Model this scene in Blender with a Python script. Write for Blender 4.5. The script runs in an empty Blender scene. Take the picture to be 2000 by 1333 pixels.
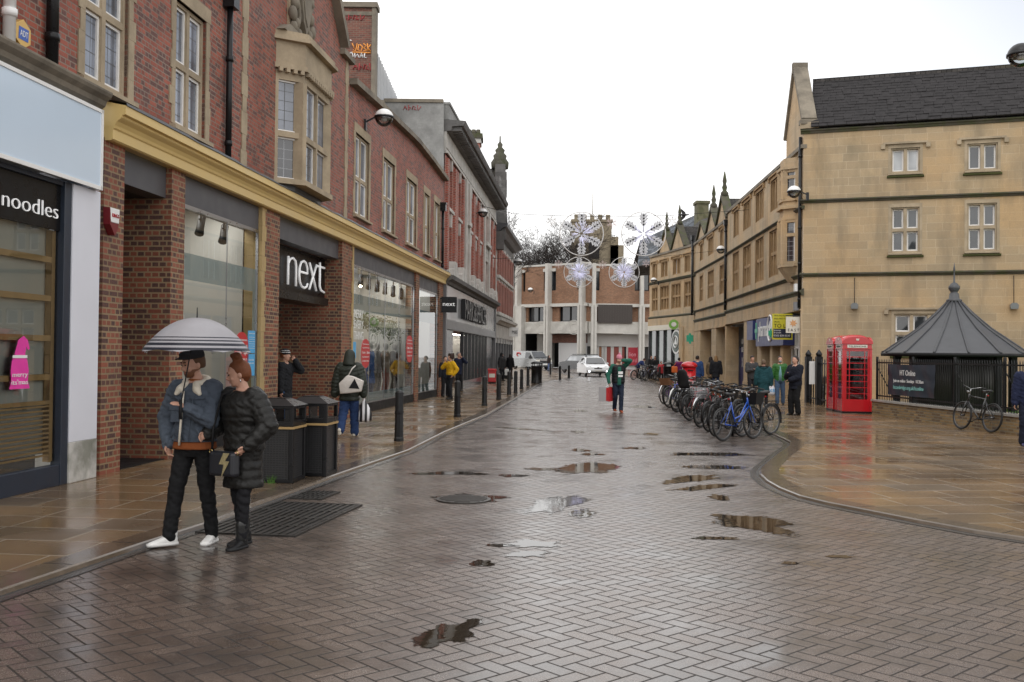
import bpy, bmesh, math, random
from mathutils import Vector, Matrix, noise
from mathutils.geometry import tessellate_polygon
R = math.radians
random.seed(7)
SC = bpy.context.scene
COL = SC.collection
# ------------------------------------------------------------------ camera
F, CH, PITCH, ROLL = 1944.0, 1.8, 0.0136, 0.011
RZ = 0.06      # road level; the pavements lie at 0.10, almost flush
camd = bpy.data.cameras.new('camera')
cam = bpy.data.objects.new('camera', camd)
COL.objects.link(cam)
camd.sensor_width = 36.0
camd.lens = F / 2000 * 36.0
camd.clip_start, camd.clip_end = 0.1, 2000
camd.dof.use_dof = True
camd.dof.focus_distance = 16.0
camd.dof.aperture_fstop = 11.0
CAM3 = Matrix.Rotation(math.pi / 2 + PITCH, 3, 'X') @ Matrix.Rotation(ROLL, 3, 'Z')
cam.matrix_world = Matrix.Translation((0, 0, CH)) @ CAM3.to_4x4()
SC.camera = cam
# ------------------------------------------------------------------ sky, sun, exposure
SC.view_settings.view_transform = 'Standard'
SC.view_settings.look = 'None'
SC.view_settings.gamma = 1
SC.view_settings.exposure = 0.0
SUN_EL, SUN_AZ = R(52), R(200)
wd = bpy.data.worlds.new('World')
SC.world = wd
wd.use_nodes = True
nt = wd.node_tree
nt.nodes.clear()
wo = nt.nodes.new('ShaderNodeOutputWorld')
bg = nt.nodes.new('ShaderNodeBackground')
sk = nt.nodes.new('ShaderNodeTexSky')
sk.sky_type = 'NISHITA'
sk.sun_disc = False
sk.sun_elevation = SUN_EL
sk.sun_rotation = SUN_AZ
sk.dust_density = 3.0
tc = nt.nodes.new('ShaderNodeTexCoord')
dp = nt.nodes.new('ShaderNodeVectorMath'); dp.operation = 'DOT_PRODUCT'
dp.inputs[1].default_value = Vector((0.62, 0.62, 0.5)).normalized()
mr = nt.nodes.new('ShaderNodeMapRange')
mr.inputs['From Min'].default_value = 0.83; mr.inputs['From Max'].default_value = 1.0
mr.inputs['To Min'].default_value = 0.93; mr.inputs['To Max'].default_value = 0.2
nz = nt.nodes.new('ShaderNodeTexNoise'); nz.inputs['Scale'].default_value = 2.2; nz.inputs['Detail'].default_value = 4
mr2 = nt.nodes.new('ShaderNodeMapRange')
mr2.inputs['To Min'].default_value = 0.82; mr2.inputs['To Max'].default_value = 1.12
cl = nt.nodes.new('ShaderNodeVectorMath'); cl.operation = 'SCALE'
cl.inputs[0].default_value = (14.3, 14.15, 14.0)       # the even cloud deck
mx = nt.nodes.new('ShaderNodeMix'); mx.data_type = 'RGBA'
L = nt.links
L.new(tc.outputs['Generated'], dp.inputs[0]); L.new(dp.outputs['Value'], mr.inputs['Value'])
L.new(tc.outputs['Generated'], nz.inputs['Vector']); L.new(nz.outputs['Fac'], mr2.inputs['Value'])
L.new(mr2.outputs['Result'], cl.inputs['Scale'])
L.new(mr.outputs['Result'], mx.inputs['Factor'])
L.new(sk.outputs['Color'], mx.inputs['A']); L.new(cl.outputs['Vector'], mx.inputs['B'])
L.new(mx.outputs['Result'], bg.inputs['Color'])
bg.inputs['Strength'].default_value = 0.115
L.new(bg.outputs['Background'], wo.inputs['Surface'])
sd = bpy.data.lights.new('sun', 'SUN')
sd.energy = 0.6
sd.angle = R(35)
sd.color = (1.0, 0.97, 0.93)
so = bpy.data.objects.new('sun', sd)
COL.objects.link(so)
so.location = (0, -5, 40)
so.rotation_euler = Vector((math.sin(SUN_AZ) * math.cos(SUN_EL), math.cos(SUN_AZ) * math.cos(SUN_EL), math.sin(SUN_EL))).to_track_quat('Z', 'Y').to_euler()
SC.cycles.max_bounces = 6
SC.cycles.transparent_max_bounces = 12
SC.cycles.caustics_reflective = False
SC.cycles.caustics_refractive = False
SC.cycles.use_denoising = True
SC.cycles.sample_clamp_indirect = 4

# ------------------------------------------------------------------ geometry of the view: turn a pixel of the photograph into a real point
def ray(px, py):
    return CAM3 @ Vector(((px - 1000) / F, -(py - 666.5) / F, -1))
def at(px, py, Y):
    r = ray(px, py); t = Y / r.y
    return Vector((r.x * t, Y, CH + r.z * t))
def gnd(px, py, z=0.06):
    r = ray(px, py); t = (z - CH) / r.z
    return Vector((r.x * t, r.y * t, z))
class Fr:
    """frame of a facade: x runs left to right along it as seen from the street, y goes into the building, z up"""
    def __init__(s, o, d):
        s.o = Vector((o[0], o[1], 0)); s.d = Vector((d[0], d[1], 0)).normalized()
        s.n = Vector((0, 0, 1)).cross(s.d)
        s.m = Matrix.Translation(s.o) @ Matrix(((s.d.x, s.n.x, 0, 0), (s.d.y, s.n.y, 0, 0), (0, 0, 1, 0), (0, 0, 0, 1)))
    def pix(s, px, py, y=0.0):
        r = ray(px, py); c = Vector((0, 0, CH)); o = s.o + s.n * y
        t = (o - c).dot(s.n) / r.dot(s.n); p = c + r * t
        return (p - s.o).dot(s.d), p.z
    def u(s, px, py=600, y=0.0): return s.pix(px, py, y)[0]
    def z(s, px, py, y=0.0): return s.pix(px, py, y)[1]
    def pt(s, u, y, z): return s.m @ Vector((u, y, z))
I4 = Matrix.Identity(4)

# ------------------------------------------------------------------ mesh builder
class MB:
    def __init__(s, m=None):
        s.m = m or I4; s.v = []; s.f = []; s.uv = []; s.mi = []; s.sm = []
        s.cm = 0; s.smooth = False
    def add(s, vs, fs, sm=None, X=None):
        b = len(s.v); sm = s.smooth if sm is None else sm
        vs = [Vector(v) for v in vs]
        if X is not None: vs = [X @ v for v in vs]
        for f in fs:
            p = [vs[i] for i in f]
            n = Vector((0, 0, 0))
            for i in range(len(p)):
                a, c = p[i], p[(i + 1) % len(p)]
                n += Vector(((a.y - c.y) * (a.z + c.z), (a.z - c.z) * (a.x + c.x), (a.x - c.x) * (a.y + c.y)))
            if n.length > 1e-12: n.normalize()
            if abs(n.z) > 0.9: uv = [(q.x, q.y) for q in p]
            elif abs(n.y) >= abs(n.x):
                k = math.hypot(n.y, n.z); uv = [(q.x, q.z / max(k and abs(n.y) / k, .2)) for q in p]
            else:
                k = math.hypot(n.x, n.z); uv = [(q.y + .11, q.z / max(k and abs(n.x) / k, .2)) for q in p]
            s.uv.append(uv); s.f.append([b + i for i in f]); s.mi.append(s.cm); s.sm.append(sm)
        s.v += [s.m @ v for v in vs]
    def box(s, x0, x1, y0, y1, z0, z1, X=None, skip=''):
        v = [(x0, y0, z0), (x1, y0, z0), (x1, y1, z0), (x0, y1, z0), (x0, y0, z1), (x1, y0, z1), (x1, y1, z1), (x0, y1, z1)]
        fs = {'b': (3, 2, 1, 0), 't': (4, 5, 6, 7), 'f': (0, 1, 5, 4), 'r': (1, 2, 6, 5), 'k': (2, 3, 7, 6), 'l': (3, 0, 4, 7)}
        s.add(v, [q for k, q in fs.items() if k not in skip], False, X)
    def bar(s, a, b, w, h=None):
        """square bar from a to b"""
        a, b = Vector(a), Vector(b); h = h or w
        d = b - a; L = d.length
        if L < 1e-6: return
        q = d.to_track_quat('X', 'Z').to_matrix().to_4x4()
        s.box(0, L, -w / 2, w / 2, -h / 2, h / 2, Matrix.Translation(a) @ q)
    def poly(s, pts, y0, y1):
        """outline in x,z pushed from y0 (front) to y1"""
        n = len(pts)
        ar = sum(pts[i][0] * pts[(i + 1) % n][1] - pts[(i + 1) % n][0] * pts[i][1] for i in range(n))
        if ar < 0: pts = pts[::-1]
        tri = tessellate_polygon([[Vector((p[0], p[1], 0)) for p in pts]])
        v = [(p[0], y0, p[1]) for p in pts] + [(p[0], y1, p[1]) for p in pts]
        fs = []
        for t in tri:
            a, b, c = [pts[i] for i in t]
            if (b[0] - a[0]) * (c[1] - a[1]) - (b[1] - a[1]) * (c[0] - a[0]) < 0: t = t[::-1]
            fs.append(tuple(t)); fs.append(tuple(i + n for i in t[::-1]))
        for i in range(n):
            j = (i + 1) % n
            fs.append((j, i, i + n, j + n))
        s.add(v, fs, False)
    def flat(s, pts, z):
        n = len(pts)
        tri = tessellate_polygon([[Vector((p[0], p[1], 0)) for p in pts]])
        fs = []
        for t in tri:
            a, b, c = [pts[i] for i in t]
            if (b[0] - a[0]) * (c[1] - a[1]) - (b[1] - a[1]) * (c[0] - a[0]) < 0: t = t[::-1]
            fs.append(tuple(t))
        s.add([(p[0], p[1], z) for p in pts], fs, False)
    def profile(s, prof, x0, x1):
        """moulding: closed outline in y,z run along x"""
        n = len(prof)
        v = [(x0, p[0], p[1]) for p in prof] + [(x1, p[0], p[1]) for p in prof]
        fs = [(i, (i + 1) % n, (i + 1) % n + n, i + n) for i in range(n)]
        s.add(v, fs + [tuple(range(n))[::-1], tuple(range(n, 2 * n))], False)
    def rings(s, rs, caps=True, closed=False, sm=True):
        n = len(rs[0]); v = [p for r in rs for p in r]; fs = []
        m = len(rs)
        for k in range(m if closed else m - 1):
            a, b = k * n, ((k + 1) % m) * n
            for i in range(n):
                j = (i + 1) % n
                fs.append((a + i, a + j, b + j, b + i))
        if caps and not closed:
            fs.append(tuple(range(n))[::-1]); fs.append(tuple((m - 1) * n + i for i in range(n)))
        s.add(v, fs, sm)
    def tube(s, pts, r, n=8, caps=True, closed=False):
        pts = [Vector(p) for p in pts]; rs = []
        m = len(pts); up = None
        for i, p in enumerate(pts):
            if closed: d = pts[(i + 1) % m] - pts[i - 1]
            else: d = pts[min(i + 1, m - 1)] - pts[max(i - 1, 0)]
            d.normalize()
            if up is None: up = d.orthogonal().normalized()
            up = (up - d * up.dot(d))
            if up.length < 1e-5: up = d.orthogonal()
            up.normalize(); w = d.cross(up)
            rr = r[i] if isinstance(r, list) else r
            ra, rb = rr if isinstance(rr, (list, tuple)) else (rr, rr)
            rs.append([p + up * (ra * math.cos(t)) + w * (rb * math.sin(t)) for t in [2 * math.pi * k / n for k in range(n)]])
        s.rings(rs, caps, closed)
    def lathe(s, prof, n=16, c=(0, 0, 0), sm=True, X=None, cap=True):
        """prof: (r, z) from the bottom up"""
        c = Vector(c); v = []; fs = []
        for r, z in prof: v += [(c.x + r * math.cos(2 * math.pi * k / n), c.y + r * math.sin(2 * math.pi * k / n), c.z + z) for k in range(n)]
        for a in range(len(prof) - 1):
            for i in range(n):
                j = (i + 1) % n
                fs.append((a * n + i, a * n + j, (a + 1) * n + j, (a + 1) * n + i))
        if cap: fs += [tuple(range(n))[::-1], tuple((len(prof) - 1) * n + i for i in range(n))]
        s.add(v, fs, sm, X)
    def ball(s, c, r, n=10, X=None):
        rx, ry, rz = r if isinstance(r, (list, tuple)) else (r, r, r)
        c = Vector(c); v = []; fs = []; m = max(5, n // 2 + 1)
        for a in range(m + 1):
            t = math.pi * (a / m) * .998 + .003
            for k in range(n):
                q = 2 * math.pi * k / n
                v.append((c.x + rx * math.sin(t) * math.cos(q), c.y + ry * math.sin(t) * math.sin(q), c.z - rz * math.cos(t)))
        for a in range(m):
            for i in range(n):
                j = (i + 1) % n
                fs.append((a * n + i, a * n + j, (a + 1) * n + j, (a + 1) * n + i))
        fs += [tuple(range(n))[::-1], tuple(m * n + i for i in range(n))]
        s.add(v, fs, True, X)
    def loft(s, secs, n=14, e=2.0):
        """stacked flat ellipses: (x, y, z, rx, ry)"""
        rs = []
        for (x, y, z, rx, ry) in secs:
            ring = []
            for k in range(n):
                t = 2 * math.pi * k / n; c, q = math.cos(t), math.sin(t)
                ring.append((x + rx * math.copysign(abs(c) ** (2 / e), c), y + ry * math.copysign(abs(q) ** (2 / e), q), z))
            rs.append(ring)
        s.rings(rs)
    def letters(s, txt, u0, u1, z0, h, y, depth=.015, X=None, thin=0):
        vs, fs = text_mesh(txt, thin)
        x0 = min(v[0] for v in vs); x1 = max(v[0] for v in vs)
        sx = (u1 - u0) / (x1 - x0); sz = h / 0.70
        s.add([(u0 + (v[0] - x0) * sx, y + (.5 - v[2]) * depth, z0 + v[1] * sz) for v in vs], [tuple(f) for f in fs], False, X)
    def mesh(s, name, mats):
        me = bpy.data.meshes.new(name)
        me.from_pydata([tuple(v) for v in s.v], [], s.f)
        ul = me.uv_layers.new(name='UVMap')
        i = 0
        for uv in s.uv:
            for c in uv:
                ul.data[i].uv = c; i += 1
        mats = mats if isinstance(mats, (list, tuple)) else [mats]
        for m in mats: me.materials.append(m)
        me.polygons.foreach_set('material_index', s.mi)
        me.polygons.foreach_set('use_smooth', s.sm)
        me.update()
        return me
    def split(s, name, mats, parent, bevel=0, eps=.012):
        """one mesh per separate piece"""
        par = list(range(len(s.v)))
        def find(i):
            while par[i] != i: par[i] = par[par[i]]; i = par[i]
            return i
        for f in s.f:
            for i in f[1:]: par[find(i)] = find(f[0])
        bb = {}
        for i, v in enumerate(s.v):
            k = find(i); b = bb.setdefault(k, [list(v), list(v)])
            for c in range(3): b[0][c] = min(b[0][c], v[c]); b[1][c] = max(b[1][c], v[c])
        ks = list(bb); grp = {k: k for k in ks}
        def gf(k):
            while grp[k] != k: k = grp[k]
            return k
        for x in range(len(ks)):
            for y in range(x):
                a, b = bb[ks[x]], bb[ks[y]]
                if all(a[0][c] - eps <= b[1][c] and b[0][c] - eps <= a[1][c] for c in range(3)): grp[gf(ks[x])] = gf(ks[y])
        out = {}
        for n, f in enumerate(s.f): out.setdefault(gf(find(f[0])), []).append(n)
        res = []
        for fl in out.values():
            q = MB(); mp = {}
            for n in fl:
                ff = []
                for i in s.f[n]:
                    if i not in mp: mp[i] = len(q.v); q.v.append(s.v[i].copy())
                    ff.append(mp[i])
                q.f.append(ff); q.uv.append(s.uv[n]); q.mi.append(s.mi[n]); q.sm.append(s.sm[n])
            res.append(q.build(name, mats, parent, bevel))
        return res
    def build(s, name, mats, parent=None, bevel=0):
        """geometry given in world space (through s.m); a child is stored relative to its thing's base"""
        off = WORLD.get(parent.name) if parent is not None else None
        if off is not None: s.v = [v - off for v in s.v]
        o = bpy.data.objects.new(name, s.mesh(name, mats))
        COL.objects.link(o)
        if parent is not None:
            o.parent = parent
            if off is not None: WORLD[o.name] = off
        if bevel:
            b = o.modifiers.new('bevel', 'BEVEL'); b.width = bevel; b.segments = 2; b.limit_method = 'ANGLE'; b.angle_limit = R(40)
        return o
WORLD = {}
def tag(o, label=None, cat=None, group=None, kind=None):
    if label: o['label'] = label
    if cat: o['category'] = cat
    if group: o['group'] = group
    if kind: o['kind'] = kind
    return o
def thing(name, label, cat, loc=(0, 0, 0), rz=0, group=None, world=False, scale=1):
    o = bpy.data.objects.new(name, None); COL.objects.link(o)
    o.empty_display_size = .2
    o.location = loc; o.rotation_euler = (0, 0, rz); o.scale = (scale,) * 3
    if world: WORLD[o.name] = Vector(loc)
    return tag(o, label, cat, group)
def copy_tree(o, parent=None):
    c = o.copy(); COL.objects.link(c); c.parent = parent
    for ch in list(o.children): copy_tree(ch, c)
    return c
# a second, hidden scene is used only to turn text and voxel modifiers into plain meshes
TMP = bpy.data.scenes.new('workshop')
def evaluate(o):
    TMP.collection.objects.link(o)
    TMP.view_layers[0].update()
    dg = TMP.view_layers[0].depsgraph
    me = bpy.data.meshes.new_from_object(o.evaluated_get(dg), depsgraph=dg)
    TMP.collection.objects.unlink(o)
    bpy.data.objects.remove(o)
    return me
_txt = {}
def text_mesh(t, thin=0):
    if (t, thin) not in _txt:
        c = bpy.data.curves.new('text', 'FONT'); c.body = t; c.size = 1; c.extrude = .5; c.resolution_u = 3; c.offset = thin
        me = evaluate(bpy.data.objects.new('text', c))
        _txt[t, thin] = ([tuple(v.co + Vector((0, 0, 0))) for v in me.vertices], [tuple(p.vertices) for p in me.polygons])
        bpy.data.meshes.remove(me)
    return _txt[t, thin]
def voxel(mb, name, mat, parent, vox=.012, it=6, fac=.6, fold=0.0):
    """one continuous skin over the shapes in mb"""
    o = bpy.data.objects.new(name, mb.mesh(name, mat))
    m = o.modifiers.new('r', 'REMESH'); m.mode = 'VOXEL'; m.voxel_size = vox; m.use_smooth_shade = True
    if it:
        k = o.modifiers.new('s', 'SMOOTH'); k.iterations = it; k.factor = fac
    me = evaluate(o)
    me.name = name
    me.materials.clear(); me.materials.append(mat)
    if fold:          # creases of the cloth
        P_ = []
        for c, nn in [(v.co.copy(), v.normal.copy()) for v in me.vertices]:
            s_ = noise.noise(Vector((c.x * 9, c.y * 9, c.z * 22 + c.x * 14))) + .5 * noise.noise(Vector((c.x * 26, c.y * 26, c.z * 34)))
            P_ += list(c + nn * (fold * (s_ - .3 * abs(s_))))
        me.vertices.foreach_set('co', P_); me.update()
    ob = bpy.data.objects.new(name, me); COL.objects.link(ob); ob.parent = parent
    return ob

# ------------------------------------------------------------------ materials
class NT:
    def __init__(s, name):
        s.mat = bpy.data.materials.new(name); s.mat.use_nodes = True
        s.t = s.mat.node_tree; s.b = s.t.nodes['Principled BSDF']; s.out = s.t.nodes['Material Output']
    def n(s, ty, **kw):
        x = s.t.nodes.new('ShaderNode' + ty)
        for k, v in kw.items():
            if k.startswith('i_'):
                x.inputs[k[2:].replace('_', ' ')].default_value = v
            else: setattr(x, k, v)
        return x
    def l(s, a, b): s.t.links.new(a, b)
    def set(s, x, k, v):
        if hasattr(v, 'is_linked'): s.l(v, x.inputs[k])
        else: x.inputs[k].default_value = v
    def math(s, op, a, b=0.0, c=None):
        x = s.n('Math', operation=op); s.set(x, 0, a); s.set(x, 1, b)
        if c is not None: s.set(x, 2, c)
        return x.outputs[0]
    def mix(s, f, a, b, blend='MIX'):
        x = s.n('Mix', data_type='RGBA', blend_type=blend)
        for k, v in (('Factor', f), ('A', a), ('B', b)):
            sk = [i for i in x.inputs if i.name == k and (i.type == 'RGBA' or k == 'Factor' and i.type == 'VALUE')][0]
            if hasattr(v, 'is_linked'): s.l(v, sk)
            else: sk.default_value = (*v, 1) if isinstance(v, tuple) and len(v) == 3 else v
        return [o for o in x.outputs if o.type == 'RGBA'][0]
    def noise(s, scale, detail=3, vec=None, rough=.5):
        x = s.n('TexNoise', i_Scale=scale, i_Detail=detail, i_Roughness=rough)
        if vec is not None: s.l(vec, x.inputs['Vector'])
        return x.outputs['Fac']
    def ramp(s, f, lo, hi, a=0.0, b=1.0):
        x = s.n('MapRange', clamp=True); s.set(x, 0, f)
        for i, v in zip((1, 2, 3, 4), (lo, hi, a, b)): x.inputs[i].default_value = v
        return x.outputs[0]
    def coord(s, kind='Object', scale=None, rot=0, loc=(0, 0, 0)):
        c = s.n('TexCoord').outputs[kind]
        if scale is not None or rot or loc != (0, 0, 0):
            m = s.n('Mapping'); s.l(c, m.inputs['Vector'])
            m.inputs['Rotation'].default_value = (0, 0, rot); m.inputs['Location'].default_value = loc
            if scale is not None: m.inputs['Scale'].default_value = scale
            c = m.outputs[0]
        return c
    def base(s, c): s.set(s.b, 'Base Color', (*c, 1) if isinstance(c, tuple) and len(c) == 3 else c); return s
    def rough(s, r): s.set(s.b, 'Roughness', r); return s
    def bump(s, h, strength=.5, dist=.01):
        x = s.n('Bump', i_Strength=strength, i_Distance=dist); s.l(h, x.inputs['Height'])
        s.l(x.outputs[0], s.b.inputs['Normal']); return s
_mc = {}
def paint(name, c, rough=.45, metal=0.0, var=.12, scale=6.0, bump=0.0, spec=.5, coat=0.0):
    k = (name, c, rough)
    if k in _mc: return _mc[k]
    q = NT(name); co = q.coord()
    f = q.noise(scale, 4, co)
    v = tuple(x * (1 - var) for x in c); w = tuple(min(1, x * (1 + var)) for x in c)
    q.base(q.mix(f, v, w)); q.rough(q.ramp(f, .3, .7, rough * .85, min(1, rough * 1.15)))
    q.b.inputs['Metallic'].default_value = metal
    q.b.inputs['Specular IOR Level'].default_value = spec
    q.b.inputs['Coat Weight'].default_value = coat
    q.b.inputs['Coat Roughness'].default_value = .08
    if bump: q.bump(q.noise(scale * 8, 3, co), bump, .01)
    _mc[k] = q.mat
    return q.mat
def fabric(c, name='cloth', rough=.85, weave=180.0):
    k = (name, c)
    if k in _mc: return _mc[k]
    q = NT(name); co = q.coord()
    f = q.noise(5, 4, co); g = q.noise(weave, 2, co)
    q.base(q.mix(f, tuple(x * .72 for x in c), tuple(min(1, x * 1.25) for x in c))); q.rough(rough)
    q.b.inputs['Specular IOR Level'].default_value = .25
    h = q.math('ADD', q.math('MULTIPLY', g, .3), q.math('MULTIPLY', q.noise(14, 3, co), 1.4))
    q.bump(h, .55, .012)
    _mc[k] = q.mat
    return q.mat
def brick(name, c1, c2, mortar, bw=.225, bh=.075, ms=.010, squash=.5, fr=2, rough=.75, wet=0.0, stain=.5, bstr=.6, bias=0.0, dark=.3):
    q = NT(name); co = q.coord('UV'); ob = q.coord('Object')
    b = q.n('TexBrick', offset=.5, squash=squash, squash_frequency=fr)
    q.l(co, b.inputs['Vector'])
    for k, v in (('Color1', (1, 1, 1, 1)), ('Color2', (0, 0, 0, 1)), ('Mortar', (1, 1, 1, 1)), ('Scale', 1.0), ('Mortar Size', ms), ('Mortar Smooth', .2), ('Bias', 0), ('Brick Width', bw), ('Row Height', bh)):
        b.inputs[k].default_value = v
    f = q.noise(.9, 5, ob, .6); g = q.noise(30, 3, ob)
    sr = q.n('SeparateColor'); q.l(b.outputs['Color'], sr.inputs[0]); t = sr.outputs[0]
    c = q.mix(q.ramp(t, .3, 1), tuple(x * .72 for x in c1), tuple(min(1, x * 1.3) for x in c1))
    c = q.mix(q.ramp(t, dark - .04, dark + .04, 1, 0), c, c2)
    c = q.mix(q.ramp(f, .4, .75, 0, stain), c, tuple(x * .45 for x in c1))
    c = q.mix(q.ramp(g, .3, .7, 0, .25), c, tuple(min(1, x * 1.5 + .02) for x in c1))
    c = q.mix(b.outputs['Fac'], c, q.mix(q.ramp(f, .35, .7), mortar, tuple(x * .6 for x in mortar)))
    q.base(c); q.rough(q.ramp(f, .3, .7, rough - .12, rough))
    h = q.math('SUBTRACT', q.math('MULTIPLY', g, .35), b.outputs['Fac'])
    q.bump(h, bstr, .012)
    return q.mat
def ashlar(name, c1, c2, mortar, bw=.85, bh=.33, ms=.006):
    q = NT(name); co = q.coord('UV'); ob = q.coord('Object')
    b = q.n('TexBrick', offset=.37, squash=.7, squash_frequency=3)
    q.l(co, b.inputs['Vector'])
    for k, v in (('Color1', (*c1, 1)), ('Color2', (*c2, 1)), ('Mortar', (*mortar, 1)), ('Scale', 1.0), ('Mortar Size', ms), ('Mortar Smooth', .3), ('Bias', 0.0), ('Brick Width', bw), ('Row Height', bh)):
        b.inputs[k].default_value = v
    st = q.noise(1.0, 5, q.coord('Object', (1.2, 1.2, .25)), .6)       # rain streaks run down
    bl = q.noise(.45, 4, ob); fi = q.noise(26, 4, ob)
    c = q.mix(q.ramp(bl, .42, .68, 0, .55), b.outputs['Color'], tuple(x * k for x, k in zip(c1, (1.18, .98, .72))))
    c = q.mix(q.ramp(st, .50, .70, 0, .6), c, tuple(x * k for x, k in zip(c2, (.55, .57, .60))))
    c = q.mix(q.ramp(q.noise(.6, 5, q.coord('Object', (1, 1, .5), 0, (9, 3, 5)), .65), .56, .70, 0, .35), c, (.12, .115, .07))
    c = q.mix(q.ramp(fi, .3, .75, 0, .3), c, tuple(x * .6 for x in c2))
    q.base(c); q.rough(.82)
    q.bump(q.math('SUBTRACT', q.math('MULTIPLY', fi, .5), b.outputs['Fac']), .4, .008)
    return q.mat
def stone(name, c, dark=.5, moss=0.0, rough=.85):
    q = NT(name); ob = q.coord(); f = q.noise(1.3, 6, ob, .65); g = q.noise(18, 4, ob)
    col = q.mix(q.ramp(f, .38, .68), c, tuple(x * dark for x in c))
    col = q.mix(q.ramp(g, .35, .7, 0, .4), col, tuple(x * .7 for x in c))
    if moss: col = q.mix(q.ramp(q.noise(2.4, 5, ob), .45, .6, 0, moss), col, (.055, .065, .02))
    q.base(col); q.rough(rough); q.bump(g, .4, .01)
    return q.mat
def glass_dark(name, c, lead=None, rough=.04, leadc=(.02, .02, .02)):
    """a window one cannot see far into: dark room behind, sky mirrored in the pane; lead lines are the leaded lights' own pattern"""
    q = NT(name); ob = q.coord(); f = q.noise(.8, 2, ob)
    col = q.mix(q.ramp(f, .35, .65), tuple(x * .55 for x in c), tuple(x * 1.5 for x in c))
    r = rough
    if lead:
        b = q.n('TexBrick', offset=0.0, squash=1.0)
        q.l(q.coord('UV'), b.inputs['Vector'])
        for k, v in (('Scale', 1.0), ('Mortar Size', .006), ('Mortar Smooth', 0.0), ('Brick Width', lead[0]), ('Row Height', lead[1])): b.inputs[k].default_value = v
        col = q.mix(b.outputs['Fac'], col, leadc); r = q.ramp(b.outputs['Fac'], 0, 1, rough, .6)
    q.base(col); q.rough(r)
    q.b.inputs['IOR'].default_value = 1.9
    q.bump(q.noise(1.6, 1, ob), .05, .05)
    return q.mat
def glass_clear(name, tint=(.9, .93, .92), k=1.0, frost=0.0, fc=(.5, .6, .62)):
    q = NT(name); t = q.t
    tr = q.n('BsdfTransparent'); tr.inputs[0].default_value = (*tint, 1)
    gl = q.n('BsdfGlossy'); gl.inputs['Roughness'].default_value = .01
    fr = q.n('Fresnel'); fr.inputs['IOR'].default_value = 1.5
    m = q.n('MixShader'); q.l(q.ramp(fr.outputs[0], 0, 1, .05 * k, 1.0), m.inputs[0]); q.l(tr.outputs[0], m.inputs[1]); q.l(gl.outputs[0], m.inputs[2])
    last = m
    if frost:
        df = q.n('BsdfDiffuse'); df.inputs[0].default_value = (*fc, 1)
        m2 = q.n('MixShader'); m2.inputs[0].default_value = frost
        q.l(tr.outputs[0], m2.inputs[1]); q.l(df.outputs[0], m2.inputs[2]); q.l(m2.outputs[0], m.inputs[1])
    q.l(last.outputs[0], q.out.inputs['Surface'])
    return q.mat
def glow(name, c, s):
    q = NT(name); q.base(c); q.b.inputs['Emission Color'].default_value = (*c, 1); q.b.inputs['Emission Strength'].default_value = s
    return q.mat
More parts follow.
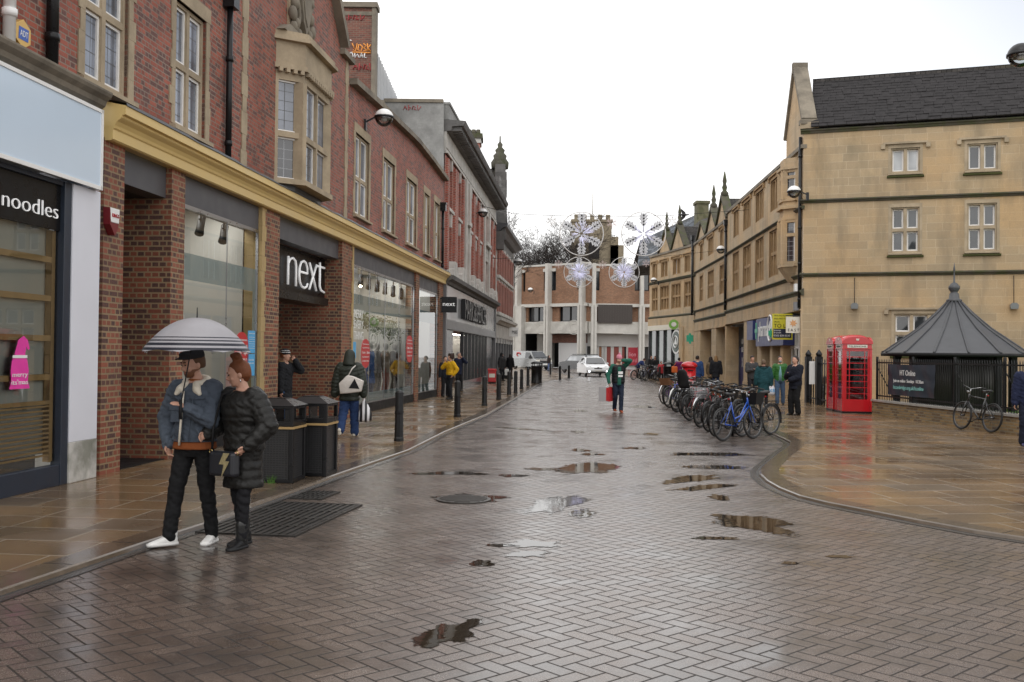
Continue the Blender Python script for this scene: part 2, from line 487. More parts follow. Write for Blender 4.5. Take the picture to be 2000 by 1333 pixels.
def road_mat():
    q = NT('wet_block_paving'); ob = q.coord('Object'); co = q.coord('Object', (8.6, 8.6, 1), R(45 + 3))
    sp = q.n('SeparateXYZ'); q.l(co, sp.inputs[0]); x, y = sp.outputs[0], sp.outputs[1]
    i, j = q.math('FLOOR', x), q.math('FLOOR', y)
    fx, fy = q.math('SUBTRACT', x, i), q.math('SUBTRACT', y, j)
    d = q.math('FLOORED_MODULO', q.math('SUBTRACT', i, j), 4.0)
    d1 = q.math('COMPARE', d, 1.0, .1); d2 = q.math('COMPARE', d, 2.0, .1)
    vert = q.math('GREATER_THAN', d, 1.5); hor = q.math('SUBTRACT', 1.0, vert)
    lx, ly = q.math('ADD', fx, d1), q.math('ADD', fy, d2)
    wx, wy = q.math('ADD', 1.0, hor), q.math('ADD', 1.0, vert)
    e = q.math('MINIMUM', q.math('MINIMUM', lx, q.math('SUBTRACT', wx, lx)), q.math('MINIMUM', ly, q.math('SUBTRACT', wy, ly)))
    cv = q.n('CombineXYZ'); q.l(q.math('SUBTRACT', i, d1), cv.inputs[0]); q.l(q.math('SUBTRACT', j, d2), cv.inputs[1])
    wn = q.n('TexWhiteNoise'); q.l(cv.outputs[0], wn.inputs['Vector'])
    rnd = wn.outputs['Value']
    joint = q.ramp(e, .02, .085, 1, 0)
    agg = q.n('TexVoronoi', i_Scale=160.0); q.l(ob, agg.inputs['Vector'])
    an = q.n('SeparateColor'); q.l(agg.outputs['Color'], an.inputs[0])
    big = q.noise(.35, 4, ob, .55); mid = q.noise(2.2, 4, ob, .6)
    c = q.mix(rnd, (.062, .040, .029), (.105, .070, .051))
    c = q.mix(q.ramp(an.outputs[0], .55, 1.0, 0, .55), c, (.24, .19, .155))
    c = q.mix(q.ramp(an.outputs[1], .7, 1.0, 0, .5), c, (.03, .026, .024))
    c = q.mix(q.ramp(mid, .45, .75, 0, .5), c, (.036, .030, .027))
    st = q.noise(.9, 5, q.coord('Object', None, 0, (31, 7, 0)), .65)
    c = q.mix(q.ramp(st, .52, .66, 0, .6), c, (.03, .024, .02))
    c = q.mix(q.math('MULTIPLY', joint, .9), c, (.010, .008, .007))
    q.base(c)
    rr = q.math('ADD', q.ramp(big, .35, .65, .34, .5), q.math('MULTIPLY', q.math('SUBTRACT', rnd, .5), .12))
    rr = q.math('SUBTRACT', rr, q.ramp(mid, .55, .72, 0, .12))
    q.rough(q.math('ADD', rr, q.math('MULTIPLY', joint, .3)))
    tilt = q.math('MULTIPLY', q.math('SUBTRACT', rnd, .5), q.math('SUBTRACT', lx, ly))
    h = q.math('ADD', q.math('MULTIPLY', joint, -1.0), q.math('MULTIPLY', an.outputs[2], .10))
    h = q.math('ADD', h, q.math('MULTIPLY', tilt, .25))
    q.bump(h, .5, .008)
    q.b.inputs['Specular IOR Level'].default_value = .3
    q.set(q.b, 'Coat Weight', q.math('MULTIPLY', q.math('SUBTRACT', 1.0, joint), q.ramp(big, .3, .6, .75, 1.0)))
    q.set(q.b, 'Coat Roughness', q.math('ADD', q.math('ADD', q.ramp(mid, .4, .7, .20, .09), q.ramp(st, .5, .66, .06, -.06)), q.math('MULTIPLY', an.outputs[2], .06)))
    cb = q.n('Bump', i_Strength=.12, i_Distance=.006); q.l(h, cb.inputs['Height']); q.l(cb.outputs[0], q.b.inputs['Coat Normal'])
    return q.mat
def slab_mat(name, rot, bw=.9, bh=.6, wet=.10, c1=(.22, .14, .072), c2=(.085, .064, .046), loc=(0, 0, 0)):
    q = NT(name); ob = q.coord('Object'); co = q.coord('Object', None, rot, loc)
    wob = q.n('VectorMath', operation='SCALE'); wob.inputs[0].default_value = (1, 1, 0)
    b = q.n('TexBrick', offset=.43, squash=.8, squash_frequency=3)
    q.l(co, b.inputs['Vector'])
    for k, v in (('Color1', (*c1, 1)), ('Color2', (*c2, 1)), ('Mortar', (.30, .265, .215, 1)), ('Scale', 1.0), ('Mortar Size', .009), ('Mortar Smooth', .1), ('Bias', -.1), ('Brick Width', bw), ('Row Height', bh)):  # pale mortar colour stands in for water in the joints reflecting the sky
        b.inputs[k].default_value = v
    f = q.noise(1.1, 5, ob, .6); g = q.noise(60, 3, ob); w = q.noise(.8, 3, ob)
    c = q.mix(q.ramp(f, .4, .7, 0, .5), b.outputs['Color'], tuple(x * .5 for x in c2))
    c = q.mix(q.ramp(g, .4, .75, 0, .3), c, tuple(x * 1.3 for x in c1))
    gum = q.n('TexVoronoi', i_Scale=1.7); q.l(q.coord('Object', (1, 1, 0)), gum.inputs['Vector'])
    c = q.mix(q.ramp(gum.outputs['Distance'], .035, .05, .45, 0), c, (.03, .028, .026))
    q.base(c)
    sep = q.n('SeparateColor'); q.l(b.outputs['Color'], sep.inputs[0])
    r = q.math('ADD', q.ramp(w, .36, .66, wet * .6, wet * 2.8), q.ramp(sep.outputs[0], c2[0] * 1.1, c1[0] * .95, .12, 0))
    q.rough(q.math('ADD', r, q.math('MULTIPLY', b.outputs['Fac'], .25)))
    h = q.math('SUBTRACT', q.math('ADD', q.math('MULTIPLY', g, .06), q.math('MULTIPLY', q.noise(5, 2, ob), .35)), b.outputs['Fac'])
    q.bump(h, .22, .006)
    q.b.inputs['Specular IOR Level'].default_value = .6
    return q.mat
def slate_mat(name, c=(.035, .036, .042), bw=.34, bh=.17):
    q = NT(name); co = q.coord('UV'); ob = q.coord('Object')
    b = q.n('TexBrick', offset=.5, squash=.8, squash_frequency=3); q.l(co, b.inputs['Vector'])
    for k, v in (('Color1', (*[x * 1.7 for x in c], 1)), ('Color2', (*[x * .7 for x in c], 1)), ('Mortar', (.008, .008, .008, 1)), ('Scale', 1.0), ('Mortar Size', .012), ('Mortar Smooth', .3), ('Bias', 0.0), ('Brick Width', bw), ('Row Height', bh)):
        b.inputs[k].default_value = v
    f = q.noise(.7, 5, ob, .6); g = q.noise(25, 4, ob)
    cc = q.mix(q.ramp(f, .5, .72, 0, .7), b.outputs['Color'], (.045, .038, .02))
    cc = q.mix(q.ramp(g, .5, .8, 0, .5), cc, (.07, .066, .06))
    q.base(cc); q.rough(.75); q.b.inputs['Specular IOR Level'].default_value = .25
    sx = q.n('SeparateXYZ'); q.l(co, sx.inputs[0])
    saw = q.math('FRACT', q.math('DIVIDE', sx.outputs[1], bh))
    h = q.math('SUBTRACT', q.math('ADD', q.math('MULTIPLY', saw, -1.2), q.math('MULTIPLY', g, .8)), b.outputs['Fac'])
    q.bump(h, .9, .03)
    return q.mat

M = {}
M['road'] = road_mat()
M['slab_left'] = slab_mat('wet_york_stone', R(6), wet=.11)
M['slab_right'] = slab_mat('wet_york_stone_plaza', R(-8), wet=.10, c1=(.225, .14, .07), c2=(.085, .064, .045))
M['kerb'] = paint('wet_granite_kerb', (.10, .075, .053), .16, var=.45, scale=7, bump=.12)
M['slot'] = paint('drain_slot', (.012, .012, .012), .35)
def puddle_mat():
    q = NT('puddle_water'); q.base((.03, .023, .017)); q.rough(.01)
    sp = q.n('SeparateXYZ'); q.l(q.coord('UV'), sp.inputs[0]); ob = q.coord()
    a = q.math('ADD', sp.outputs[0], q.math('MULTIPLY', q.math('SUBTRACT', q.noise(11, 6, ob, .7), .5), 2.4))
    q.set(q.b, 'Alpha', q.ramp(a, .3, .5)); q.bump(q.noise(9, 2, ob), .02, .02)
    return q.mat
M['puddle'] = puddle_mat()
M['brick_red'] = brick('red_facing_brick', (.275, .072, .045), (.078, .046, .042), (.27, .20, .155), ms=.010, stain=.3, dark=.28)
M['brick_wing'] = brick('orange_red_facing_brick', (.28, .074, .045), (.10, .055, .048), (.30, .21, .17), ms=.009, stain=.25, dark=.24)
M['brick_pier'] = brick('brown_shop_brick', (.21, .062, .034), (.055, .032, .028), (.30, .21, .12), ms=.013, bw=.24, bh=.082, stain=.25, dark=.42)
M['brick_block'] = brick('sooty_brick', (.17, .055, .035), (.10, .042, .032), (.22, .16, .12), stain=.5, squash=1)
M['brick_store'] = brick('bright_red_brick', (.34, .072, .045), (.22, .055, .04), (.46, .34, .28), ms=.013, squash=1, stain=.2)
M['brick_far'] = brick('brown_orange_brick', (.27, .135, .075), (.19, .095, .055), (.28, .2, .14), squash=1, stain=.4)
M['brick_low'] = brick('old_yellow_brick', (.26, .17, .075), (.09, .055, .035), (.26, .22, .15), squash=1, stain=.5, ms=.014, dark=.35)
M['trim'] = stone('limestone_trim', (.44, .355, .245), .6)
M['trim_grey'] = stone('weathered_limestone', (.26, .225, .175), .4)
M['trim_moss'] = stone('mossy_string_course', (.095, .085, .062), .5, moss=.75)
M['quoin'] = stone('buff_quoin', (.50, .36, .17), .75)
M['ashlar'] = ashlar('bath_stone', (.47, .355, .22), (.36, .28, .18), (.56, .455, .32), ms=.008)
M['ashlar_street'] = ashlar('warm_bath_stone', (.52, .395, .25), (.43, .33, .215), (.58, .48, .35), bw=.7, bh=.32)
M['portland'] = stone('pale_portland_stone', (.60, .58, .54), .62)
M['concrete'] = stone('ribbed_concrete', (.60, .585, .545), .84)
M['render_grey'] = stone('grey_render', (.34, .34, .33), .5)
M['dash'] = paint('grey_pebbledash', (.24, .24, .235), .9, var=.3, scale=22, bump=.4)
M['gold'] = paint('gold_paint', (.66, .48, .19), .42, var=.08, scale=2)
M['fascia'] = paint('dark_grey_fascia', (.075, .074, .08), .5, var=.12, scale=3)
M['black'] = paint('black_gloss_paint', (.010, .010, .011), .3, var=.2, spec=.3)
M['blackm'] = paint('black_matt_paint', (.011, .011, .012), .55, var=.2, spec=.25)
M['iron'] = paint('cast_iron', (.011, .011, .012), .36, var=.25, bump=.15, spec=.35)
M['lead'] = paint('lead_sheet', (.062, .064, .07), .45, var=.35, scale=4)
M['white'] = paint('white_paint', (.78, .78, .77), .4, var=.05)
M['whitew'] = paint('white_window_frame', (.80, .79, .77), .4, var=.04)
M['pil'] = paint('white_pilaster', (.70, .71, .77), .45, var=.06, scale=2)
M['blue_fascia'] = paint('pale_blue_glass_panel', (.60, .71, .83), .12, var=.05, scale=.8)
M['navy'] = paint('navy_frame', (.02, .028, .045), .4)
M['wood'] = paint('light_oak', (.42, .26, .11), .5, var=.25, scale=5)
M['frost_screen'] = paint('frosted_screen', (.42, .42, .38), .35, var=.08, scale=1)
M['sign_black'] = paint('black_sign_panel', (.006, .006, .007), .3, spec=.2)
M['letter'] = glow('white_letter', (.9, .9, .9), .25)
M['pink'] = paint('pink_sticker', (.75, .05, .36), .4)
M['glass_lead'] = glass_dark('leaded_glass', (.17, .19, .235), (.155, .2))
M['glass_black'] = glass_dark('leaded_glass_dark', (.035, .035, .04), (.155, .2), leadc=(.3, .31, .33))
M['glass'] = glass_dark('window_glass', (.035, .04, .045))
M['glass_pale'] = glass_dark('window_glass_blind', (.40, .42, .44))
M['glass_far'] = glass_dark('window_glass_far', (.02, .022, .026), rough=.1)
M['shopglass'] = glass_clear('shop_glass')
M['frost'] = glass_clear('frosted_band', frost=.75, fc=(.50, .64, .68))
M['slate'] = slate_mat('stone_slate')
M['slate2'] = slate_mat('dark_roof_tile', (.04, .036, .034), .25, .13)
M['interior'] = paint('shop_interior', (.57, .555, .52), .7, var=.1, scale=1)
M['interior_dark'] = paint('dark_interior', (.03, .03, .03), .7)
M['floor_in'] = paint('shop_floor', (.40, .39, .36), .3)
M['chrome'] = paint('chrome', (.6, .6, .62), .2, metal=1.0)
M['rimgrey'] = paint('dark_alloy', (.16, .16, .165), .35, metal=1.0)
M['steel'] = paint('stainless_steel', (.38, .38, .39), .3, metal=1.0)
M['rubber'] = paint('tyre_rubber', (.012, .012, .012), .6)
M['red_post'] = paint('post_red_gloss', (.46, .010, .016), .22, var=.06, coat=.4)
M['strip'] = glow('shop_fill_glow', (1, .93, .82), 16.0)  # added glow for brightening a shop interior
M['spot_on'] = glow('lit_lamp', (1, .85, .6), 14.0)
# ------------------------------------------------------------------ ground, road, pavements, kerbs
g = MB(); g.flat([(-150, -30), (150, -30), (150, 420), (-150, 420)], RZ)
tag(g.build('road', M['road']), kind='structure')
def xy(p): return (p.x, p.y)
def ext(a, b, k):
    d = Vector(b) - Vector(a); d.normalize(); return tuple(Vector(a) - d * k)
KL = [xy(gnd(*p, .05)) for p in [(0, 1168), (280, 1072), (420, 1026), (492, 994), (680, 926), (800, 884), (869, 848), (950, 813), (1010, 777), (1050, 753), (1063, 747), (1120, 740), (1131, 737)]]
KL = [ext(KL[0], KL[1], 12)] + KL
KR = [xy(gnd(*p, .05)) for p in [(1200, 733), (1240, 739), (1265, 744), (1290, 756), (1360, 785), (1506, 850), (1532, 862), (1541, 867), (1540, 874), (1512, 894), (1486, 916), (1481, 923), (1482, 932), (1495, 945), (1519, 959), (1558, 975), (1610, 988), (1675, 1001), (1789, 1024), (1902, 1045), (2000, 1060)]]
KR = KR + [ext(KR[-1], KR[-2], 12)]
def offs(pl, k):
    out = []
    for i, p in enumerate(pl):
        d = Vector(pl[min(i + 1, len(pl) - 1)]) - Vector(pl[max(i - 1, 0)]); d.normalize()
        out.append((p[0] - d.y * k, p[1] + d.x * k))
    return out
def strip(mb, a, b, za, zb):
    n = len(a)
    mb.add([(*p, za) for p in a] + [(*p, zb) for p in b], [(i, i + 1, n + i + 1, n + i) for i in range(n - 1)], False)
LF = Fr(xy(gnd(190, 930, .1)), (0.0988, 1))
def kerb(pl, side):
    """side +1: the pavement lies to the left of the line's direction"""
    inn = offs(pl, .30 * side); q = MB(); tp = offs(pl, .02 * side); gt = offs(pl, -.125 * side)
    def st(a, b, za, zb):
        if side > 0: strip(q, a, b, za, zb)
        else: strip(q, b, a, zb, za)
    st(pl, tp, RZ, .09); st(tp, offs(pl, .04 * side), .09, .1); st(offs(pl, .04 * side), inn, .1, .1)
    # joints between kerb stones every metre
    q.cm = 1
    st(offs(pl, -.03 * side), pl, RZ + .003, RZ + .003)
    st(gt, offs(pl, -.115 * side), RZ + .003, RZ + .003)
    q.cm = 2
    st(offs(pl, -.115 * side), offs(pl, -.03 * side), RZ + .004, RZ + .004)
    acc = 0
    q.cm = 1
    for i in range(len(pl) - 1):
        a, b = Vector(pl[i]), Vector(pl[i + 1]); d = b - a; Ln = d.length; d.normalize(); nn = Vector((-d.y, d.x)) * side
        t = -acc
        while t < Ln:
            if t > 0:
                c = a + d * t
                p = [c + nn * .04, c + d * .012 + nn * .04, c + d * .012 + nn * .3, c + nn * .3]
                q.flat([tuple(w) for w in p], .1015)
            t += .92
        acc = Ln - (t - .92)
    return q, inn
M['gutter'] = paint('wet_gutter_setts', (.05, .046, .042), .2, var=.4, scale=9, bump=.2)
q, innL = kerb(KL, 1)
tag(q.build('kerb', [M['kerb'], M['slot'], M['gutter']]), kind='structure')
q, innR = kerb(KR, 1)
tag(q.build('kerb', [M['kerb'], M['slot'], M['gutter']]), kind='structure')
wl = [xy(LF.pt(u, 3.0, 0)) for u in (-14, 30, 64)]
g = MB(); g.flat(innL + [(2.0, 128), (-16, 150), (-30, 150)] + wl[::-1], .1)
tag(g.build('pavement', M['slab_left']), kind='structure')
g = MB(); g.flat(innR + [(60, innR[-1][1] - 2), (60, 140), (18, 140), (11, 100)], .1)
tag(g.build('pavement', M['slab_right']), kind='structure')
# puddles: shallow sheets of water with ragged, paver-shaped edges
def puddle(px, py, w, h, seed, skew=0.0):
    rnd = random.Random(seed); c = gnd(px, py); a = gnd(px - w / 2, py); b = gnd(px + w / 2, py)
    n1 = gnd(px, py - h / 2); n2 = gnd(px, py + h / 2)
    rx = (b.x - a.x) / 2; ry = abs(n1.y - n2.y) / 2; pts = []
    N = 48; V = []; UV = []
    for k in range(N):
        t = 2 * math.pi * k / N
        s = .80 + .42 * noise.noise(Vector((math.cos(t) * 1.2 + seed * 7.1, math.sin(t) * 1.2, seed))) + .22 * noise.noise(Vector((math.cos(t) * 3 + seed, math.sin(t) * 3, 2.3)))
        s = max(.3, s)
        for m, e in ((1.3, 0.0), (1.0, .5), (.7, 1.0)):
            x, y = rx * s * m * math.cos(t) * 1.15, ry * s * m * math.sin(t) * 1.15
            V.append((c.x + x + y * skew, c.y + y, RZ + .004)); UV.append((e, 0))
    fs = []
    for k in range(N):
        j = (k + 1) % N
        for m in (0, 1): fs.append((k * 3 + m, j * 3 + m, j * 3 + m + 1, k * 3 + m + 1))
    fs.append(tuple(k * 3 + 2 for k in range(N)))
    q = MB(); q.add(V, fs, False); q.uv = [[UV[i] for i in f] for f in fs]
    tag(q.build('puddle', M['puddle']), kind='structure')
for i, a in enumerate([(1156, 914, 105, 20, .2), (1465, 1022, 135, 36, -.2), (1385, 952, 70, 14, 1.0), (1405, 973, 40, 10, 0), (1352, 936, 70, 16, .8), (1405, 913, 110, 8, 0), (1085, 985, 95, 34, .3), (1140, 1003, 44, 18, 0),
                      (880, 1237, 90, 50, .3), (1040, 1063, 100, 14, 0), (1030, 1083, 75, 14, 0), (945, 1101, 50, 12, 0), (975, 1066, 60, 6, 0), (915, 974, 130, 14, 0), (1400, 1052, 90, 6, 0),
                      (1135, 880, 40, 5, 0), (1240, 876, 45, 4, 0), (1155, 888, 50, 4, 0), (1128, 844, 24, 5, 0), (1015, 838, 40, 7, -1), (1270, 848, 30, 4, 0), (1250, 795, 48, 5, 0), (1132, 803, 28, 4, 0),
                      (880, 925, 130, 6, 0), (1060, 917, 80, 5, 0), (1395, 888, 170, 6, 0), (1000, 930, 60, 5, 0), (1545, 1101, 36, 5, 0), (1640, 1088, 60, 5, 0), (560, 1010, 60, 20, 0)]):
    puddle(a[0], a[1], a[2], a[3], i + 1, a[4])
# ------------------------------------------------------------------ facade helpers
def wall_grid(mb, u0, u1, z0, z1, holes, rev=.22, y=0.0):
    us = sorted({u0, u1, *[min(max(h[k], u0), u1) for h in holes for k in (0, 1)]})
    zs = sorted({z0, z1, *[min(max(h[k], z0), z1) for h in holes for k in (2, 3)]})
    for a, b in zip(us, us[1:]):
        run = None
        for c, d in zip(zs, zs[1:]):
            m, n = (a + b) / 2, (c + d) / 2
            if any(h[0] < m < h[1] and h[2] < n < h[3] for h in holes):
                if run: mb.add([(a, y, run[0]), (b, y, run[0]), (b, y, run[1]), (a, y, run[1])], [(0, 1, 2, 3)]); run = None
            else: run = (run[0] if run else c, d)
        if run: mb.add([(a, y, run[0]), (b, y, run[0]), (b, y, run[1]), (a, y, run[1])], [(0, 1, 2, 3)])
    for (a, b, c, d) in holes:
        e = y + rev
        mb.add([(a, y, c), (a, e, c), (a, e, d), (a, y, d)], [(0, 1, 2, 3)])
        mb.add([(b, y, c), (b, y, d), (b, e, d), (b, e, c)], [(0, 1, 2, 3)])
        mb.add([(a, y, d), (a, e, d), (b, e, d), (b, y, d)], [(0, 1, 2, 3)])
        mb.add([(a, y, c), (b, y, c), (b, e, c), (a, e, c)], [(0, 1, 2, 3)])
def window(root, fr, u0, u1, z0, z1, cols, zs, mat, pane, sur=.16, jag=True, depth=.2, fw=.045, mul=.11, frame='white', sill=True, proud=.018, hood=None, frames=True, seed=0):
    """a stone mullioned window in the hole u0..u1, z0..z1: surround and mullions, with its casements and its glass as sub-parts"""
    rnd = random.Random(seed)
    q = MB(fr.m)
    if sur:
        n = 7 if jag else 1
        for sd in (0, 1):
            for k in range(n):
                w = sur * (rnd.choice((.75, 1.0, 1.25)) if jag else 1)
                a, b = z0 + (z1 - z0) * k / n, z0 + (z1 - z0) * (k + 1) / n
                if sd == 0: q.box(u0 - w, u0, -proud, .05, a, b - .003)
                else: q.box(u1, u1 + w, -proud, .05, a, b - .003)
        q.box(u0 - sur, u1 + sur, -proud - .002, .05, z1, z1 + sur * 1.5)
    j = .06
    zb = [z0] + [z0 + (z1 - z0) * f for f in zs] + [z1]
    cw = (u1 - u0) / cols
    for i in range(cols + 1):
        c = u0 + cw * i
        a, b = (c, c + j) if i == 0 else (c - j, c) if i == cols else (c - mul / 2, c + mul / 2)
        q.box(a, b, .05, depth, z0, z1)
    for k, z in enumerate(zb):
        a, b = (z, z + j) if k == 0 else (z - j, z) if k == len(zb) - 1 else (z - mul / 2, z + mul / 2)
        q.box(u0 + .001, u1 - .001, .052, depth - .002, a, b)
    if sill:
        q.profile([(-.10, z0 - .10), (.05, z0 - .12), (.05, z0), (-.10, z0 - .04)], u0 - sur, u1 + sur)
    if hood:
        q.box(u0 - .3, u1 + .3, -.10, .02, z1 + .16, z1 + .24)
        for c in (u0 - .3, u1 + .3): q.box(c - .08, c + .08, -.1, .02, z1 - .02, z1 + .159)
    w = q.build('window', mat, root)
    f = MB(fr.m); p = MB(fr.m)
    for i in range(cols):
        a = u0 + cw * i + (j if i == 0 else mul / 2); b = u0 + cw * (i + 1) - (j if i == cols - 1 else mul / 2)
        for k in range(len(zb) - 1):
            c = zb[k] + (j if k == 0 else mul / 2); d = zb[k + 1] - (j if k == len(zb) - 2 else mul / 2)
            y0 = depth - .07
            if frames:
                f.box(a, a + fw, y0, y0 + .05, c, d); f.box(b - fw, b, y0, y0 + .05, c, d)
                f.box(a + fw, b - fw, y0 + .001, y0 + .049, c, c + fw); f.box(a + fw, b - fw, y0 + .001, y0 + .049, d - fw, d)
            p.add([(a, y0 + .03, c), (b, y0 + .03, c), (b, y0 + .03 + rnd.uniform(-.004, .004), d), (a, y0 + .03, d)], [(0, 1, 2, 3)])
    if frames: f.build('frame', M['whitew'] if frame == 'white' else frame, w)
    p.build('pane', pane, w)
    return w
def text_part(root, fr, txt, px0, px1, pyb, pyt, y, mat, name='lettering', depth=.02, label=None, font=None):
    u0, zb = fr.pix(px0, pyb[0] if isinstance(pyb, tuple) else pyb, y); u1, _ = fr.pix(px1, 600, y)
    zt = fr.z(px0, pyt, y)
    q = MB(fr.m); q.letters(txt, u0, u1, zb, zt - zb, y, depth)
    o = q.build(name, mat, root)
    if label: o['label'] = label
    return o
# ------------------------------------------------------------------ LEFT: the noodle shop and the brick clothes shop
lb = LF.pt(-4, 0, 0)
noodle = thing('noodle_shop', 'noodle shop with a pale blue glass fascia and black lettered sign at the left edge', 'shop', lb, world=True)
uP1 = LF.u(199, 380, -.15)
q = MB(LF.m)
u1 = LF.u(140, 600); z0 = .1
q.profile([(0.0, 4.98), (-.06, 4.98), (-.07, 5.02), (-.12, 5.06), (-.14, 5.12), (-.20, 5.17), (-.22, 5.21), (-.22, 5.24), (0, 5.28)], -9, uP1 + .12)
q.build('cornice', M['trim_grey'], noodle, .006)
zt, zb = LF.z(100, 168), LF.z(198, 379)
zt = 4.97
q = MB(LF.m); q.box(-9, uP1, -.14, .3, zb + .03, zt); q.cm = 1
q.box(-9, uP1, -.155, -.14, zt - .035, zt + .01); q.box(-9, uP1, -.155, -.14, zb, zb + .05); q.box(uP1 - .035, uP1 + .012, -.155, .0, zb, zt + .012)
q.build('fascia', [M['blue_fascia'], M['whitew']], noodle)
q = MB(LF.m)
u1 = LF.u(140, 600, -.06); uPl = LF.u(190, 800, -.06)
q.box(u1, uPl, -.06, .4, .62, zb); q.build('pilaster', M['pil'], noodle, .008)
q = MB(LF.m); q.box(u1, uPl, -.065, .4, .1, .62); q.build('plinth', stone('flaking_render', (.62, .60, .56), .45, moss=.5), noodle, .01)
# shopfront: frame, black sign, frosted panes behind oak bars
q = MB(LF.m)
q.box(u1 - .16, u1, -.04, .1, .1, zb); q.box(-9, u1 - .16, -.03, .1, .1, .36); q.box(-9, u1 - .16, -.02, .1, zb - .06, zb)
for uu in (-3.6, -6.2): q.box(uu - .05, uu + .05, -.02, .1, .36, zb - .06)
q.build('shopfront_frame', M['navy'], noodle, .006)
zs0 = LF.z(60, 438)
q = MB(LF.m); q.box(-9, u1 - .16, .02, .05, zs0, zb - .06)
sg = q.build('sign_panel', M['sign_black'], noodle)
a, zbb = LF.pix(3, 402, .02); b, _ = LF.pix(112, 412, .02); zl = LF.z(3, 375, .02)
q = MB(LF.m); q.letters('noodles', a, b, zbb, (zl - zbb) * 1.25, .004, .016, thin=-.02); q.build('lettering', M['letter'], sg)
q = MB(LF.m); q.add([(-9, .045, .36), (u1 - .16, .045, .36), (u1 - .16, .045, zs0), (-9, .045, zs0)], [(0, 1, 2, 3)]); q.build('pane', M['shopglass'], noodle)
q = MB(LF.m); q.box(-9, u1 - .16, .16, .18, .5, zs0 + .3); q.build('screen', M['frost_screen'], noodle)
q = MB(LF.m)
for py in (502, 580, 660, 738):
    zz = LF.z(60, py, .1); q.box(-9, u1 - .17, .07, .15, zz - .035, zz + .035)
q.box(u1 - .25, u1 - .17, .069, .149, .4, zs0)
q.build('oak_bars', M['wood'], noodle)
q = MB(LF.m)
ue = LF.u(96, 850, .08)
for k in range(12): zz = .42 + k * .055 + .06; q.box(-9, ue - .03, .05, .068, zz, zz + .022)
q.box(ue - .06, ue, .049, .067, .4, 1.16); q.box(-9, ue, .048, .066, 1.12, 1.17)
q.build('oak_slats', M['wood'], noodle)
# seasonal window sticker, plain pink with its greeting
st = thing('window_sticker', 'pink Christmas sticker shaped like a bobble hat in the noodle shop window', 'sticker', LF.pt(LF.u(38, 720), .03, 1.6), world=True)
c, zc = LF.pix(39, 733, .04); q = MB(LF.m)
s = .25
pts = [(-.9, -.55), (-.75, -.2), (-.8, .3), (-.72, .75), (-.5, 1.05), (-.2, 1.75), (.25, 1.95), (.62, 1.75), (.8, 1.35), (.62, 1.28), (.5, 1.45), (.4, 1.1), (.62, .75), (.74, .3), (.68, -.2), (.85, -.55)]
q.poly([(c + x * s * .92, zc + (z - .1) * s) for x, z in pts], .036, .041)
q.build('sticker', M['pink'], st)
q = MB(LF.m); q.letters('merry', c - .16, c + .14, zc - .02, .055, .030, .004); q.letters("its'mas", c - .175, c + .15, zc - .11, .055, .030, .004)
q.box(c - .16, c + .13, .031, .0345, zc + .2, zc + .235)
q.split('lettering', M['white'], st, 0, .03)
# alarm box above the noodle shop
def hexbox(fr, u, z, r, y0, y1):
    q = MB(fr.m); q.poly([(u + r * math.sin(k * math.pi / 3), z + r * math.cos(k * math.pi / 3)) for k in range(6)], y0, y1); return q
c, zc = LF.pix(46, 67, -.1)
al = thing('alarm_box', 'yellow six-sided alarm box on the brick wall above the noodle shop', 'alarm', LF.pt(c, 0, zc), world=True)
hexbox(LF, c, zc, .17, -.1, -.002).build('case', paint('yellow_case', (.66, .42, .12), .4), al, .006)
q = MB(LF.m); q.poly([(c - .1, zc - .075), (c + .09, zc - .075), (c + .1, zc + .07), (c - .09, zc + .07)], -.104, -.1005); pl = q.build('badge', paint('blue_badge', (.05, .12, .45), .4), al)
q = MB(LF.m); q.letters('ADT', c - .075, c + .075, zc - .035, .07, -.109, .004); q.build('lettering', M['white'], pl)

shop = thing('clothes_shop_building', 'red brick clothes shop with stone windows, a crested gable and a gold cornice', 'building', LF.pt(13, 0, 0), world=True)
uG0, uG1 = LF.u(461, 300), LF.u(682, 200); uE = LF.u(867, 450); uGc = (uG0 + uG1) / 2
UT = 5.15
wins = []
zW0, zW1 = 5.38, 7.38
for (a, b, py) in ((163, 249, 150), (341, 401, 150)):
    wins.append((LF.u(a, py), LF.u(b, py), zW0, zW1))
bay = (LF.u(537, 250), LF.u(537, 250) + 2.8, 5.25, 8.45)
q = MB(LF.m)
holes = list(wins) + [bay]
wall_grid(q, -9, uG1, UT, 9.5, holes)
apex = 12.7
q.poly([(uG0 - .3, 9.5), (uG1, 9.5), (uG1 - .9, 9.5 + .001), (uGc, apex), (uG0 + .6, 9.5 + .001)], 0, .4)
q.poly([(-9, 9.5), (uG0 - .3, 9.5), (uG0 - .3, 9.9), (-9, 9.9)], 0, .3)
q.build('wall', M['brick_red'], shop)
q = MB(LF.m)
wing = []
for (a, b, py) in ((693, 720, 350), (748, 770, 380), (794, 813, 400), (828, 838, 430), (848, 858, 440)):
    wing.append((LF.u(a, py), LF.u(b, py), 5.55, 7.75))
wall_grid(q, uG1, uE, UT, 8.0, wing)
par = [LF.pix(*p) for p in [(684, 160), (710, 183), (736, 206), (770, 239), (795, 262), (811, 278), (837, 311), (867, 351)]]
q.poly([(uG1, 8.0), (uE, 8.0)] + [(min(u, uE), z - .08) for u, z in par[::-1]], 0, .35)
q.build('wing_wall', M['brick_wing'], shop)
q = MB(LF.m)
for (a, b) in zip(par, par[1:]): q.bar((a[0] - .05, .1, a[1]), (b[0] + .02, .1, b[1]), .62, .16)
q.bar((uGc, .1, apex + .1), (uG1 - .8, .1, 9.6), .62, .2); q.bar((uGc, .1, apex + .1), (uG0 + .5, .1, 9.6), .62, .2)
q.box(uG1 - .95, uG1 + .06, -.14, .5, 9.36, 9.5)
q.build('coping', M['trim_grey'], shop)
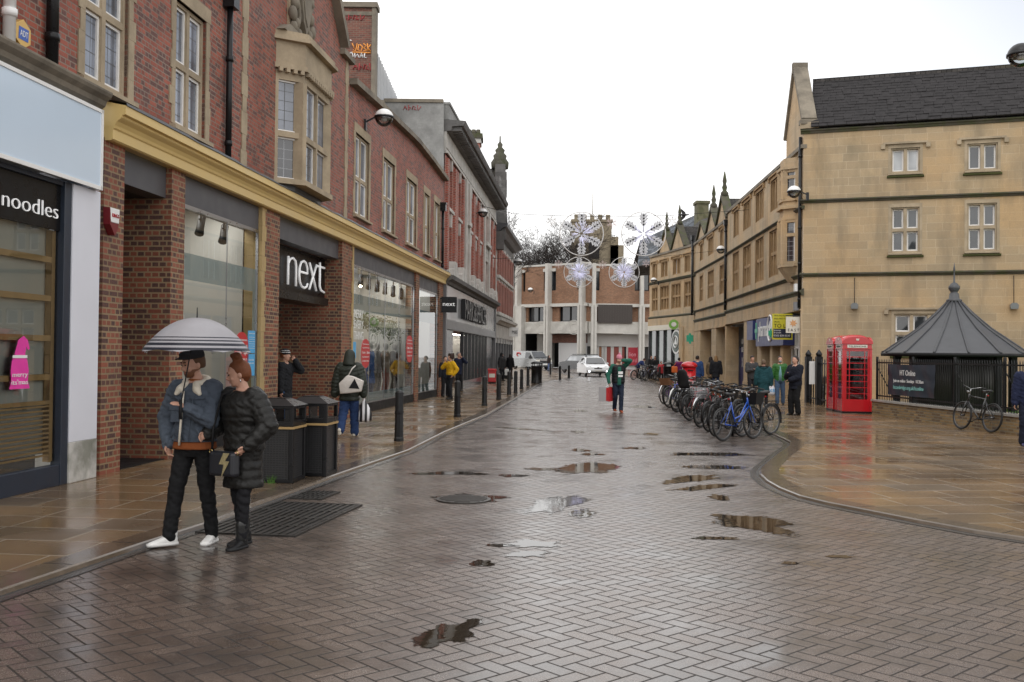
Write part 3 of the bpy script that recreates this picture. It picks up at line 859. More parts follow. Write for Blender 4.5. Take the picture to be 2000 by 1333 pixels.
# roofs behind the parapets
q = MB(LF.m); q.box(-9, uG0, .4, 9, 9.0, 9.6); q.box(uG1, uE, .5, 9, 7.9, 8.2); q.build('roof', M['lead'], shop)
q = MB(LF.m); q.poly([(uG0 + .6, 9.4), (uG1 - .9, 9.4), (uGc, apex - .2)], .41, 8); q.build('roof', M['slate2'], shop)
# quoin strips
rq = random.Random(3); q = MB(LF.m)
for uq in (uG0 + .35, uG1 - .28):
    z = UT
    k = 0
    while z < 9.3:
        w = (.30, .20)[k % 2]; h = .3 if k % 2 else .42
        q.box(uq - w / 2, uq + w / 2, -.02, .05, z, z + h - .004); z += h; k += 1
q.split('quoins', M['trim'], shop)
for i, h in enumerate(wins): window(shop, LF, *h, 2, (.5,), M['trim'], M['glass_lead'], seed=i, depth=.16, mul=.10)
for i, h in enumerate(wing): window(shop, LF, *h, 2, (.46,), M['trim'], M['glass_lead'], seed=i + 9, depth=.15, mul=.10)
# oriel bay
b0, b1, bz0, bz1 = bay; P = .46; cw = .45
plan = [(b0, 0), (b0 + cw, -P), (b1 - cw, -P), (b1, 0)]
q = MB(LF.m)
def ring_band(q, plan, z0, z1, ex):
    c = (b0 + b1) / 2
    pp = [(c + (p[0] - c) * (1 + ex / 1.6), p[1] - ex if p[1] < 0 else .05) for p in plan]
    n = len(pp); v = [(x, y, z0) for x, y in pp] + [(x, y, z1) for x, y in pp]
    q.add(v, [(i, i + 1, i + 1 + n, i + n) for i in range(n - 1)] + [tuple(range(n))[::-1], tuple(range(n, 2 * n))], False)
ring_band(q, plan, bz0 + .02, bz0 + .13, .08)
ring_band(q, plan, 7.42, 7.62, .0); ring_band(q, plan, 7.64, 7.74, .09); ring_band(q, plan, 7.74, 8.22, .03); ring_band(q, plan, 8.22, 8.30, .16); ring_band(q, plan, 8.30, 8.42, .10)
c = (b0 + b1) / 2
for (x0, y0), (x1, y1) in zip(plan, plan[1:]):
    d = Vector((x1 - x0, y1 - y0, 0)); n = int(d.length / .14); nn = Vector((d.y, -d.x, 0)).normalized()
    for k in range(n):
        p = Vector((x0, y0, 0)) + d * ((k + .5) / n) + nn * .05
        X = Matrix.Translation((p.x, p.y, 7.62)) @ Matrix.Rotation(math.atan2(d.y, d.x), 4, 'Z')
        q.box(-.04, .04, -.05, .04, -.06, .03, X)
# piers and mullions of the bay
def bay_lights(q, f, p, A, B, cols):
    A, B = Vector((*A, 0)), Vector((*B, 0)); d = B - A; Ln = d.length
    X = Matrix.Translation(A) @ Matrix.Rotation(math.atan2(d.y, d.x), 4, 'Z')
    za, zm, zz = bz0 + .13, 6.3, 7.42; m = .075
    for i in range(cols + 1):
        u = Ln * i / cols
        q.box(u - m / 2 - (.03 if i in (0, cols) else 0), u + m / 2 + (.03 if i in (0, cols) else 0), 0, .2, za, zz, X)
    q.box(0.05, Ln - .05, .004, .19, zm - .06, zm + .06, X)
    for i in range(cols):
        a, b = Ln * i / cols + .05, Ln * (i + 1) / cols - .05
        for c, e in ((za, zm - .06), (zm + .06, zz)):
            w = .036
            f.box(a, a + w, .07, .12, c, e, X); f.box(b - w, b, .07, .12, c, e, X); f.box(a + w, b - w, .071, .119, c, c + w, X); f.box(a + w, b - w, .071, .119, e - w, e, X)
            p.cm = 1 if (cols == 1 and c == za) else 0
            p.add([(a, .1, c), (b, .1, c), (b, .1, e), (a, .1, e)], [(0, 1, 2, 3)], False, X)
f, p = MB(LF.m), MB(LF.m)
bay_lights(q, f, p, plan[0], plan[1], 1); bay_lights(q, f, p, plan[1], plan[2], 2); bay_lights(q, f, p, plan[2], plan[3], 1)
bw = q.build('bay_window', M['trim'], shop); f.build('frame', M['whitew'], bw); p.build('pane', [M['glass_lead'], M['glass_black']], bw)
q = MB(LF.m); ring_band(q, [(x, y * .7) for x, y in plan], UT - .02, bz0 + .02, -.04); q.build('lead_skirt', M['lead'], shop)
q = MB(LF.m); q.poly([(b0 - .05, 8.42), (b1 + .05, 8.42), (b1 - .3, 8.62), (b0 + .3, 8.62)], -.2, .02); q.build('bay_roof', M['trim_grey'], shop)
# carved crest over the bay
cu, cz = LF.u(598, 60, -.1), 9.35
cu = c
q = MB(LF.m)
q.poly([(cu - .75, cz - .75), (cu + .75, cz - .75), (cu + .75, cz + .1), (cu + .45, cz + .9), (cu - .45, cz + .9), (cu - .75, cz + .1)], -.05, .02)
q.build('panel', M['trim'], shop)
q = MB(LF.m)
sh = [(-.32, .5), (.32, .5), (.34, .05), (.2, -.38), (0, -.62), (-.2, -.38), (-.34, .05)]
q.poly([(cu + x, cz + z) for x, z in sh], -.2, -.05); q.poly([(cu + x * .72, cz + z * .72) for x, z in sh], -.225, -.2)
for sgn in (-1, 1):
    for (x, z, r) in ((.45, .55, .13), (.55, .25, .12), (.56, -.1, .14), (.66, -.35, .16), (.45, -.5, .13), (.3, -.68, .12), (.62, -.62, .12), (.3, .72, .12), (.12, .8, .13)):
        q.ball((cu + sgn * x, -.1, cz + z), (r, .1, r * 1.05), 8)
    q.tube([(cu + sgn * (.45 + .16 * math.sin(t * 2.2)), -.12, cz + .6 - t * .42) for t in [k * .35 for k in range(10)]], .05, 6)
q.build('crest', M['trim_grey'], shop)
# downpipes
def pipe(root, fr, u, y, z0, z1, r=.055, mat='black', hopper=True):
    q = MB(fr.m); q.lathe([(r, z0), (r, z1)], 10, (u, y, 0))
    z = z0 + .3
    while z < z1: q.lathe([(r + .015, z), (r + .015, z + .09)], 10, (u, y, 0)); z += 1.5
    if hopper: q.box(u - .13, u + .13, y - .12, y + .1, z1 - .05, z1 + .22); q.box(u - .16, u + .16, y - .15, y + .1, z1 + .22, z1 + .28)
    return q.build('drainpipe', M[mat], root)
pipe(shop, LF, LF.u(449, 150, -.1), -.09, UT, 7.95)
pipe(shop, LF, LF.u(104, 60, -.1), -.09, 5.25, 7.35, .075)
pipe(shop, LF, LF.u(20, 40, -.1), -.09, 5.25, 9, .07, 'white', False)
pipe(shop, LF, LF.u(864, 450, -.1), -.12, 5.0, 7.6)
# gold cornice
q = MB(LF.m); c0 = LF.u(203, 400)
prof = [(.05, 4.66), (-.08, 4.66), (-.11, 4.68), (-.11, 4.81), (-.13, 4.83), (-.14, 4.87), (-.17, 4.92), (-.22, 4.955), (-.235, 4.97), (-.235, 5.0), (-.29, 5.01), (-.29, 5.13), (.05, 5.2)]
q.profile(prof, c0, uE + .02)
q.build('cornice', M['gold'], shop)
q = MB(LF.m)
rl = random.Random(5); n = 70
pts = [(c0 + (uE - c0) * k / n, rl.uniform(-.012, .02)) for k in range(n + 1)]
for (a, da), (b, db) in zip(pts, pts[1:]):
    q.add([(a, -.305, 5.125 + da * .3), (b, -.305, 5.125 + db * .3), (b, -.30, 5.155 + db), (a, -.30, 5.155 + da), (a, .0, 5.22 + da), (b, .0, 5.22 + db)], [(0, 1, 2, 3), (3, 2, 5, 4)], True)
q.build('flashing', M['lead'], shop)
# ground floor: piers, quoins, fascia, risers
X = {k: LF.u(*v) for k, v in dict(p1a=(203, 450), p1b=(243, 360), p2a=(335, 420), p2b=(361, 430), w1b=(510, 480), p3b=(546, 500), e1=(668, 520), p4b=(690, 540), w2b=(812, 580), p5b=(819, 580), w3b=(857, 600), p6b=(868, 600)).items()}
ub = X
def pier(a, b, dep=.35, z0=.1):
    q.box(a, b, .0, dep, z0, 4.70, skip='bt')
q = MB(LF.m)
pier(c0, X['p1b']); q.box(X['p2a'], X['p2b'], 0, 3.2, .1, 4.7, skip='bt'); q.box(X['w1b'] + .17, X['p3b'], 0, 2.4, .1, 4.7, skip='bt')
q.box(X['e1'], X['p4b'] - .12, 0, 2.4, .1, 4.7, skip='bt'); pier(X['w2b'], X['p5b']); pier(X['w3b'], X['p6b'])
q.box(X['p3b'], X['e1'], 2.2, 2.4, 3.3, 4.7)
q.split('pier', M['brick_pier'], shop)
q = MB(LF.m); rq = random.Random(8)
for (a, b, fl) in ((X['w1b'], X['w1b'] + .17, 1), (X['p4b'] - .12, X['p4b'], -1)):
    z = .1; k = 0
    while z < 4.6:
        h = .30; ex = .07 if k % 2 else 0
        q.box(a - (ex if fl < 0 else 0), b + (ex if fl > 0 else 0), -.02, .34, z, min(z + h, 4.69) - .004); z += h; k += 1
q.split('quoins', M['quoin'], shop)
q = MB(LF.m); zf = 4.2
for a, b, yy in ((X['p1b'], X['p2a'], .1), (X['p2b'], X['w1b'], .06), (X['p3b'], X['e1'], .1), (X['p4b'], X['w2b'], .06), (X['p5b'], X['w3b'], .06)):
    q.box(a, b, yy, yy + .3, zf, 4.69)
q.split('fascia', M['fascia'], shop)
q = MB(LF.m)
for a, b in ((X['p2b'], X['w1b']), (X['p4b'], X['w2b']), (X['p5b'], X['w3b'])): q.box(a, b, .03, .3, .1, .36)
q.split('stall_riser', M['blackm'], shop)
# dark passage, entrance lobby
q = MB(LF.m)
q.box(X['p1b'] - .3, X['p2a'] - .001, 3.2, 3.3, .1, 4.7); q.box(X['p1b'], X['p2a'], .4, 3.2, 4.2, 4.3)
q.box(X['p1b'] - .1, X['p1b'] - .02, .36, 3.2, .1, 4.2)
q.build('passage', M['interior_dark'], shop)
q = MB(LF.m); q.box(X['p1b'], X['p2a'], .05, 3.2, .102, .112); q.box(X['p3b'], X['e1'], .05, 2.3, .102, .112); q.split('doormat', M['blackm'], shop)
q = MB(LF.m); zb1, zb2 = 2.98, 3.16
q.box(X['p3b'] + .01, X['e1'] - .35, .25, .9, zb1, zb2); q.box(X['p3b'], X['e1'], .45, .5, zb2, 4.2); q.box(X['p3b'], X['e1'], .4, 2.3, 4.15, 4.19)
cn = q.build('entrance_sign', M['sign_black'], shop)
a, zz = LF.pix(569, 556, .3); b, _ = LF.pix(639, 572, .3); zt2 = LF.z(569, 499, .3)
q = MB(LF.m)
# tall thin letters
H = zt2 - zz
def stroke(pts, w=.028): q.tube([(a + (b - a) * x, .38, zz + H * z) for x, z in pts], (w, w), 6)
stroke([(0, 0), (0, .98)]); stroke([(0, .72), (.05, .9), (.12, .96), (.18, .88), (.2, .7), (.2, 0)])
stroke([(.3, .55), (.5, .55), (.5, .75), (.46, .92), (.4, .97), (.33, .9), (.29, .7), (.28, .45), (.3, .18), (.35, .04), (.42, .0), (.48, .06), (.51, .18)])
stroke([(.56, 0), (.76, .97)]); stroke([(.56, .97), (.76, 0)])
stroke([(.86, 1.1), (.86, .2), (.9, .05), (1.0, 0)]); stroke([(.78, .94), (1.0, .94)])
q.build('lettering', M['letter'], cn)
q = MB(LF.m); q.box(X['p3b'] + .15, X['e1'] - .2, 2.1, 2.14, .1, 3.0); q.build('glass_door', M['glass_far'], shop)
q = MB(LF.m); q.ball((X['p3b'] + .5, .7, 4.13), (.06, .06, .03), 8); q.build('ceiling_lamp', M['spot_on'], shop)
# display windows
def display(a, b, mull, lit):
    zb, zt = .36, zf
    q = MB(LF.m); w = .035
    q.box(a, b, .05, .1, zt - .06, zt); q.box(a, b, .05, .1, zb, zb + .03); q.box(a, a + w, .05, .1, zb + .03, zt - .06); q.box(b - w, b, .05, .1, zb + .03, zt - .06)
    for m in mull: q.box(m - .006, m + .006, .065, .085, zb + .03, zt - .06)
    o = q.build('display_window', M['steel'], shop)
    q = MB(LF.m); q.add([(a, .075, zb), (b, .075, zb), (b, .075, zt), (a, .075, zt)], [(0, 1, 2, 3)]); q.build('pane', M['shopglass'], o)
    q = MB(LF.m); y = .095
    for (c, d, e, f_) in ((a, b, 2.98, 3.42), (a, b, zb, zb + .3), (a, a + .18, zb + .3, 2.98), (b - .18, b, zb + .3, 2.98)):
        q.add([(c, y, e), (d, y, e), (d, y, f_), (c, y, f_)], [(0, 1, 2, 3)])
    q.build('frosted_band', M['frost'], o)
    q = MB(LF.m); q.add([(a, .35, .4), (b, .35, .4), (b, 2.0, .4), (a, 2.0, .4)], [(0, 1, 2, 3)]); q.build('display_floor', M['floor_in'], o)
    q = MB(LF.m)
    q.box(a, b, 2.0, 2.1, .4, 4.6, skip='kb'); q.box(a, b, .4, 2.0, 4.58, 4.62)
    q.box(b - .02, b + .001, .36, 2.0, .4, 4.58); q.box(a - .001, a + .02, .36, 2.0, .4, 4.58); q.build('back_panel', M['interior'], o)
    ld = bpy.data.lights.new('shop_fill_light', 'AREA'); ld.shape = 'RECTANGLE'; ld.size = max(.6, b - a - .8); ld.size_y = .5; ld.energy = lit * (b - a); ld.color = (1, .97, .92)  # fill lamp added out of view above the header to brighten the display
    lo = bpy.data.objects.new('shop_fill_light', ld); COL.objects.link(lo); lo.parent = o
    lo.matrix_local = Matrix.Translation(-WORLD[o.name]) @ LF.m @ Matrix.Translation(((a + b) / 2, .75, 4.54))
    return o
w1 = display(X['p2b'], X['w1b'], [X['p2b'] + (X['w1b'] - X['p2b']) * .56], 13)
L2 = X['w2b'] - X['p4b']
w2 = display(X['p4b'], X['w2b'], [X['p4b'] + L2 * k for k in (.25, .48, .72)], 20)
w3 = display(X['p5b'], X['w3b'], [], 9)
# spotlights in the display windows
def spotlight(px, py, lab, lit=False, grp='spotlights hung in the display windows', yd=.5):
    u, z = LF.pix(px, py, yd)
    t = thing('spotlight', lab, 'spotlight', LF.pt(u, yd, z), world=True, group=grp)
    q = MB(LF.m); q.tube([(u, yd, min(z + .34, 4.4)), (u, yd, z + .08)], .018, 6); q.tube([(u - .06, yd, z + .1), (u + .06, yd, z + .1)], .02, 6); q.build('bracket', M['blackm'], t)
    q = MB(LF.m); d = Vector((-.11, -.02, -.17)); c = Vector((u, yd, z)); q.tube([c - d, c - d * .95, c + d * .4, c + d], [.05, .07, .07, .085], 10); q.build('lamp_head', M['blackm'], t)
    if lit:
        q = MB(LF.m); q.ball(c + d * 1.05, .05, 8); q.build('bulb', M['spot_on'], t)
for px, py, lab in ((392, 440, 'black spotlight nearest the brick passage in the display window over the umbrella'), (437, 457, 'middle black spotlight in the display window over the umbrella'), (475, 470, 'black spotlight beside the yellow quoins in the display window over the umbrella')):
    spotlight(px, py, lab)
pl = ['first', 'second', 'third', 'fourth', 'fifth', 'sixth', 'seventh']
for k, px in enumerate((705, 720, 737, 752, 768, 783, 797)):
    spotlight(px, 548 + k * 5.2, '%s black spotlight from the left in the mannequin window%s' % (pl[k], ', lit' if k in (0, 6) else ''), k in (0, 6))
spotlight(836, 590, 'lit black spotlight in the narrow window beside the hanging shop sign', True)
# posters and lettering on the glass
def poster(name, lab, cat, px0, px1, py0, py1, mat, oval=False, texts=(), y=.11, frw=LF):
    u0, z1 = frw.pix(px0, py0, y); u1, z0 = frw.pix(px1, py1, y)
    t = thing(name, lab, cat, frw.pt(u0, y, z0), world=True)
    q = MB(frw.m)
    if oval: q.poly([((u0 + u1) / 2 + (u1 - u0) / 2 * math.copysign(abs(math.cos(a)) ** .8, math.cos(a)), (z0 + z1) / 2 + (z1 - z0) / 2 * math.copysign(abs(math.sin(a)) ** .8, math.sin(a))) for a in [2 * math.pi * k / 28 for k in range(28)]], y, y + .006)
    else: q.box(u0, u1, y, y + .006, z0, z1)
    q.build('sheet', mat, t)
    if texts:
        q = MB(frw.m)
        for s, fa, fb, fz, fh in texts: q.letters(s, u0 + (u1 - u0) * fa, u0 + (u1 - u0) * fb, z0 + (z1 - z0) * fz, (z1 - z0) * fh, y - .006, .004)
        q.split('lettering', M['white'], t, 0, .02)
    return t
M['red_vinyl'] = paint('red_poster', (.52, .03, .035), .4); M['blue_vinyl'] = paint('blue_poster', (.09, .40, .72), .4)
TX = (('Christmas', .15, .85, .80, .05), ('opening', .12, .88, .68, .05), ('11am - 3pm', .06, .94, .50, .09), ('SUNDAY', .12, .88, .36, .05), ('CHRISTMAS', .12, .88, .22, .05))
poster('opening_hours_poster', 'red oval opening hours poster on the window behind the couple', 'poster', 459, 485, 648, 735, M['red_vinyl'], True, TX, .065)
poster('opening_hours_poster', 'red oval opening hours poster at the left of the mannequin window', 'poster', 706, 722, 662, 719, M['red_vinyl'], True, TX, .065)
poster('opening_hours_poster', 'red oval opening hours poster at the right of the mannequin window', 'poster', 794, 806, 655, 708, M['red_vinyl'], True, TX, .065)
poster('notice', 'tall sky blue notice above another on the window behind the couple', 'notice', 485, 498, 646, 690, M['blue_vinyl'], False, [('SHOP SAFE', .1, .9, .85, .05)] + [('keep two metres', .1, .9, .7 - k * .1, .03) for k in range(6)], .065)
poster('notice', 'sky blue notice lower down on the window behind the couple', 'notice', 483, 497, 692, 734, M['blue_vinyl'], False, (('PLEASE', .15, .85, .7, .06), ('WAIT HERE', .15, .85, .55, .06)), .065)
poster('notice', 'narrow blue notice at the left edge of the mannequin window', 'notice', 690, 695, 668, 700, M['blue_vinyl'], False, (), .065)
q = MB(LF.m)
for s, py in (('MERRY', 620), ('EVERY', 641), ('THING', 663)):
    a, zz = LF.pix(691, py, .07); b, _ = LF.pix(709, py, .07); q.letters(s, a, b, zz, .23, .06, .005)
q.build('window_lettering', M['white'], shop)
# sale garland and mannequins in the big window
gar = MB(LF.m); rg = random.Random(2)
ga, gb = LF.u(700, 600, .6), LF.u(775, 600, .6)
for k in range(900):
    t = rg.random(); u = ga + (gb - ga) * t + rg.gauss(0, .1); z = 2.78 - .5 * (t ** 1.5) * rg.random() + rg.gauss(0, .12); y = .6 + rg.gauss(0, .12)
    d = Vector((rg.uniform(-1, 1), rg.uniform(-1, 1), rg.uniform(-1, 1))).normalized() * .055; e = d.orthogonal().normalized() * .03; c = Vector((u, y, z))
    gar.add([c - d, c + e, c + d, c - e], [(0, 1, 2, 3)])
gr = gar.build('garland', paint('green_garland', (.07, .085, .03), .6, var=.6, scale=9)); tag(gr, 'green leafy Christmas garland hung in the mannequin window', 'garland')
# ------------------------------------------------------------------ LEFT: department store beyond, grey building, gabled house, brick block
O2 = LF.pt(uE + .02, 0, 0); MF = Fr((O2.x, O2.y), (0.075, 1))
UL = MF.u(967, 450)
M['soot'] = stone('sooty_stone', (.17, .165, .16), .5)
store = thing('department_store', 'bright red brick department store with pale stone window bays and large black letters', 'building', MF.pt(UL / 2, 0, 0), world=True)
U = lambda px, py=450, y=0.0: MF.u(px, py, y)
zC = 4.75
bays = [(0.25, U(903), 2, 'b'), (U(903), U(912.5), 1, 's'), (U(912.5), U(941), 3, 'b'), (U(941), U(952), 1, 's'), (U(952), UL - .5, 2, 'b')]
q = MB(MF.m); holes = []; wl_ = []
zr = [(5.35, 7.35), (8.0, 9.75)]
for a, b, n, k in bays:
    if k == 'b':
        w = (b - a) / n
        for i in range(n):
            for z0, z1 in zr:
                h = (a + w * i + w * .28, a + w * i + w * .74, z0, z1); holes.append(h)
wall_grid(q, 0, UL, zC + .4, 10.1, holes, .5)
# brick pilaster ribs between the windows
for a, b, n, k in bays:
    if k == 'b':
        w = (b - a) / n
        for i in range(n):
            q.box(a + w * i + .05, a + w * i + w * .16, -.12, .02, zC + .6, 9.95); q.box(a + w * (i + 1) - w * .16, a + w * (i + 1) - .05, -.12, .02, zC + .6, 9.95)
q.build('wall', M['brick_store'], store)
for i, h in enumerate(holes):
    f = MB(MF.m); u0, u1, z0, z1 = h; y = .34
    f.box(u0, u0 + .07, y, y + .1, z0, z1); f.box(u1 - .07, u1, y, y + .1, z0, z1); f.box(u0 + .07, u1 - .07, y, y + .09, z1 - .08, z1); f.box(u0 + .07, u1 - .07, y, y + .09, z0, z0 + .08)
    f.box((u0 + u1) / 2 - .03, (u0 + u1) / 2 + .03, y, y + .08, z0 + .08, z1 - .08)
    f.box(u0 - .12, u1 + .12, -.1, .3, z0 - .14, z0 - .003)
    f.poly([((u0 + u1) / 2 - .1, z1 - .12), ((u0 + u1) / 2 + .1, z1 - .12), ((u0 + u1) / 2 + .16, z1 + .42), ((u0 + u1) / 2 - .16, z1 + .42)], -.09, .1)
    w = f.build('window', M['portland'], store)
    p = MB(MF.m); p.add([(u0, y + .05, z0), (u1, y + .05, z0), (u1, y + .05, z1), (u0, y + .05, z1)], [(0, 1, 2, 3)]); p.build('pane', M['glass'], w)
for a, b, n, k in bays:
    if k == 's':
        f = MB(MF.m)
        f.box(a, a + .5, -.2, .1, zC + .4, 10.1); f.box(b - .5, b, -.2, .1, zC + .4, 10.1); f.box(a + .5, b - .5, -.12, .1, 7.15, 8.1)
        f.box(a + .4, b - .4, -.3, .05, 7.95, 8.15); f.box(a + .5, b - .5, -.1, .1, zC + .4, 5.4); f.box(a + .5, b - .5, -.1, .1, 9.8, 10.1)
        for zz in (7.35, 7.62): f.box(a + .8, b - .8, -.15, -.11, zz, zz + .12)
        w = f.build('stone_bay', M['portland'], store)
        p = MB(MF.m)
        for z0, z1 in ((5.4, 7.15), (8.1, 9.8)): p.add([(a + .5, .06, z0), (b - .5, .06, z0), (b - .5, .06, z1), (a + .5, .06, z1)], [(0, 1, 2, 3)])
        p.build('pane', M['glass'], w)
q = MB(MF.m)
q.box(0, UL, -.06, .3, 10.1, 11.0); q.box(0, UL, -.12, .3, 10.1, 10.22); q.box(0, UL, -.1, .3, 10.3, 10.36)
q.build('frieze', M['portland'], store)
q = MB(MF.m)
q.profile([(.1, 11.0), (-.25, 11.02), (-.3, 11.2), (-.75, 11.22), (-.8, 11.3), (-.85, 11.42), (.1, 11.5)], -.02, UL)
for k in range(int(UL / .42)): q.box(.1 + k * .42, .28 + k * .42, -.66, -.26, 11.03, 11.2)
q.build('cornice', M['soot'], store)
q = MB(MF.m); q.box(0, UL, -.15, .3, 11.5, 12.1); q.box(-.03, UL, -.2, .35, 12.1, 12.2); q.build('parapet', M['render_grey'], store)
q = MB(MF.m)
q.profile([(.05, zC - .05), (-.15, zC - .03), (-.2, zC + .08), (-.38, zC + .14), (-.42, zC + .3), (.05, zC + .38)], 0, UL)
q.build('cornice', M['soot'], store)
q = MB(MF.m)
for a, b, n, k in bays:
    if k == 'b':
        w = (b - a) / n
        for i in range(n):
            c = a + w * (i + .51)
            for s_ in (-1, 1):
                q.poly([(c + s_ * .1, zC + .36), (c + s_ * .75, zC + .36), (c + s_ * .7, zC + .62), (c + s_ * .5, zC + .7), (c + s_ * .42, zC + .95), (c + s_ * .2, zC + 1.0), (c + s_ * .1, zC + .75)], -.3, -.02)
q.split('scroll', M['portland'], store)
q = MB(MF.m); q.box(.3, UL - .2, -.05, .1, 3.25, zC - .05)
q.cm = 1; q.box(.3, UL - .2, -.1, .1, 2.85, 3.25); q.box(.0, .3, -.12, .2, .1, zC - .05); q.box(UL - .2, UL + .1, -.12, .2, .1, zC - .05)
fa = q.build('fascia', [paint('grey_fascia_panel', (.30, .305, .31), .18, var=.06, scale=.6), paint('grey_frame', (.14, .14, .145), .4)], store)
a, zz = MF.pix(906, 625, -.2); b, _ = MF.pix(948, 636, -.2)
q = MB(MF.m); q.letters('MARKS&SPENCER', a, b, 3.45, .95, -.27, .2); q.build('lettering', M['black'], fa)
# shop floor
q = MB(MF.m)
segs = [(.3, U(887, 650), 'd'), (U(887, 650), U(906, 650), 'o'), (U(906, 650), U(951, 650), 'g'), (U(951, 650), UL - .2, 'd')]
for a, b, k in segs:
    if k == 'd': q.box(a, b, .05, .2, .1, 2.85)
    if k == 'o': q.box(a, b, 1.6, 1.8, .1, 2.85)
    if k == 'g':
        q.box(a, b, .02, .3, .1, .5)
        n = 7
        for i in range(n + 1): c = a + (b - a) * i / n; q.box(c - .06, c + .06, .0, .18, .5, 2.85)
q.build('shopfront', paint('dark_granite_cladding', (.04, .04, .042), .2), store)
ga, gb = segs[2][0], segs[2][1]
q = MB(MF.m); q.add([(ga, .1, .5), (gb, .1, .5), (gb, .1, 2.85), (ga, .1, 2.85)], [(0, 1, 2, 3)]); q.build('shop_window', M['shopglass'], store)
q = MB(MF.m); q.box(ga, gb, 1.4, 1.5, .5, 2.85); q.build('back_panel', M['interior'], store)
q = MB(MF.m); q.box(ga + .3, gb - .3, .8, .9, 2.78, 2.82); q.build('fill_strip', M['strip'], store)  # glowing strip added to brighten the space behind the shop window
# rear mass and the rendered party wall that faces us
q = MB(MF.m); q.box(0.02, UL, .32, 14, 10.2, 11.9); q.build('roof', M['lead'], store)
pw = [at(742, 300, 42.2), at(742, 232, 42.2), at(752, 199, 42.2), at(846, 199, 42.2), at(868, 200, 42.2), at(868, 300, 42.2)]
PW = Fr((-8, O2.y - .25), (1, 0))
pts = [PW.pix(*p) for p in ((655, 300), (655, 215), (742, 235), (752, 199), (845, 198), (866.5, 200), (866.5, 390), (700, 390))]
q = MB(PW.m); q.poly(pts, 0, .2); q.build('party_wall', M['render_grey'], store)
q = MB(PW.m); (a, z), (b, z2) = PW.pix(750, 199), PW.pix(866, 199); q.box(a, b, -.06, .26, z - .02, z + .12); q.build('coping', M['trim_grey'], store)
def graffito(fr, strokes, px, py, w, h, mat, name='graffiti', lab=None, parent=None, y=-.01, r=.045):
    (u0, z1), (u1, z0) = fr.pix(px, py, y), fr.pix(px + w, py + h, y); q = MB(fr.m)
    for s in strokes: q.tube([(u0 + (u1 - u0) * a, y, z0 + (z1 - z0) * b) for a, b in s], (r, r), 5)
    o = q.build(name, mat, parent)
    if lab: o['label'] = lab
    return o
SQ = [[(0, .2), (.1, .8), (.2, .2)], [(.05, .5), (.18, .5)], [(.3, .9), (.28, .1), (.42, .5), (.3, .6)], [(.5, .2), (.55, .8), (.68, .6), (.6, .3), (.75, .2)], [(.8, .9), (.84, .1), (1, .7)]]
graffito(PW, SQ, 788, 204, 34, 14, paint('red_spray', (.35, .05, .05), .6), parent=store, lab='faded red spray paint tag', r=.018)
# --- brick block with graffiti
BF = Fr((-13, 39.0), (1, 0))
block = thing('brick_block', 'tall sooty brick block covered in graffiti rising behind the gabled shop', 'building', (-9, 39, 0), world=True)
(ur, zt) = BF.pix(733, 16); zr_ = BF.z(733, 97); ur0 = BF.u(733, 150)
q = MB(BF.m); q.box(0, ur, 0, .5, 6, zt); q.build('wall', M['brick_block'], block)
q = MB(BF.m); q.box(-.1, ur + .1, -.12, .6, zt, zt + .2); q.box(ur - .12, ur + .04, -.06, .55, 8, zt - .001); q.box(0, ur, -.03, .0, zt - .3, zt - .15); q.build('coping', M['trim_grey'], block)
z_s = BF.z(733, 193)
q = MB(BF.m)
q.box(0, ur - .02, .5, 7.5, z_s, zr_)
for k in range(15): q.box(ur - .02, ur + .06, .6 + k * .46, .72 + k * .46, z_s, zr_ + .02)
q.build('slatted_wall', paint('pale_slats', (.50, .51, .52), .5), block)
q = MB(BF.m); q.box(-.1, ur + .35, .2, 7.6, z_s - .2, z_s); q.build('ledge', M['trim_grey'], block)
WS, OS, RS = paint('white_spray', (.7, .7, .7), .6), paint('orange_spray', (.75, .3, .06), .6), paint('red_spray_old', (.33, .035, .04), .7)
graffito(BF, [[(0, .1), (.05, .9), (.3, .8)], [(.3, .2), (.45, .85), (.6, .2)], [(.7, .8), (1, .75)]], 668, 74, 19, 24, WS, parent=block, lab='white spray paint tag', r=.03)
graffito(BF, [[(0, .9), (.12, .4), (.25, .9), (.2, .2), (.05, .3)], [(.35, .8), (.3, .3), (.5, .2), (.55, .6), (.4, .8)], [(.6, .9), (.75, .7), (.62, .5), (.78, .3), (.6, .2)], [(.82, .9), (.84, .2)], [(1, .8), (.84, .5), (1, .2)], [(0, .1), (1, .05)]], 688, 83, 36, 22, OS, parent=block, lab='orange spray paint tag', r=.03)
graffito(BF, [[(.05, .3), (.0, .7), (.2, .9), (.28, .5), (.1, .2), (.25, .3)], [(.35, .8), (.38, .3), (.5, .7), (.6, .3)], [(.65, .3), (.72, .9), (.8, .3)], [(.66, .5), (.8, .55)], [(.9, .8), (.86, .4), (1, .3)]], 680, 101, 36, 18, WS, parent=block, lab='white bubble letter tag', r=.03)
graffito(BF, SQ, 690, 122, 40, 18, RS, parent=block, lab='faded red tag', r=.025); graffito(BF, SQ, 668, 26, 44, 16, RS, parent=block, lab='faded red tag near the top', r=.025)
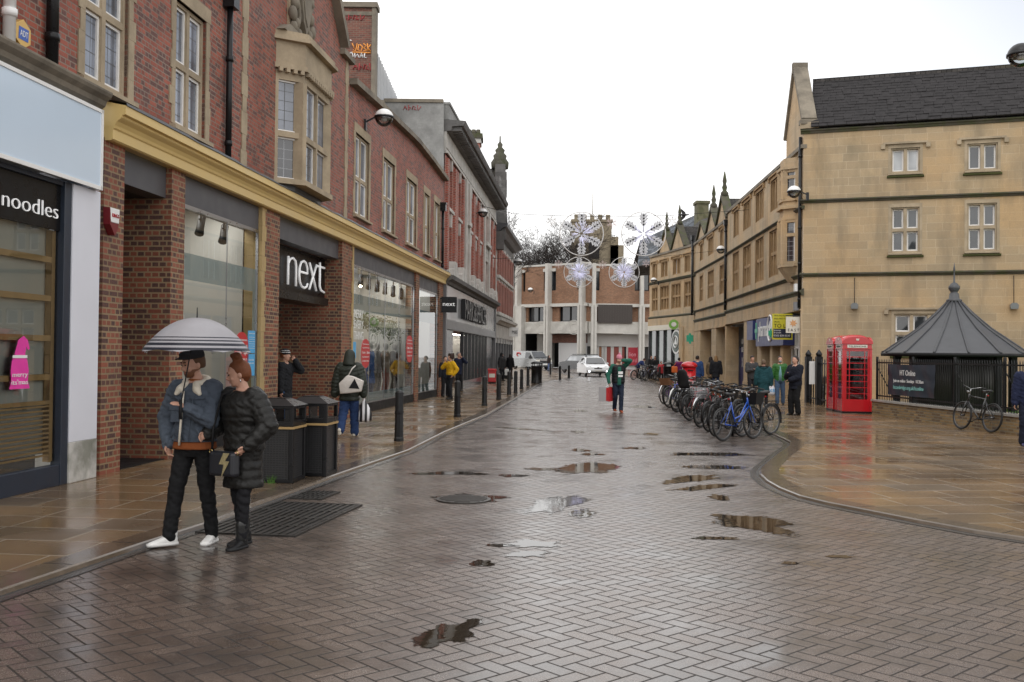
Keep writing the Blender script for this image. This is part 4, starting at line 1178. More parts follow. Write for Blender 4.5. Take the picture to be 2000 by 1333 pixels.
# --- grey pebbledash building with red brick strips
O3 = MF.pt(UL + .1, 0, 0); GF = Fr((O3.x, O3.y), (0.08, 1))
UG = GF.u(1001, 550)
grey = thing('pebbledash_building', 'grey pebbledash building with red brick window strips past the red brick store', 'building', GF.pt(UG / 2, 0, 0), world=True)
q = MB(GF.m); hs = []
n = 6
for i in range(n):
    c = .9 + (UG - 1.8) * (i + .5) / n
    for z0, z1 in ((4.6, 6.5), (7.0, 8.7)): hs.append((c - .5, c + .5, z0, z1))
wall_grid(q, 0, UG, 3.9, 9.7, hs, .3)
q.build('wall', M['dash'], grey)
for i, (u0, u1, z0, z1) in enumerate(hs):
    f = MB(GF.m); f.box(u0 - .32, u0 - .001, -.16, .1, z0, z1); f.box(u1 + .001, u1 + .32, -.16, .1, z0, z1); f.box(u0 - .32, u1 + .32, -.155, .09, z1 + .001, z1 + .12)
    w = f.build('window', M['brick_store'], grey)
    f = MB(GF.m); f.box(u0 - .4, u1 + .4, -.22, .1, z0 - .2, z0 - .002); f.box(u0 - .1, u1 + .1, -.12, .1, z1 + .001, z1 + .35); f.build('sill', M['portland'], w)
    p = MB(GF.m); p.add([(u0, .2, z0), (u1, .2, z0), (u1, .2, z1), (u0, .2, z1)], [(0, 1, 2, 3)]); p.build('pane', M['glass'], w)
q = MB(GF.m); q.profile([(.1, 9.7), (-.3, 9.75), (-.5, 9.95), (-.75, 10.0), (-.8, 10.2), (.1, 10.3)], -.05, UG + .1); q.box(0, UG, 0, .3, 10.3, 11.0); q.build('cornice', M['lead'], grey)
q = MB(GF.m)
for k in range(24): q.box(-.12, .18 if k % 2 else .3, -.12, .1, 3.9 + k * .24, 4.13 + k * .24)
for k in range(24): q.box(UG - (.3 if k % 2 else .18), UG + .03, -.1, .1, 3.9 + k * .24, 4.13 + k * .24)
q.build('quoins', M['portland'], grey)
q = MB(GF.m); q.profile([(.1, 3.75), (-.2, 3.8), (-.3, 4.0), (-.42, 4.02), (-.45, 4.2), (.1, 4.3)], 0, UG); q.box(0, UG, -.1, .1, 2.9, 3.75); q.build('fascia', M['portland'], grey)
q = MB(GF.m)
for k in range(8): c = UG * k / 7; q.box(c - .1, c + .1, -.08, .3, .1, 2.9)
q.cm = 1; q.box(0, UG, .12, .2, .1, 2.9)
q.box(0, UG, -.06, .25, 2.55, 2.9)
q.build('shopfront', [paint('grey_frame', (.14, .14, .145), .4), M['glass_far']], grey)
q = MB(GF.m); q.box(UG - .02, UG, .1, 12, .1, 10.6); q.build('end_wall', M['brick_block'], grey)
q = MB(GF.m); q.box(0, UG, .3, 10, 9.8, 10.4); q.build('roof', M['lead'], grey)
# small hanging sign at its end
sg = thing('hanging_sign', 'small white hanging sign with black lettering at the end of the pebbledash building', 'sign', at(1000, 660, 75), world=True)
SF = Fr((at(993, 660, 74).x, 74), (1, 0)); (a, z1), (b, z0) = SF.pix(997, 640), SF.pix(1012, 658)
q = MB(SF.m); q.box(a - .5, b, -.06, .06, z0, z1); q.build('panel', M['white'], sg)
q = MB(SF.m); q.letters('M&S', a + .12, b - .05, (z0 + z1) / 2 - .12, .24, -.08, .02); q.build('lettering', M['black'], sg)
# --- gabled house behind, its chimney and its finialled gable
gh = thing('gabled_house', 'gabled house with a stone finial and slate roof rising behind the store parapet', 'building', (-4, 70, 0), world=True)
yy = 70.0; GX = at(983, 340, yy).x
HF = Fr((GX, yy - 6), (0.0, 1))        # the gable stands over the street line, seen edge on
zr0, zr1 = at(983, 520, yy).z, at(960, 327, yy).z
q = MB(HF.m)
q.poly([(0, 9.9), (12, 9.9), (12, zr0 + 1), (6, zr1), (0, zr0 + 1)], .12, .5)
q.build('wall', M['brick_block'], gh)
q = MB(HF.m); q.add([(0, .3, zr0 + .9), (0, 9, zr0 + .9), (6, 9, zr1 - .1), (6, .3, zr1 - .1), (12, .3, zr0 + .9), (12, 9, zr0 + .9)], [(1, 0, 3, 2), (5, 2, 3, 4)]); q.build('roof', M['slate2'], gh)
q = MB(HF.m)
for k in range(9):
    t = k / 9; z = zr0 + 1 + (zr1 - zr0 - 1) * t; w = 6 * (1 - t) + .2
    for s_ in (-1, 1):
        q.box(6 + s_ * w - .4, 6 + s_ * w + .4, -.16 - .1 * (k % 2), .55, z - .5, z + .65); 
        if k in (2, 5): q.lathe([(.2, z + .6), (.26, z + .8), (.1, z + .95), (.16, z + 1.1), (.02, z + 1.5)], 8, (6 + s_ * w, .2, 0))
for (z, d) in ((10.6, .25), (11.3, .3), (12.2, .25), (13.0, .2)): q.box(-.1, 12.1, -d, .5, z, z + .22) if z < zr0 + .8 else q.box(3, 9, -d, .5, z, z + .18)
q.build('stone_steps', M['soot'], gh)
q = MB(HF.m); q.box(5.4, 6.6, -.1, .6, zr1 - 1.6, zr1 + .5); q.lathe([(.62, zr1 - .1), (.66, zr1 + .3), (.45, zr1 + .6), (.5, zr1 + .8), (.3, zr1 + 1.0), (.36, zr1 + 1.2), (.16, zr1 + 1.4), (.2, zr1 + 1.6), (.06, zr1 + 1.8), (.05, zr1 + 2.2)], 10, (6, .25, 0)); q.build('finial', stone('mossy_finial', (.11, .105, .08), .5, moss=.4), gh)
ch = MB(); c0_, c1_ = at(911, 300, 66), at(937, 300, 66); zt = at(925, 268, 66).z
ch.box(c0_.x, c1_.x, 66, 67.4, 9.9, zt - .4)
cho = ch.build('chimney', M['brick_store'], gh)
ch = MB(); ch.box(c0_.x - .08, c1_.x + .08, 65.92, 67.48, zt - .4, zt - .1); ch.cm = 1; ch.box(c0_.x - .18, c1_.x + .18, 65.82, 67.58, zt - .1, zt + .22)
for k in range(3): ch.lathe([(.17, zt + .22), (.14, zt + .62)], 8, (c0_.x + .15 + k * .3, 66.6, 0))
ch.build('chimney_cap', [M['portland'], M['trim_moss']], cho)

# ------------------------------------------------------------------ FAR END: concrete framed brick shopping centre, church tower, trees
D0 = 135.0
fl = thing('shopping_centre', 'brown brick shopping centre with white concrete columns closing the street', 'building', (5, D0, 0), world=True)
A = at(1008, 600, D0); B = at(1150, 600, D0 - 7)
FA = Fr((A.x, A.y), (B.x - A.x, B.y - A.y)); FB = Fr((B.x, B.y), (1, .02))
UA = FA.u(1150, 600); UB = FB.u(1290, 600)
def Z(py): return FA.z(1075, py)
ZB = lambda py: FB.z(1200, py)
for fr, Lh, zf, wins_, cols_, slots in ((FA, UA, Z, [(1032, 1068), (1093, 1131)], [1016, 1075, 1141], [(1021, 1026), (1062, 1086), (1128, 1143)]), (FB, UB, ZB, [(1167, 1234)], [1159, 1252], [(1157, 1171), (1240, 1268)])):
    zt, zb1, zw1, zw0, zc0 = zf(520), zf(597), zf(598), zf(629), zf(652)
    q = MB(fr.m); hs = []
    hs += [(fr.u(a), fr.u(b), zw0, zw1 - .05) for a, b in wins_]
    hs += [(max(0, fr.u(a, 550)), min(Lh, fr.u(b, 550)), zf(568), zf(531)) for a, b in slots]
    wall_grid(q, 0, Lh, zw0, zt, hs, .5); q.build('wall', M['brick_far'], fl)
    for h in hs:
        f = MB(fr.m); f.box(h[0], h[1], .25, .35, h[2], h[2] + .12)
        for k in range(3): c = h[0] + (h[1] - h[0]) * k / 2; f.box(c - .06, c + .06, .25, .35, h[2], h[3])
        w = f.build('window', M['blackm'], fl)
        p = MB(fr.m); p.add([(h[0], .4, h[2]), (h[1], .4, h[2]), (h[1], .4, h[3]), (h[0], .4, h[3])], [(0, 1, 2, 3)]); p.build('pane', M['glass_far'], w)
    q = MB(fr.m); q.box(0, Lh, -.5, .2, zf(600), zf(594)); q.box(0, Lh, -.35, .3, zf(652), zf(629)); q.box(0, Lh, -.1, .4, zt, zt + .25)
    for a, b in slots: q.box(max(0, fr.u(a, 550)), min(Lh, fr.u(b, 550)), -.2, .2, zf(531), zf(525))
    q.build('concrete_band', M['concrete'], fl)
    for cpx in cols_:
        c = fr.u(cpx, 600); f = MB(fr.m)
        wd_ = 1.0 if cpx == 1016 else .34
        f.box(c - wd_, c - wd_ * .2, -1.1, -.02, .1, zf(598)); f.box(c + wd_ * .2, c + wd_, -1.1, -.02, .1, zf(598)); f.box(c - wd_ * .2, c + wd_ * .2, -.95, -.03, .1, zf(598))
        f.box(c - .22, c + .22, -1.0, -.02, zf(598), zf(516))
        f.build('column', M['concrete'], fl)
# ground level: dark arcade, white shutter, red hoarding
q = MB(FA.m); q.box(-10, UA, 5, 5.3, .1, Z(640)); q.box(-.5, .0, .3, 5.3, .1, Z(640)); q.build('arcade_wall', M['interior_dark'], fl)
q = MB(FA.m); q.box(FA.u(1081, 690), FA.u(1136, 690), 1.2, 1.5, .1, Z(670)); q.build('shutter', paint('white_shutter', (.62, .62, .62), .5, var=.05), fl)
q = MB(FA.m); q.box(FA.u(1064, 690), FA.u(1136, 690), 1.3, 1.6, Z(670) + .01, Z(653)); q.build('brick_panel', M['brick_block'], fl)
q = MB(FA.m)
for px in (1036, 1046, 1052): c = FA.u(px, 690); q.box(c - .5, c + .5, 2.2, 3.0, .1, Z(652))
q.build('column', M['concrete'], fl)
q = MB(FB.m); q.box(0, UB, 1.0, 1.3, ZB(677), ZB(652)); q.box(FB.u(1225, 690), FB.u(1247, 690), .9, .99, .1, ZB(677))
q.cm = 1; q.box(0, UB, 1.4, 1.6, .1, ZB(677)); q.cm = 2
for a, b in ((1162, 1167), (1171, 1178)): q.box(FB.u(a, 690), FB.u(b, 690), 1.2, 1.39, .1, ZB(678))
q.cm = 3
for a, b in ((1186, 1196), (1201, 1213), (1216, 1222)): q.box(FB.u(a, 690), FB.u(b, 690), 1.2, 1.39, .4, ZB(678))
q.cm = 0
for px in (1160, 1169, 1180, 1184, 1198, 1214): c = FB.u(px, 690); q.box(c - .2, c + .2, 1.15, 1.38, .1, ZB(677))
q.build('entrance_front', [paint('pale_panel', (.5, .49, .47), .5), M['interior_dark'], paint('brown_door', (.28, .13, .06), .5), paint('muted_red_door', (.22, .045, .035), .5)], fl)
(a, z1), (b, z0) = FB.pix(1227, 679, .8), FB.pix(1246, 714, .8)
rs = thing('centre_sign', 'red sign with pink lettering at the foot of the shopping centre', 'sign', FB.pt(a, .8, z0), world=True)
q = MB(FB.m); q.box(a, b, .7, .85, z0, z1); q.build('panel', paint('crimson_panel', (.40, .03, .05), .4), rs)
q = MB(FB.m); q.letters('lion', a + .1, b - .3, (z0 + z1) / 2, .55, .68, .02); q.letters('yard', a + .1, b - .2, (z0 + z1) / 2 - .75, .5, .68, .02); q.build('lettering', paint('pink_letter', (.75, .35, .4), .5), rs)
q = MB(FB.m); q.box(FB.u(1168, 610), FB.u(1233, 610), -.55, -.52, ZB(632), ZB(596))
for k in range(14): c = FB.u(1168, 610) + (FB.u(1233, 610) - FB.u(1168, 610)) * k / 13; q.box(c - .06, c + .06, -.6, -.5, ZB(632), ZB(596))
q.build('window_louvres', paint('dark_timber', (.06, .05, .045), .5), fl)
q = MB(FA.m)
for px, r in ((1036, .9), (1060, 1.1), (1097, 1.0), (1124, 1.2)):
    for k in range(3):
        c = FA.u(px, 640); zz = (Z(652) + Z(629)) / 2; rr = r * (1 - .25 * k)
        q.tube([(c + rr * math.cos(t), -.36, zz + .75 * rr * math.sin(t)) for t in [2 * math.pi * j / 18 for j in range(18)]], .05, 5, closed=True)
q.build('relief', M['concrete'], fl)
q = MB(FA.m); q.box(.2, UA, .5, 20, 9, Z(522)); q.build('roof', M['lead'], fl)
q = MB(FB.m); q.box(0, UB, .5, 20, 9, ZB(522)); q.build('roof', M['lead'], fl)
# church tower
TY = 185.0
tw = thing('church_tower', 'square stone church tower with battlements behind the shopping centre', 'tower', at(1160, 520, TY), world=True)
a, b = at(1117, 520, TY), at(1194, 520, TY); zt = at(1150, 432, TY).z; w = b.x - a.x
sm_ = stone('tower_rubble', (.27, .225, .155), .65)
q = MB(); q.box(a.x, b.x, TY, TY + w, 0, zt); q.build('wall', sm_, tw)
q = MB(); n = 5
for k in range(n):
    c = a.x + w * (k + .25) / n; q.box(c, c + w * .55 / n, TY - .15, TY + .4, zt + .3, zt + 1.2); q.box(c, c + w * .55 / n, TY + w - .4, TY + w + .1, zt + .3, zt + 1.2)
q.box(a.x - .2, b.x + .2, TY - .2, TY + w + .2, zt - .2, zt + .3)
q.build('battlements', sm_, tw)
q = MB(); q.box(b.x - .2, b.x + 1.2, TY - .8, TY + 2, 0, zt - 3); q.box(b.x - .2, b.x + 2.2, TY - .8, TY + 2, 0, at(1195, 480, TY).z); q.build('buttress', sm_, tw)
q = MB(); c = at(1160, 500, TY).x; q.box(c - 1, c + 1, TY - .06, TY, zt - 7, zt - 3.5); q.build('belfry_opening', M['blackm'], tw)
q = MB(); c = at(1160, 400, TY); q.tube([(c.x, TY + 3, zt), (c.x, TY + 3, at(1160, 349, TY).z)], [.12, .05], 6); q.build('flagpole', M['concrete'], tw)
# bare trees
def bare_tree(name, x, y, h, lab, seed, spread=1.0, depth=6, grp='bare winter trees behind the shopping centre'):
    rnd = random.Random(seed)
    t = thing(name, lab, 'tree', (x, y, 0), world=True, group=grp)
    tr, br = MB(), MB()
    def grow(p, d, L_, r, k):
        q = tr if k == 0 else br
        pts = [p]; rr = [r]; dd = d.copy()
        for i in range(4):
            dd = (dd + Vector((rnd.gauss(0, .16), rnd.gauss(0, .16), rnd.gauss(.03, .1)))).normalized()
            pts.append(pts[-1] + dd * L_ / 4); rr.append(r * (1 - .42 * (i + 1) / 4))
        q.tube(pts, rr, 7 if k < 2 else 4 if k < 4 else 3, caps=False)
        if k >= depth: return
        n = 4 if k < 3 else 3
        for i in range(n):
            j = rnd.choice((2, 3, 4)) if k else rnd.choice((3, 4)); s = spread * (.62 if k < 3 else .8)
            nd = (dd + Vector((rnd.gauss(0, s), rnd.gauss(0, s), rnd.gauss(.1, s * .55)))).normalized()
            grow(pts[j], nd, L_ * rnd.uniform(.6, .85), max(.02, rr[j] * .62), k + 1)
    grow(Vector((x, y, 0)), Vector((rnd.uniform(-.1, .1), 0, 1)), h * .42, h * .022, 0)
    bk = M['bark']
    tr.build('trunk', bk, t); br.build('branches', bk, t)
M['bark'] = paint('winter_bark', (.05, .042, .038), .9, var=.3, spec=.1)
c = at(1066, 600, 158); bare_tree('bare_tree', c.x, 158, 21, 'bare winter tree left of the church tower', 4, 1.0, 7)
c = at(1040, 600, 165); bare_tree('bare_tree', c.x, 165, 22.5, 'spreading bare winter tree behind the left end of the shopping centre', 11, 1.1, 7)
c = at(1001, 600, 118); bare_tree('bare_tree', c.x - 1.2, 118, 15, 'dark bare tree between the pebbledash building and the shopping centre', 21, .7, 6)
# dark mass left of the centre: old brick house behind the tree
q = MB(); a, b = at(985, 600, 140), at(1012, 600, 140); dk = thing('brick_house', 'dark old house half hidden behind the bare tree', 'house', (a.x, 140, 0), world=True)
zt = at(1000, 530, 140).z
q.box(a.x - 6, b.x, 140, 150, 0, zt - 2); q.build('wall', M['brick_block'], dk)
q = MB(); q.add([(a.x - 6, 139.8, zt - 2), (b.x + .2, 139.8, zt - 2), (b.x + .2, 145, zt + 1), (a.x - 6, 145, zt + 1), (b.x + .2, 150, zt - 2), (a.x - 6, 150, zt - 2)], [(0, 1, 2, 3), (3, 2, 4, 5)]); q.build('roof', M['slate2'], dk)
# ------------------------------------------------------------------ RIGHT: stone building with a corner gable, and its neighbour
Ccr = gnd(1566, 779, .1)
d1 = Vector((0.947, -0.323)).normalized()
HFr = Fr((Ccr.x, Ccr.y), d1)                      # front that faces us
S1e = Vector((0.215 * 61.0, 61.0))               # where the street front bends
S1 = Fr((S1e.x, S1e.y), (Ccr.x - S1e.x, Ccr.y - S1e.y)); LS1 = (Vector((Ccr.x, Ccr.y)) - S1e).length
S2e = Vector(((1357 - 1000) / F * 74.0 + .0, 74.0))
S2 = Fr(tuple(S2e), S1e - S2e); LS2 = (S1e - S2e).length
S3e = Vector(((1268 - 1000) / F * 84.0, 84.0))
S3 = Fr(tuple(S3e), S2e - S3e); LS3 = (S2e - S3e).length
sb = thing('corner_stone_building', 'long honey stone building with a steep corner gable and mossy string courses', 'building', (Ccr.x, Ccr.y, 0), world=True)
zE, zS1, zS2, zS3 = HFr.z(1590, 256), HFr.z(1585, 393), HFr.z(1580, 537), HFr.z(1567, 578)
zS0 = 4.45
# front
LH = 26
def frontwin(pxa, pxb, pya, pyb, x=0): return (HFr.u(pxa, (pya + pyb) / 2), HFr.u(pxb, (pya + pyb) / 2), HFr.z((pxa + pxb) / 2, pyb), HFr.z((pxa + pxb) / 2, pya))
FW = [((1740, 1797, 289, 337), 2, (), True), ((1889, 1949, 280, 332), 2, (), True), ((1740, 1796, 405, 493), 2, (.5,), False), ((1889, 1947, 397, 490), 2, (.5,), False), ((1746, 1850, 613, 690), 3, (.5,), True)]
hs = [frontwin(*f[0]) for f in FW]
hs += [(h[0] + 5.8, h[1] + 5.8, h[2], h[3]) for h in hs[1:4:2]]
q = MB(HFr.m); wall_grid(q, 0, LH, 0, zE, hs, .28); q.build('wall', M['ashlar'], sb)
for i, h in enumerate(hs):
    f = FW[i] if i < len(FW) else FW[(1, 3)[i - 5]]
    window(sb, HFr, *h, f[1], f[2], M['trim'], M['glass_pale'] if i == 0 else M['glass'], sur=.1, jag=False, depth=.26, fw=.06, mul=.13, hood=f[3], proud=.012, seed=i, frame=M['cream'] if 'cream' in M else 'white')
q = MB(HFr.m)
for h in hs: q.profile([(-.10, h[2] - .2), (.02, h[2] - .22), (.02, h[2] - .125), (-.12, h[2] - .135)], h[0] - .15, h[1] + .15)
q.split('sill', stone('green_mossy_sill', (.09, .095, .03), .7, moss=.7), sb)
def string(q, a, b, z, k=1.0): q.profile([(.04, z - .10 * k), (-.05, z - .09 * k), (-.08, z - .03 * k), (-.13, z + .0), (-.13, z + .04), (.04, z + .09 * k)], a, b)
q = MB(HFr.m); string(q, -.12, LH, zS1); string(q, -.12, LH, zS2); string(q, -.12, LH, zE, 1.2); q.build('string_course', M['trim_moss'], sb)
# roof of the front range: its eave runs along the front
zR = zE + 2.35
q = MB(HFr.m); r0 = .3
dy = 1.75
n = 17
rr = random.Random(4)
v = []; fs = []
# courses of stone slates, each a slightly proud sheet
for k in range(n):
    y0, z0 = -.2 + dy * k / n, zE + .1 + (zR - zE) * k / n; y1, z1 = -.2 + dy * (k + 1) / n, zE + .1 + (zR - zE) * (k + 1) / n
    u = r0
    while u < LH:
        w = rr.uniform(.25, .5); e = rr.uniform(.0, .022)
        q.box(u, min(u + w - .012, LH), 0, .30, -.03 - 0, .02 + e, Matrix.Translation((0, y0 - .02, z0 + .03)) @ Matrix.Rotation(math.atan2(z1 - z0, y1 - y0) - .06, 4, 'X'))
        u += w
if 1: q.build('roof', [paint('stone_slate_tiles', (.034, .032, .033), .8, var=.75, scale=4.5, bump=.35, spec=.2)], sb)
q = MB(HFr.m); q.add([(r0, -.1, zE + .0), (LH, -.1, zE), (LH, dy, zR + .0), (r0, dy, zR)], [(0, 1, 2, 3)]); q.add([(r0, dy, zR), (LH, dy, zR), (LH, dy * 3, zE), (r0, dy * 3, zE)], [(0, 1, 2, 3)]); q.bar((r0, dy - .15, zR + .1), (LH, dy - .15, zR + .1), .3, .22); q.build('roof_ridge', M['slate2'], sb)
# corner gable that looks along the street: wall in the plane of the street front
gw = 3.25
GFr = Fr((Ccr.x - S1.d.x * gw, Ccr.y - S1.d.y * gw), S1.d)
zk = HFr.z(1573, 236); za = at(1557, 143, 43.3).z + .4
q = MB(GFr.m); q.poly([(0, zE - 1), (gw, zE - 1), (gw, zk), (gw / 2, za - .3), (0, zk - .12)], 0.0, .4)
q.build('gable_wall', M['ashlar_street'], sb)
q = MB(GFr.m)
q.bar((gw / 2, .2, za - .2), (gw + .06, .2, zk + .05), .62, .16); q.bar((gw / 2, .2, za - .2), (-.1, .2, zk - .1), .62, .16)
q.box(gw / 2 - .13, gw / 2 + .13, -.12, .52, za - .5, za - .05); q.box(gw - .3, gw + .14, -.14, .54, zk - .16, zk + .05); q.build('coping', M['trim_grey'], sb)
q = MB(HFr.m); q.box(-.14, .6, -.1, .5, zE + .1, zk - .1); q.build('kneeler', M['trim'], sb)
# street front, two straights of a curve
zSe = {}
def street_front(root, fr, Ls, zs2, zs1, ze, zg, winrows, mat, holes_extra=()):
    hs = []
    for z0, z1, lst in winrows:
        for a, b in lst: hs.append((a, b, z0, z1))
    q = MB(fr.m); wall_grid(q, 0, Ls, zg, ze, hs + list(holes_extra), .3); q.build('wall', mat, root)
    for i, h in enumerate(hs):
        tall = h[3] - h[2] > 1.7
        window(root, fr, *h, max(2, int(round((h[1] - h[0]) / .62))), (.5,) if tall else (), M['trim_brown'], M['glass'], sur=.12, jag=False, depth=.3, fw=.05, mul=.15, hood=None if tall else True, seed=i, sill=False)
    q = MB(fr.m); string(q, -.05, Ls + .1, zs2); string(q, -.05, Ls + .1, zs1, .8); string(q, -.05, Ls + .1, zg + .1, 1.6); q.build('string_course', M['trim_moss'], root)
    q = MB(fr.m); q.box(-.05, Ls + .05, -.1, .4, ze, ze + .16); q.build('coping', M['trim_grey'], root)
M['trim_brown'] = stone('warm_mullion_stone', (.40, .26, .13), .7)
# window places read from the photograph on each frame
def row(fr, lst, py): return [(fr.u(a, py), fr.u(b, py)) for a, b in lst]
zu0, zu1 = S1.z(1484, 430), S1.z(1484, 374); zl0, zl1 = S1.z(1484, 550), S1.z(1484, 466)
LSg = LS1 - gw * .0
street_front(sb, S1, LS1 - .01, zS2, zS1 - .25, S1.z(1500, 350), zS0, [
    (zu0, zu1, row(S1, [(1434, 1443), (1453, 1466), (1477, 1491), (1506, 1518)], 400)),
    (zl0, zl1, row(S1, [(1432, 1443), (1452, 1466), (1476, 1491), (1503, 1519)], 510))], M['ashlar_street'])
street_front(sb, S2, LS2, zS2 - .1, zS1 - .3, S2.z(1390, 455), zS0 - .1, [
    (S2.z(1388, 498), S2.z(1388, 465), row(S2, [(1368, 1373), (1384, 1393), (1407, 1413)], 480)),
    (S2.z(1388, 582), S2.z(1388, 530), row(S2, [(1367, 1373), (1383, 1394), (1406, 1414)], 555))], M['ashlar_street'])
# roof slopes behind the street front and two more gables with finials
q = MB(S1.m); q.poly([(0, S1.z(1500, 350)), (LS1 - gw, S1.z(1500, 350)), (LS1 - gw, S1.z(1500, 350) + .1), (0, S1.z(1500, 350) + .1)], .4, 8); q.build('roof', M['lead'], sb)
def small_gable(root, fr, pxc, pya, pxl, pxr, zbase, finial=True):
    c, za_ = fr.pix(pxc, pya); ul, ur_ = fr.u(pxl, 470), fr.u(pxr, 470)
    q = MB(fr.m); q.poly([(ul, zbase), (ur_, zbase), (c, za_)], -.02, .35); g_ = q.build('gable', M['ashlar_street'], root)
    q = MB(fr.m); q.bar((c, .1, za_ + .08), (ul - .1, .1, zbase + .1), .5, .16); q.bar((c, .1, za_ + .08), (ur_ + .1, .1, zbase + .1), .5, .16)
    if finial: q.lathe([(.22, za_), (.25, za_ + .25), (.12, za_ + .4), (.17, za_ + .6), (.1, za_ + .8), (.14, za_ + 1.0), (.03, za_ + 1.6)], 8, (c, .1, 0))
    q.build('coping', M['trim_moss'], g_)
    q = MB(fr.m); q.add([(c, .3, za_ - .1), (c, 5, za_ - .1), (ul - .1, 5, zbase), (ul - .1, .3, zbase), (ur_ + .1, .3, zbase), (ur_ + .1, 5, zbase)], [(0, 1, 2, 3), (0, 4, 5, 1)]); q.build('roof', M['slate2'], root)
ze2 = S2.z(1390, 455) + .1
small_gable(sb, S2, 1412, 385, 1401, 1420.5, ze2); small_gable(sb, S2, 1391, 408, 1381, 1400, ze2); small_gable(sb, S2, 1371, 435, 1363, 1379, ze2, False)
# oriel at the corner, two storeys
uo = S1.u(1548, 450); q = MB(S1.m)
def oriel(z0, z1, w=.82, p=.52):
    pl_ = [(uo - w, 0), (uo - w * .5, -p), (uo + w * .5, -p), (uo + w, 0)]
    f, pn = MB(S1.m), MB(S1.m)
    q.box(uo - w - .04, uo + w + .04, -.12, .02, z0 - .1, z0)
    for (x0, y0), (x1, y1) in zip(pl_, pl_[1:]):
        d = Vector((x1 - x0, y1 - y0, 0)); Ln = d.length; X_ = Matrix.Translation((x0, y0, 0)) @ Matrix.Rotation(math.atan2(d.y, d.x), 4, 'Z')
        for c in (0, Ln): q.box(c - .1, c + .1, .0, .18, z0, z1, X_)
        q.box(.1, Ln - .1, .004, .17, z0, z0 + .12, X_); q.box(.1, Ln - .1, .004, .17, z1 - .12, z1, X_); q.box(.1, Ln - .1, .004, .17, (z0 + z1) / 2 - .07 + .3, (z0 + z1) / 2 + .07 + .3, X_)
        f.box(.1, .16, .05, .1, z0 + .12, z1 - .12, X_); f.box(Ln - .16, Ln - .1, .05, .1, z0 + .12, z1 - .12, X_)
        pn.add([(.1, .09, z0), (Ln - .1, .09, z0), (Ln - .1, .09, z1), (.1, .09, z1)], [(0, 1, 2, 3)], False, X_)
    return f, pn
def oband(z0, z1, ex, w=.82, p=.52, w1=None, p1=None):
    w1 = w if w1 is None else w1; p1 = p if p1 is None else p1
    A_ = [(uo - w - ex, .02, z0), (uo - w * .5 - ex * .5, -p - ex, z0), (uo + w * .5 + ex * .5, -p - ex, z0), (uo + w + ex, .02, z0)]
    B_ = [(uo - w1 - ex, .02, z1), (uo - w1 * .5 - ex * .5, -p1 - ex, z1), (uo + w1 * .5 + ex * .5, -p1 - ex, z1), (uo + w1 + ex, .02, z1)]
    q.add(A_ + B_, [(0, 1, 5, 4), (1, 2, 6, 5), (2, 3, 7, 6), (3, 2, 1, 0), (4, 5, 6, 7)], False)
z1a, z1b, z2a, z2b = S1.z(1540, 508, -.7), S1.z(1540, 418, -.7), S1.z(1545, 372, -.7), S1.z(1545, 312, -.7)
f1, p1_ = oriel(z1a, z1b); f2, p2_ = oriel(z2a, z2b)
oband(z1a - .12, z1a, .04); oband(z1a - .75, z1a - .13, .0, .35, .15, .82, .52); oband(z1b, z1b + .12, .03); oband(z1b + .12, z2a - .1, -.04); oband(zS1 - .12, zS1 + .04, .1); oband(z2a - .1, z2a, .03); oband(z2b, z2b + .5, -.05); oband(z2b + .0, z2b + .12, .09)
bo = q.build('oriel_window', M['ashlar_street'], sb); f1.build('frame', M['whitew'], bo); f2.build('frame', M['whitew'], bo); p1_.build('pane', M['glass_black'], bo); p2_.build('pane', M['glass_black'], bo)
# downpipes
pipe(sb, S1, LS1 - .18, -.09, 3.9, zE - .2, .07, 'iron', False); pipe(sb, S1, .2, -.1, zS2 - .6, S1.z(1420, 440), .08)
q = MB(S1.m); u = LS1 - .35
q.box(u - .12, u + .14, -.26, -.1, S1.z(1570, 568), S1.z(1570, 553)); q.cm = 1; q.box(u - .14, u + .14, -.27, -.1, S1.z(1570, 606), S1.z(1570, 589)); q.build('junction_box', [M['white'], paint('grey_box', (.2, .2, .21), .5)], sb)
# ground floor of the street front: stone frieze, piers, recessed shopfronts
blueP = paint('pharmacy_blue', (.03, .042, .16), .35); navyP = paint('navy_hoarding', (.015, .022, .12), .4)
for fr, Ls, zg, piers_ in ((S1, LS1, zS0, [(1454.5, 1462), (1481, 1489), (1506, 1511), (1526, 1532), (1565, 1577)]), (S2, LS2, zS0 - .1, [(1357, 1369), (1391, 1400), (1420, 1432)])):
    q = MB(fr.m); q.box(-.05, Ls, -.05, .4, zg - .62, zg + .001); q.box(-.05, Ls, -.1, .3, zg - .68, zg - .62)
    for a, b in piers_:
        ua, ub_ = fr.u(a, 690), min(fr.u(b, 690), Ls); q.box(max(ua, -.1), ub_, -.06, .7, .1, zg - .68); q.box(max(ua, -.1) - .04, min(ub_ + .04, Ls), -.1, .7, .1, .5)
    q.split('pier', M['ashlar_street'], sb)
    q = MB(fr.m); q.box(-2.5, Ls + (2.5 if fr is S2 else -.1), 2.6, 2.8, .1, zg - .5); q.box(-1.5, Ls + (1.5 if fr is S2 else -.1), .4, 2.8, zg - .72, zg - .66); q.box(-.12, .0, .75, 2.6, .1, zg - .6); q.build('arcade_wall', paint('arcade_plaster', (.30, .31, .33), .6), sb)
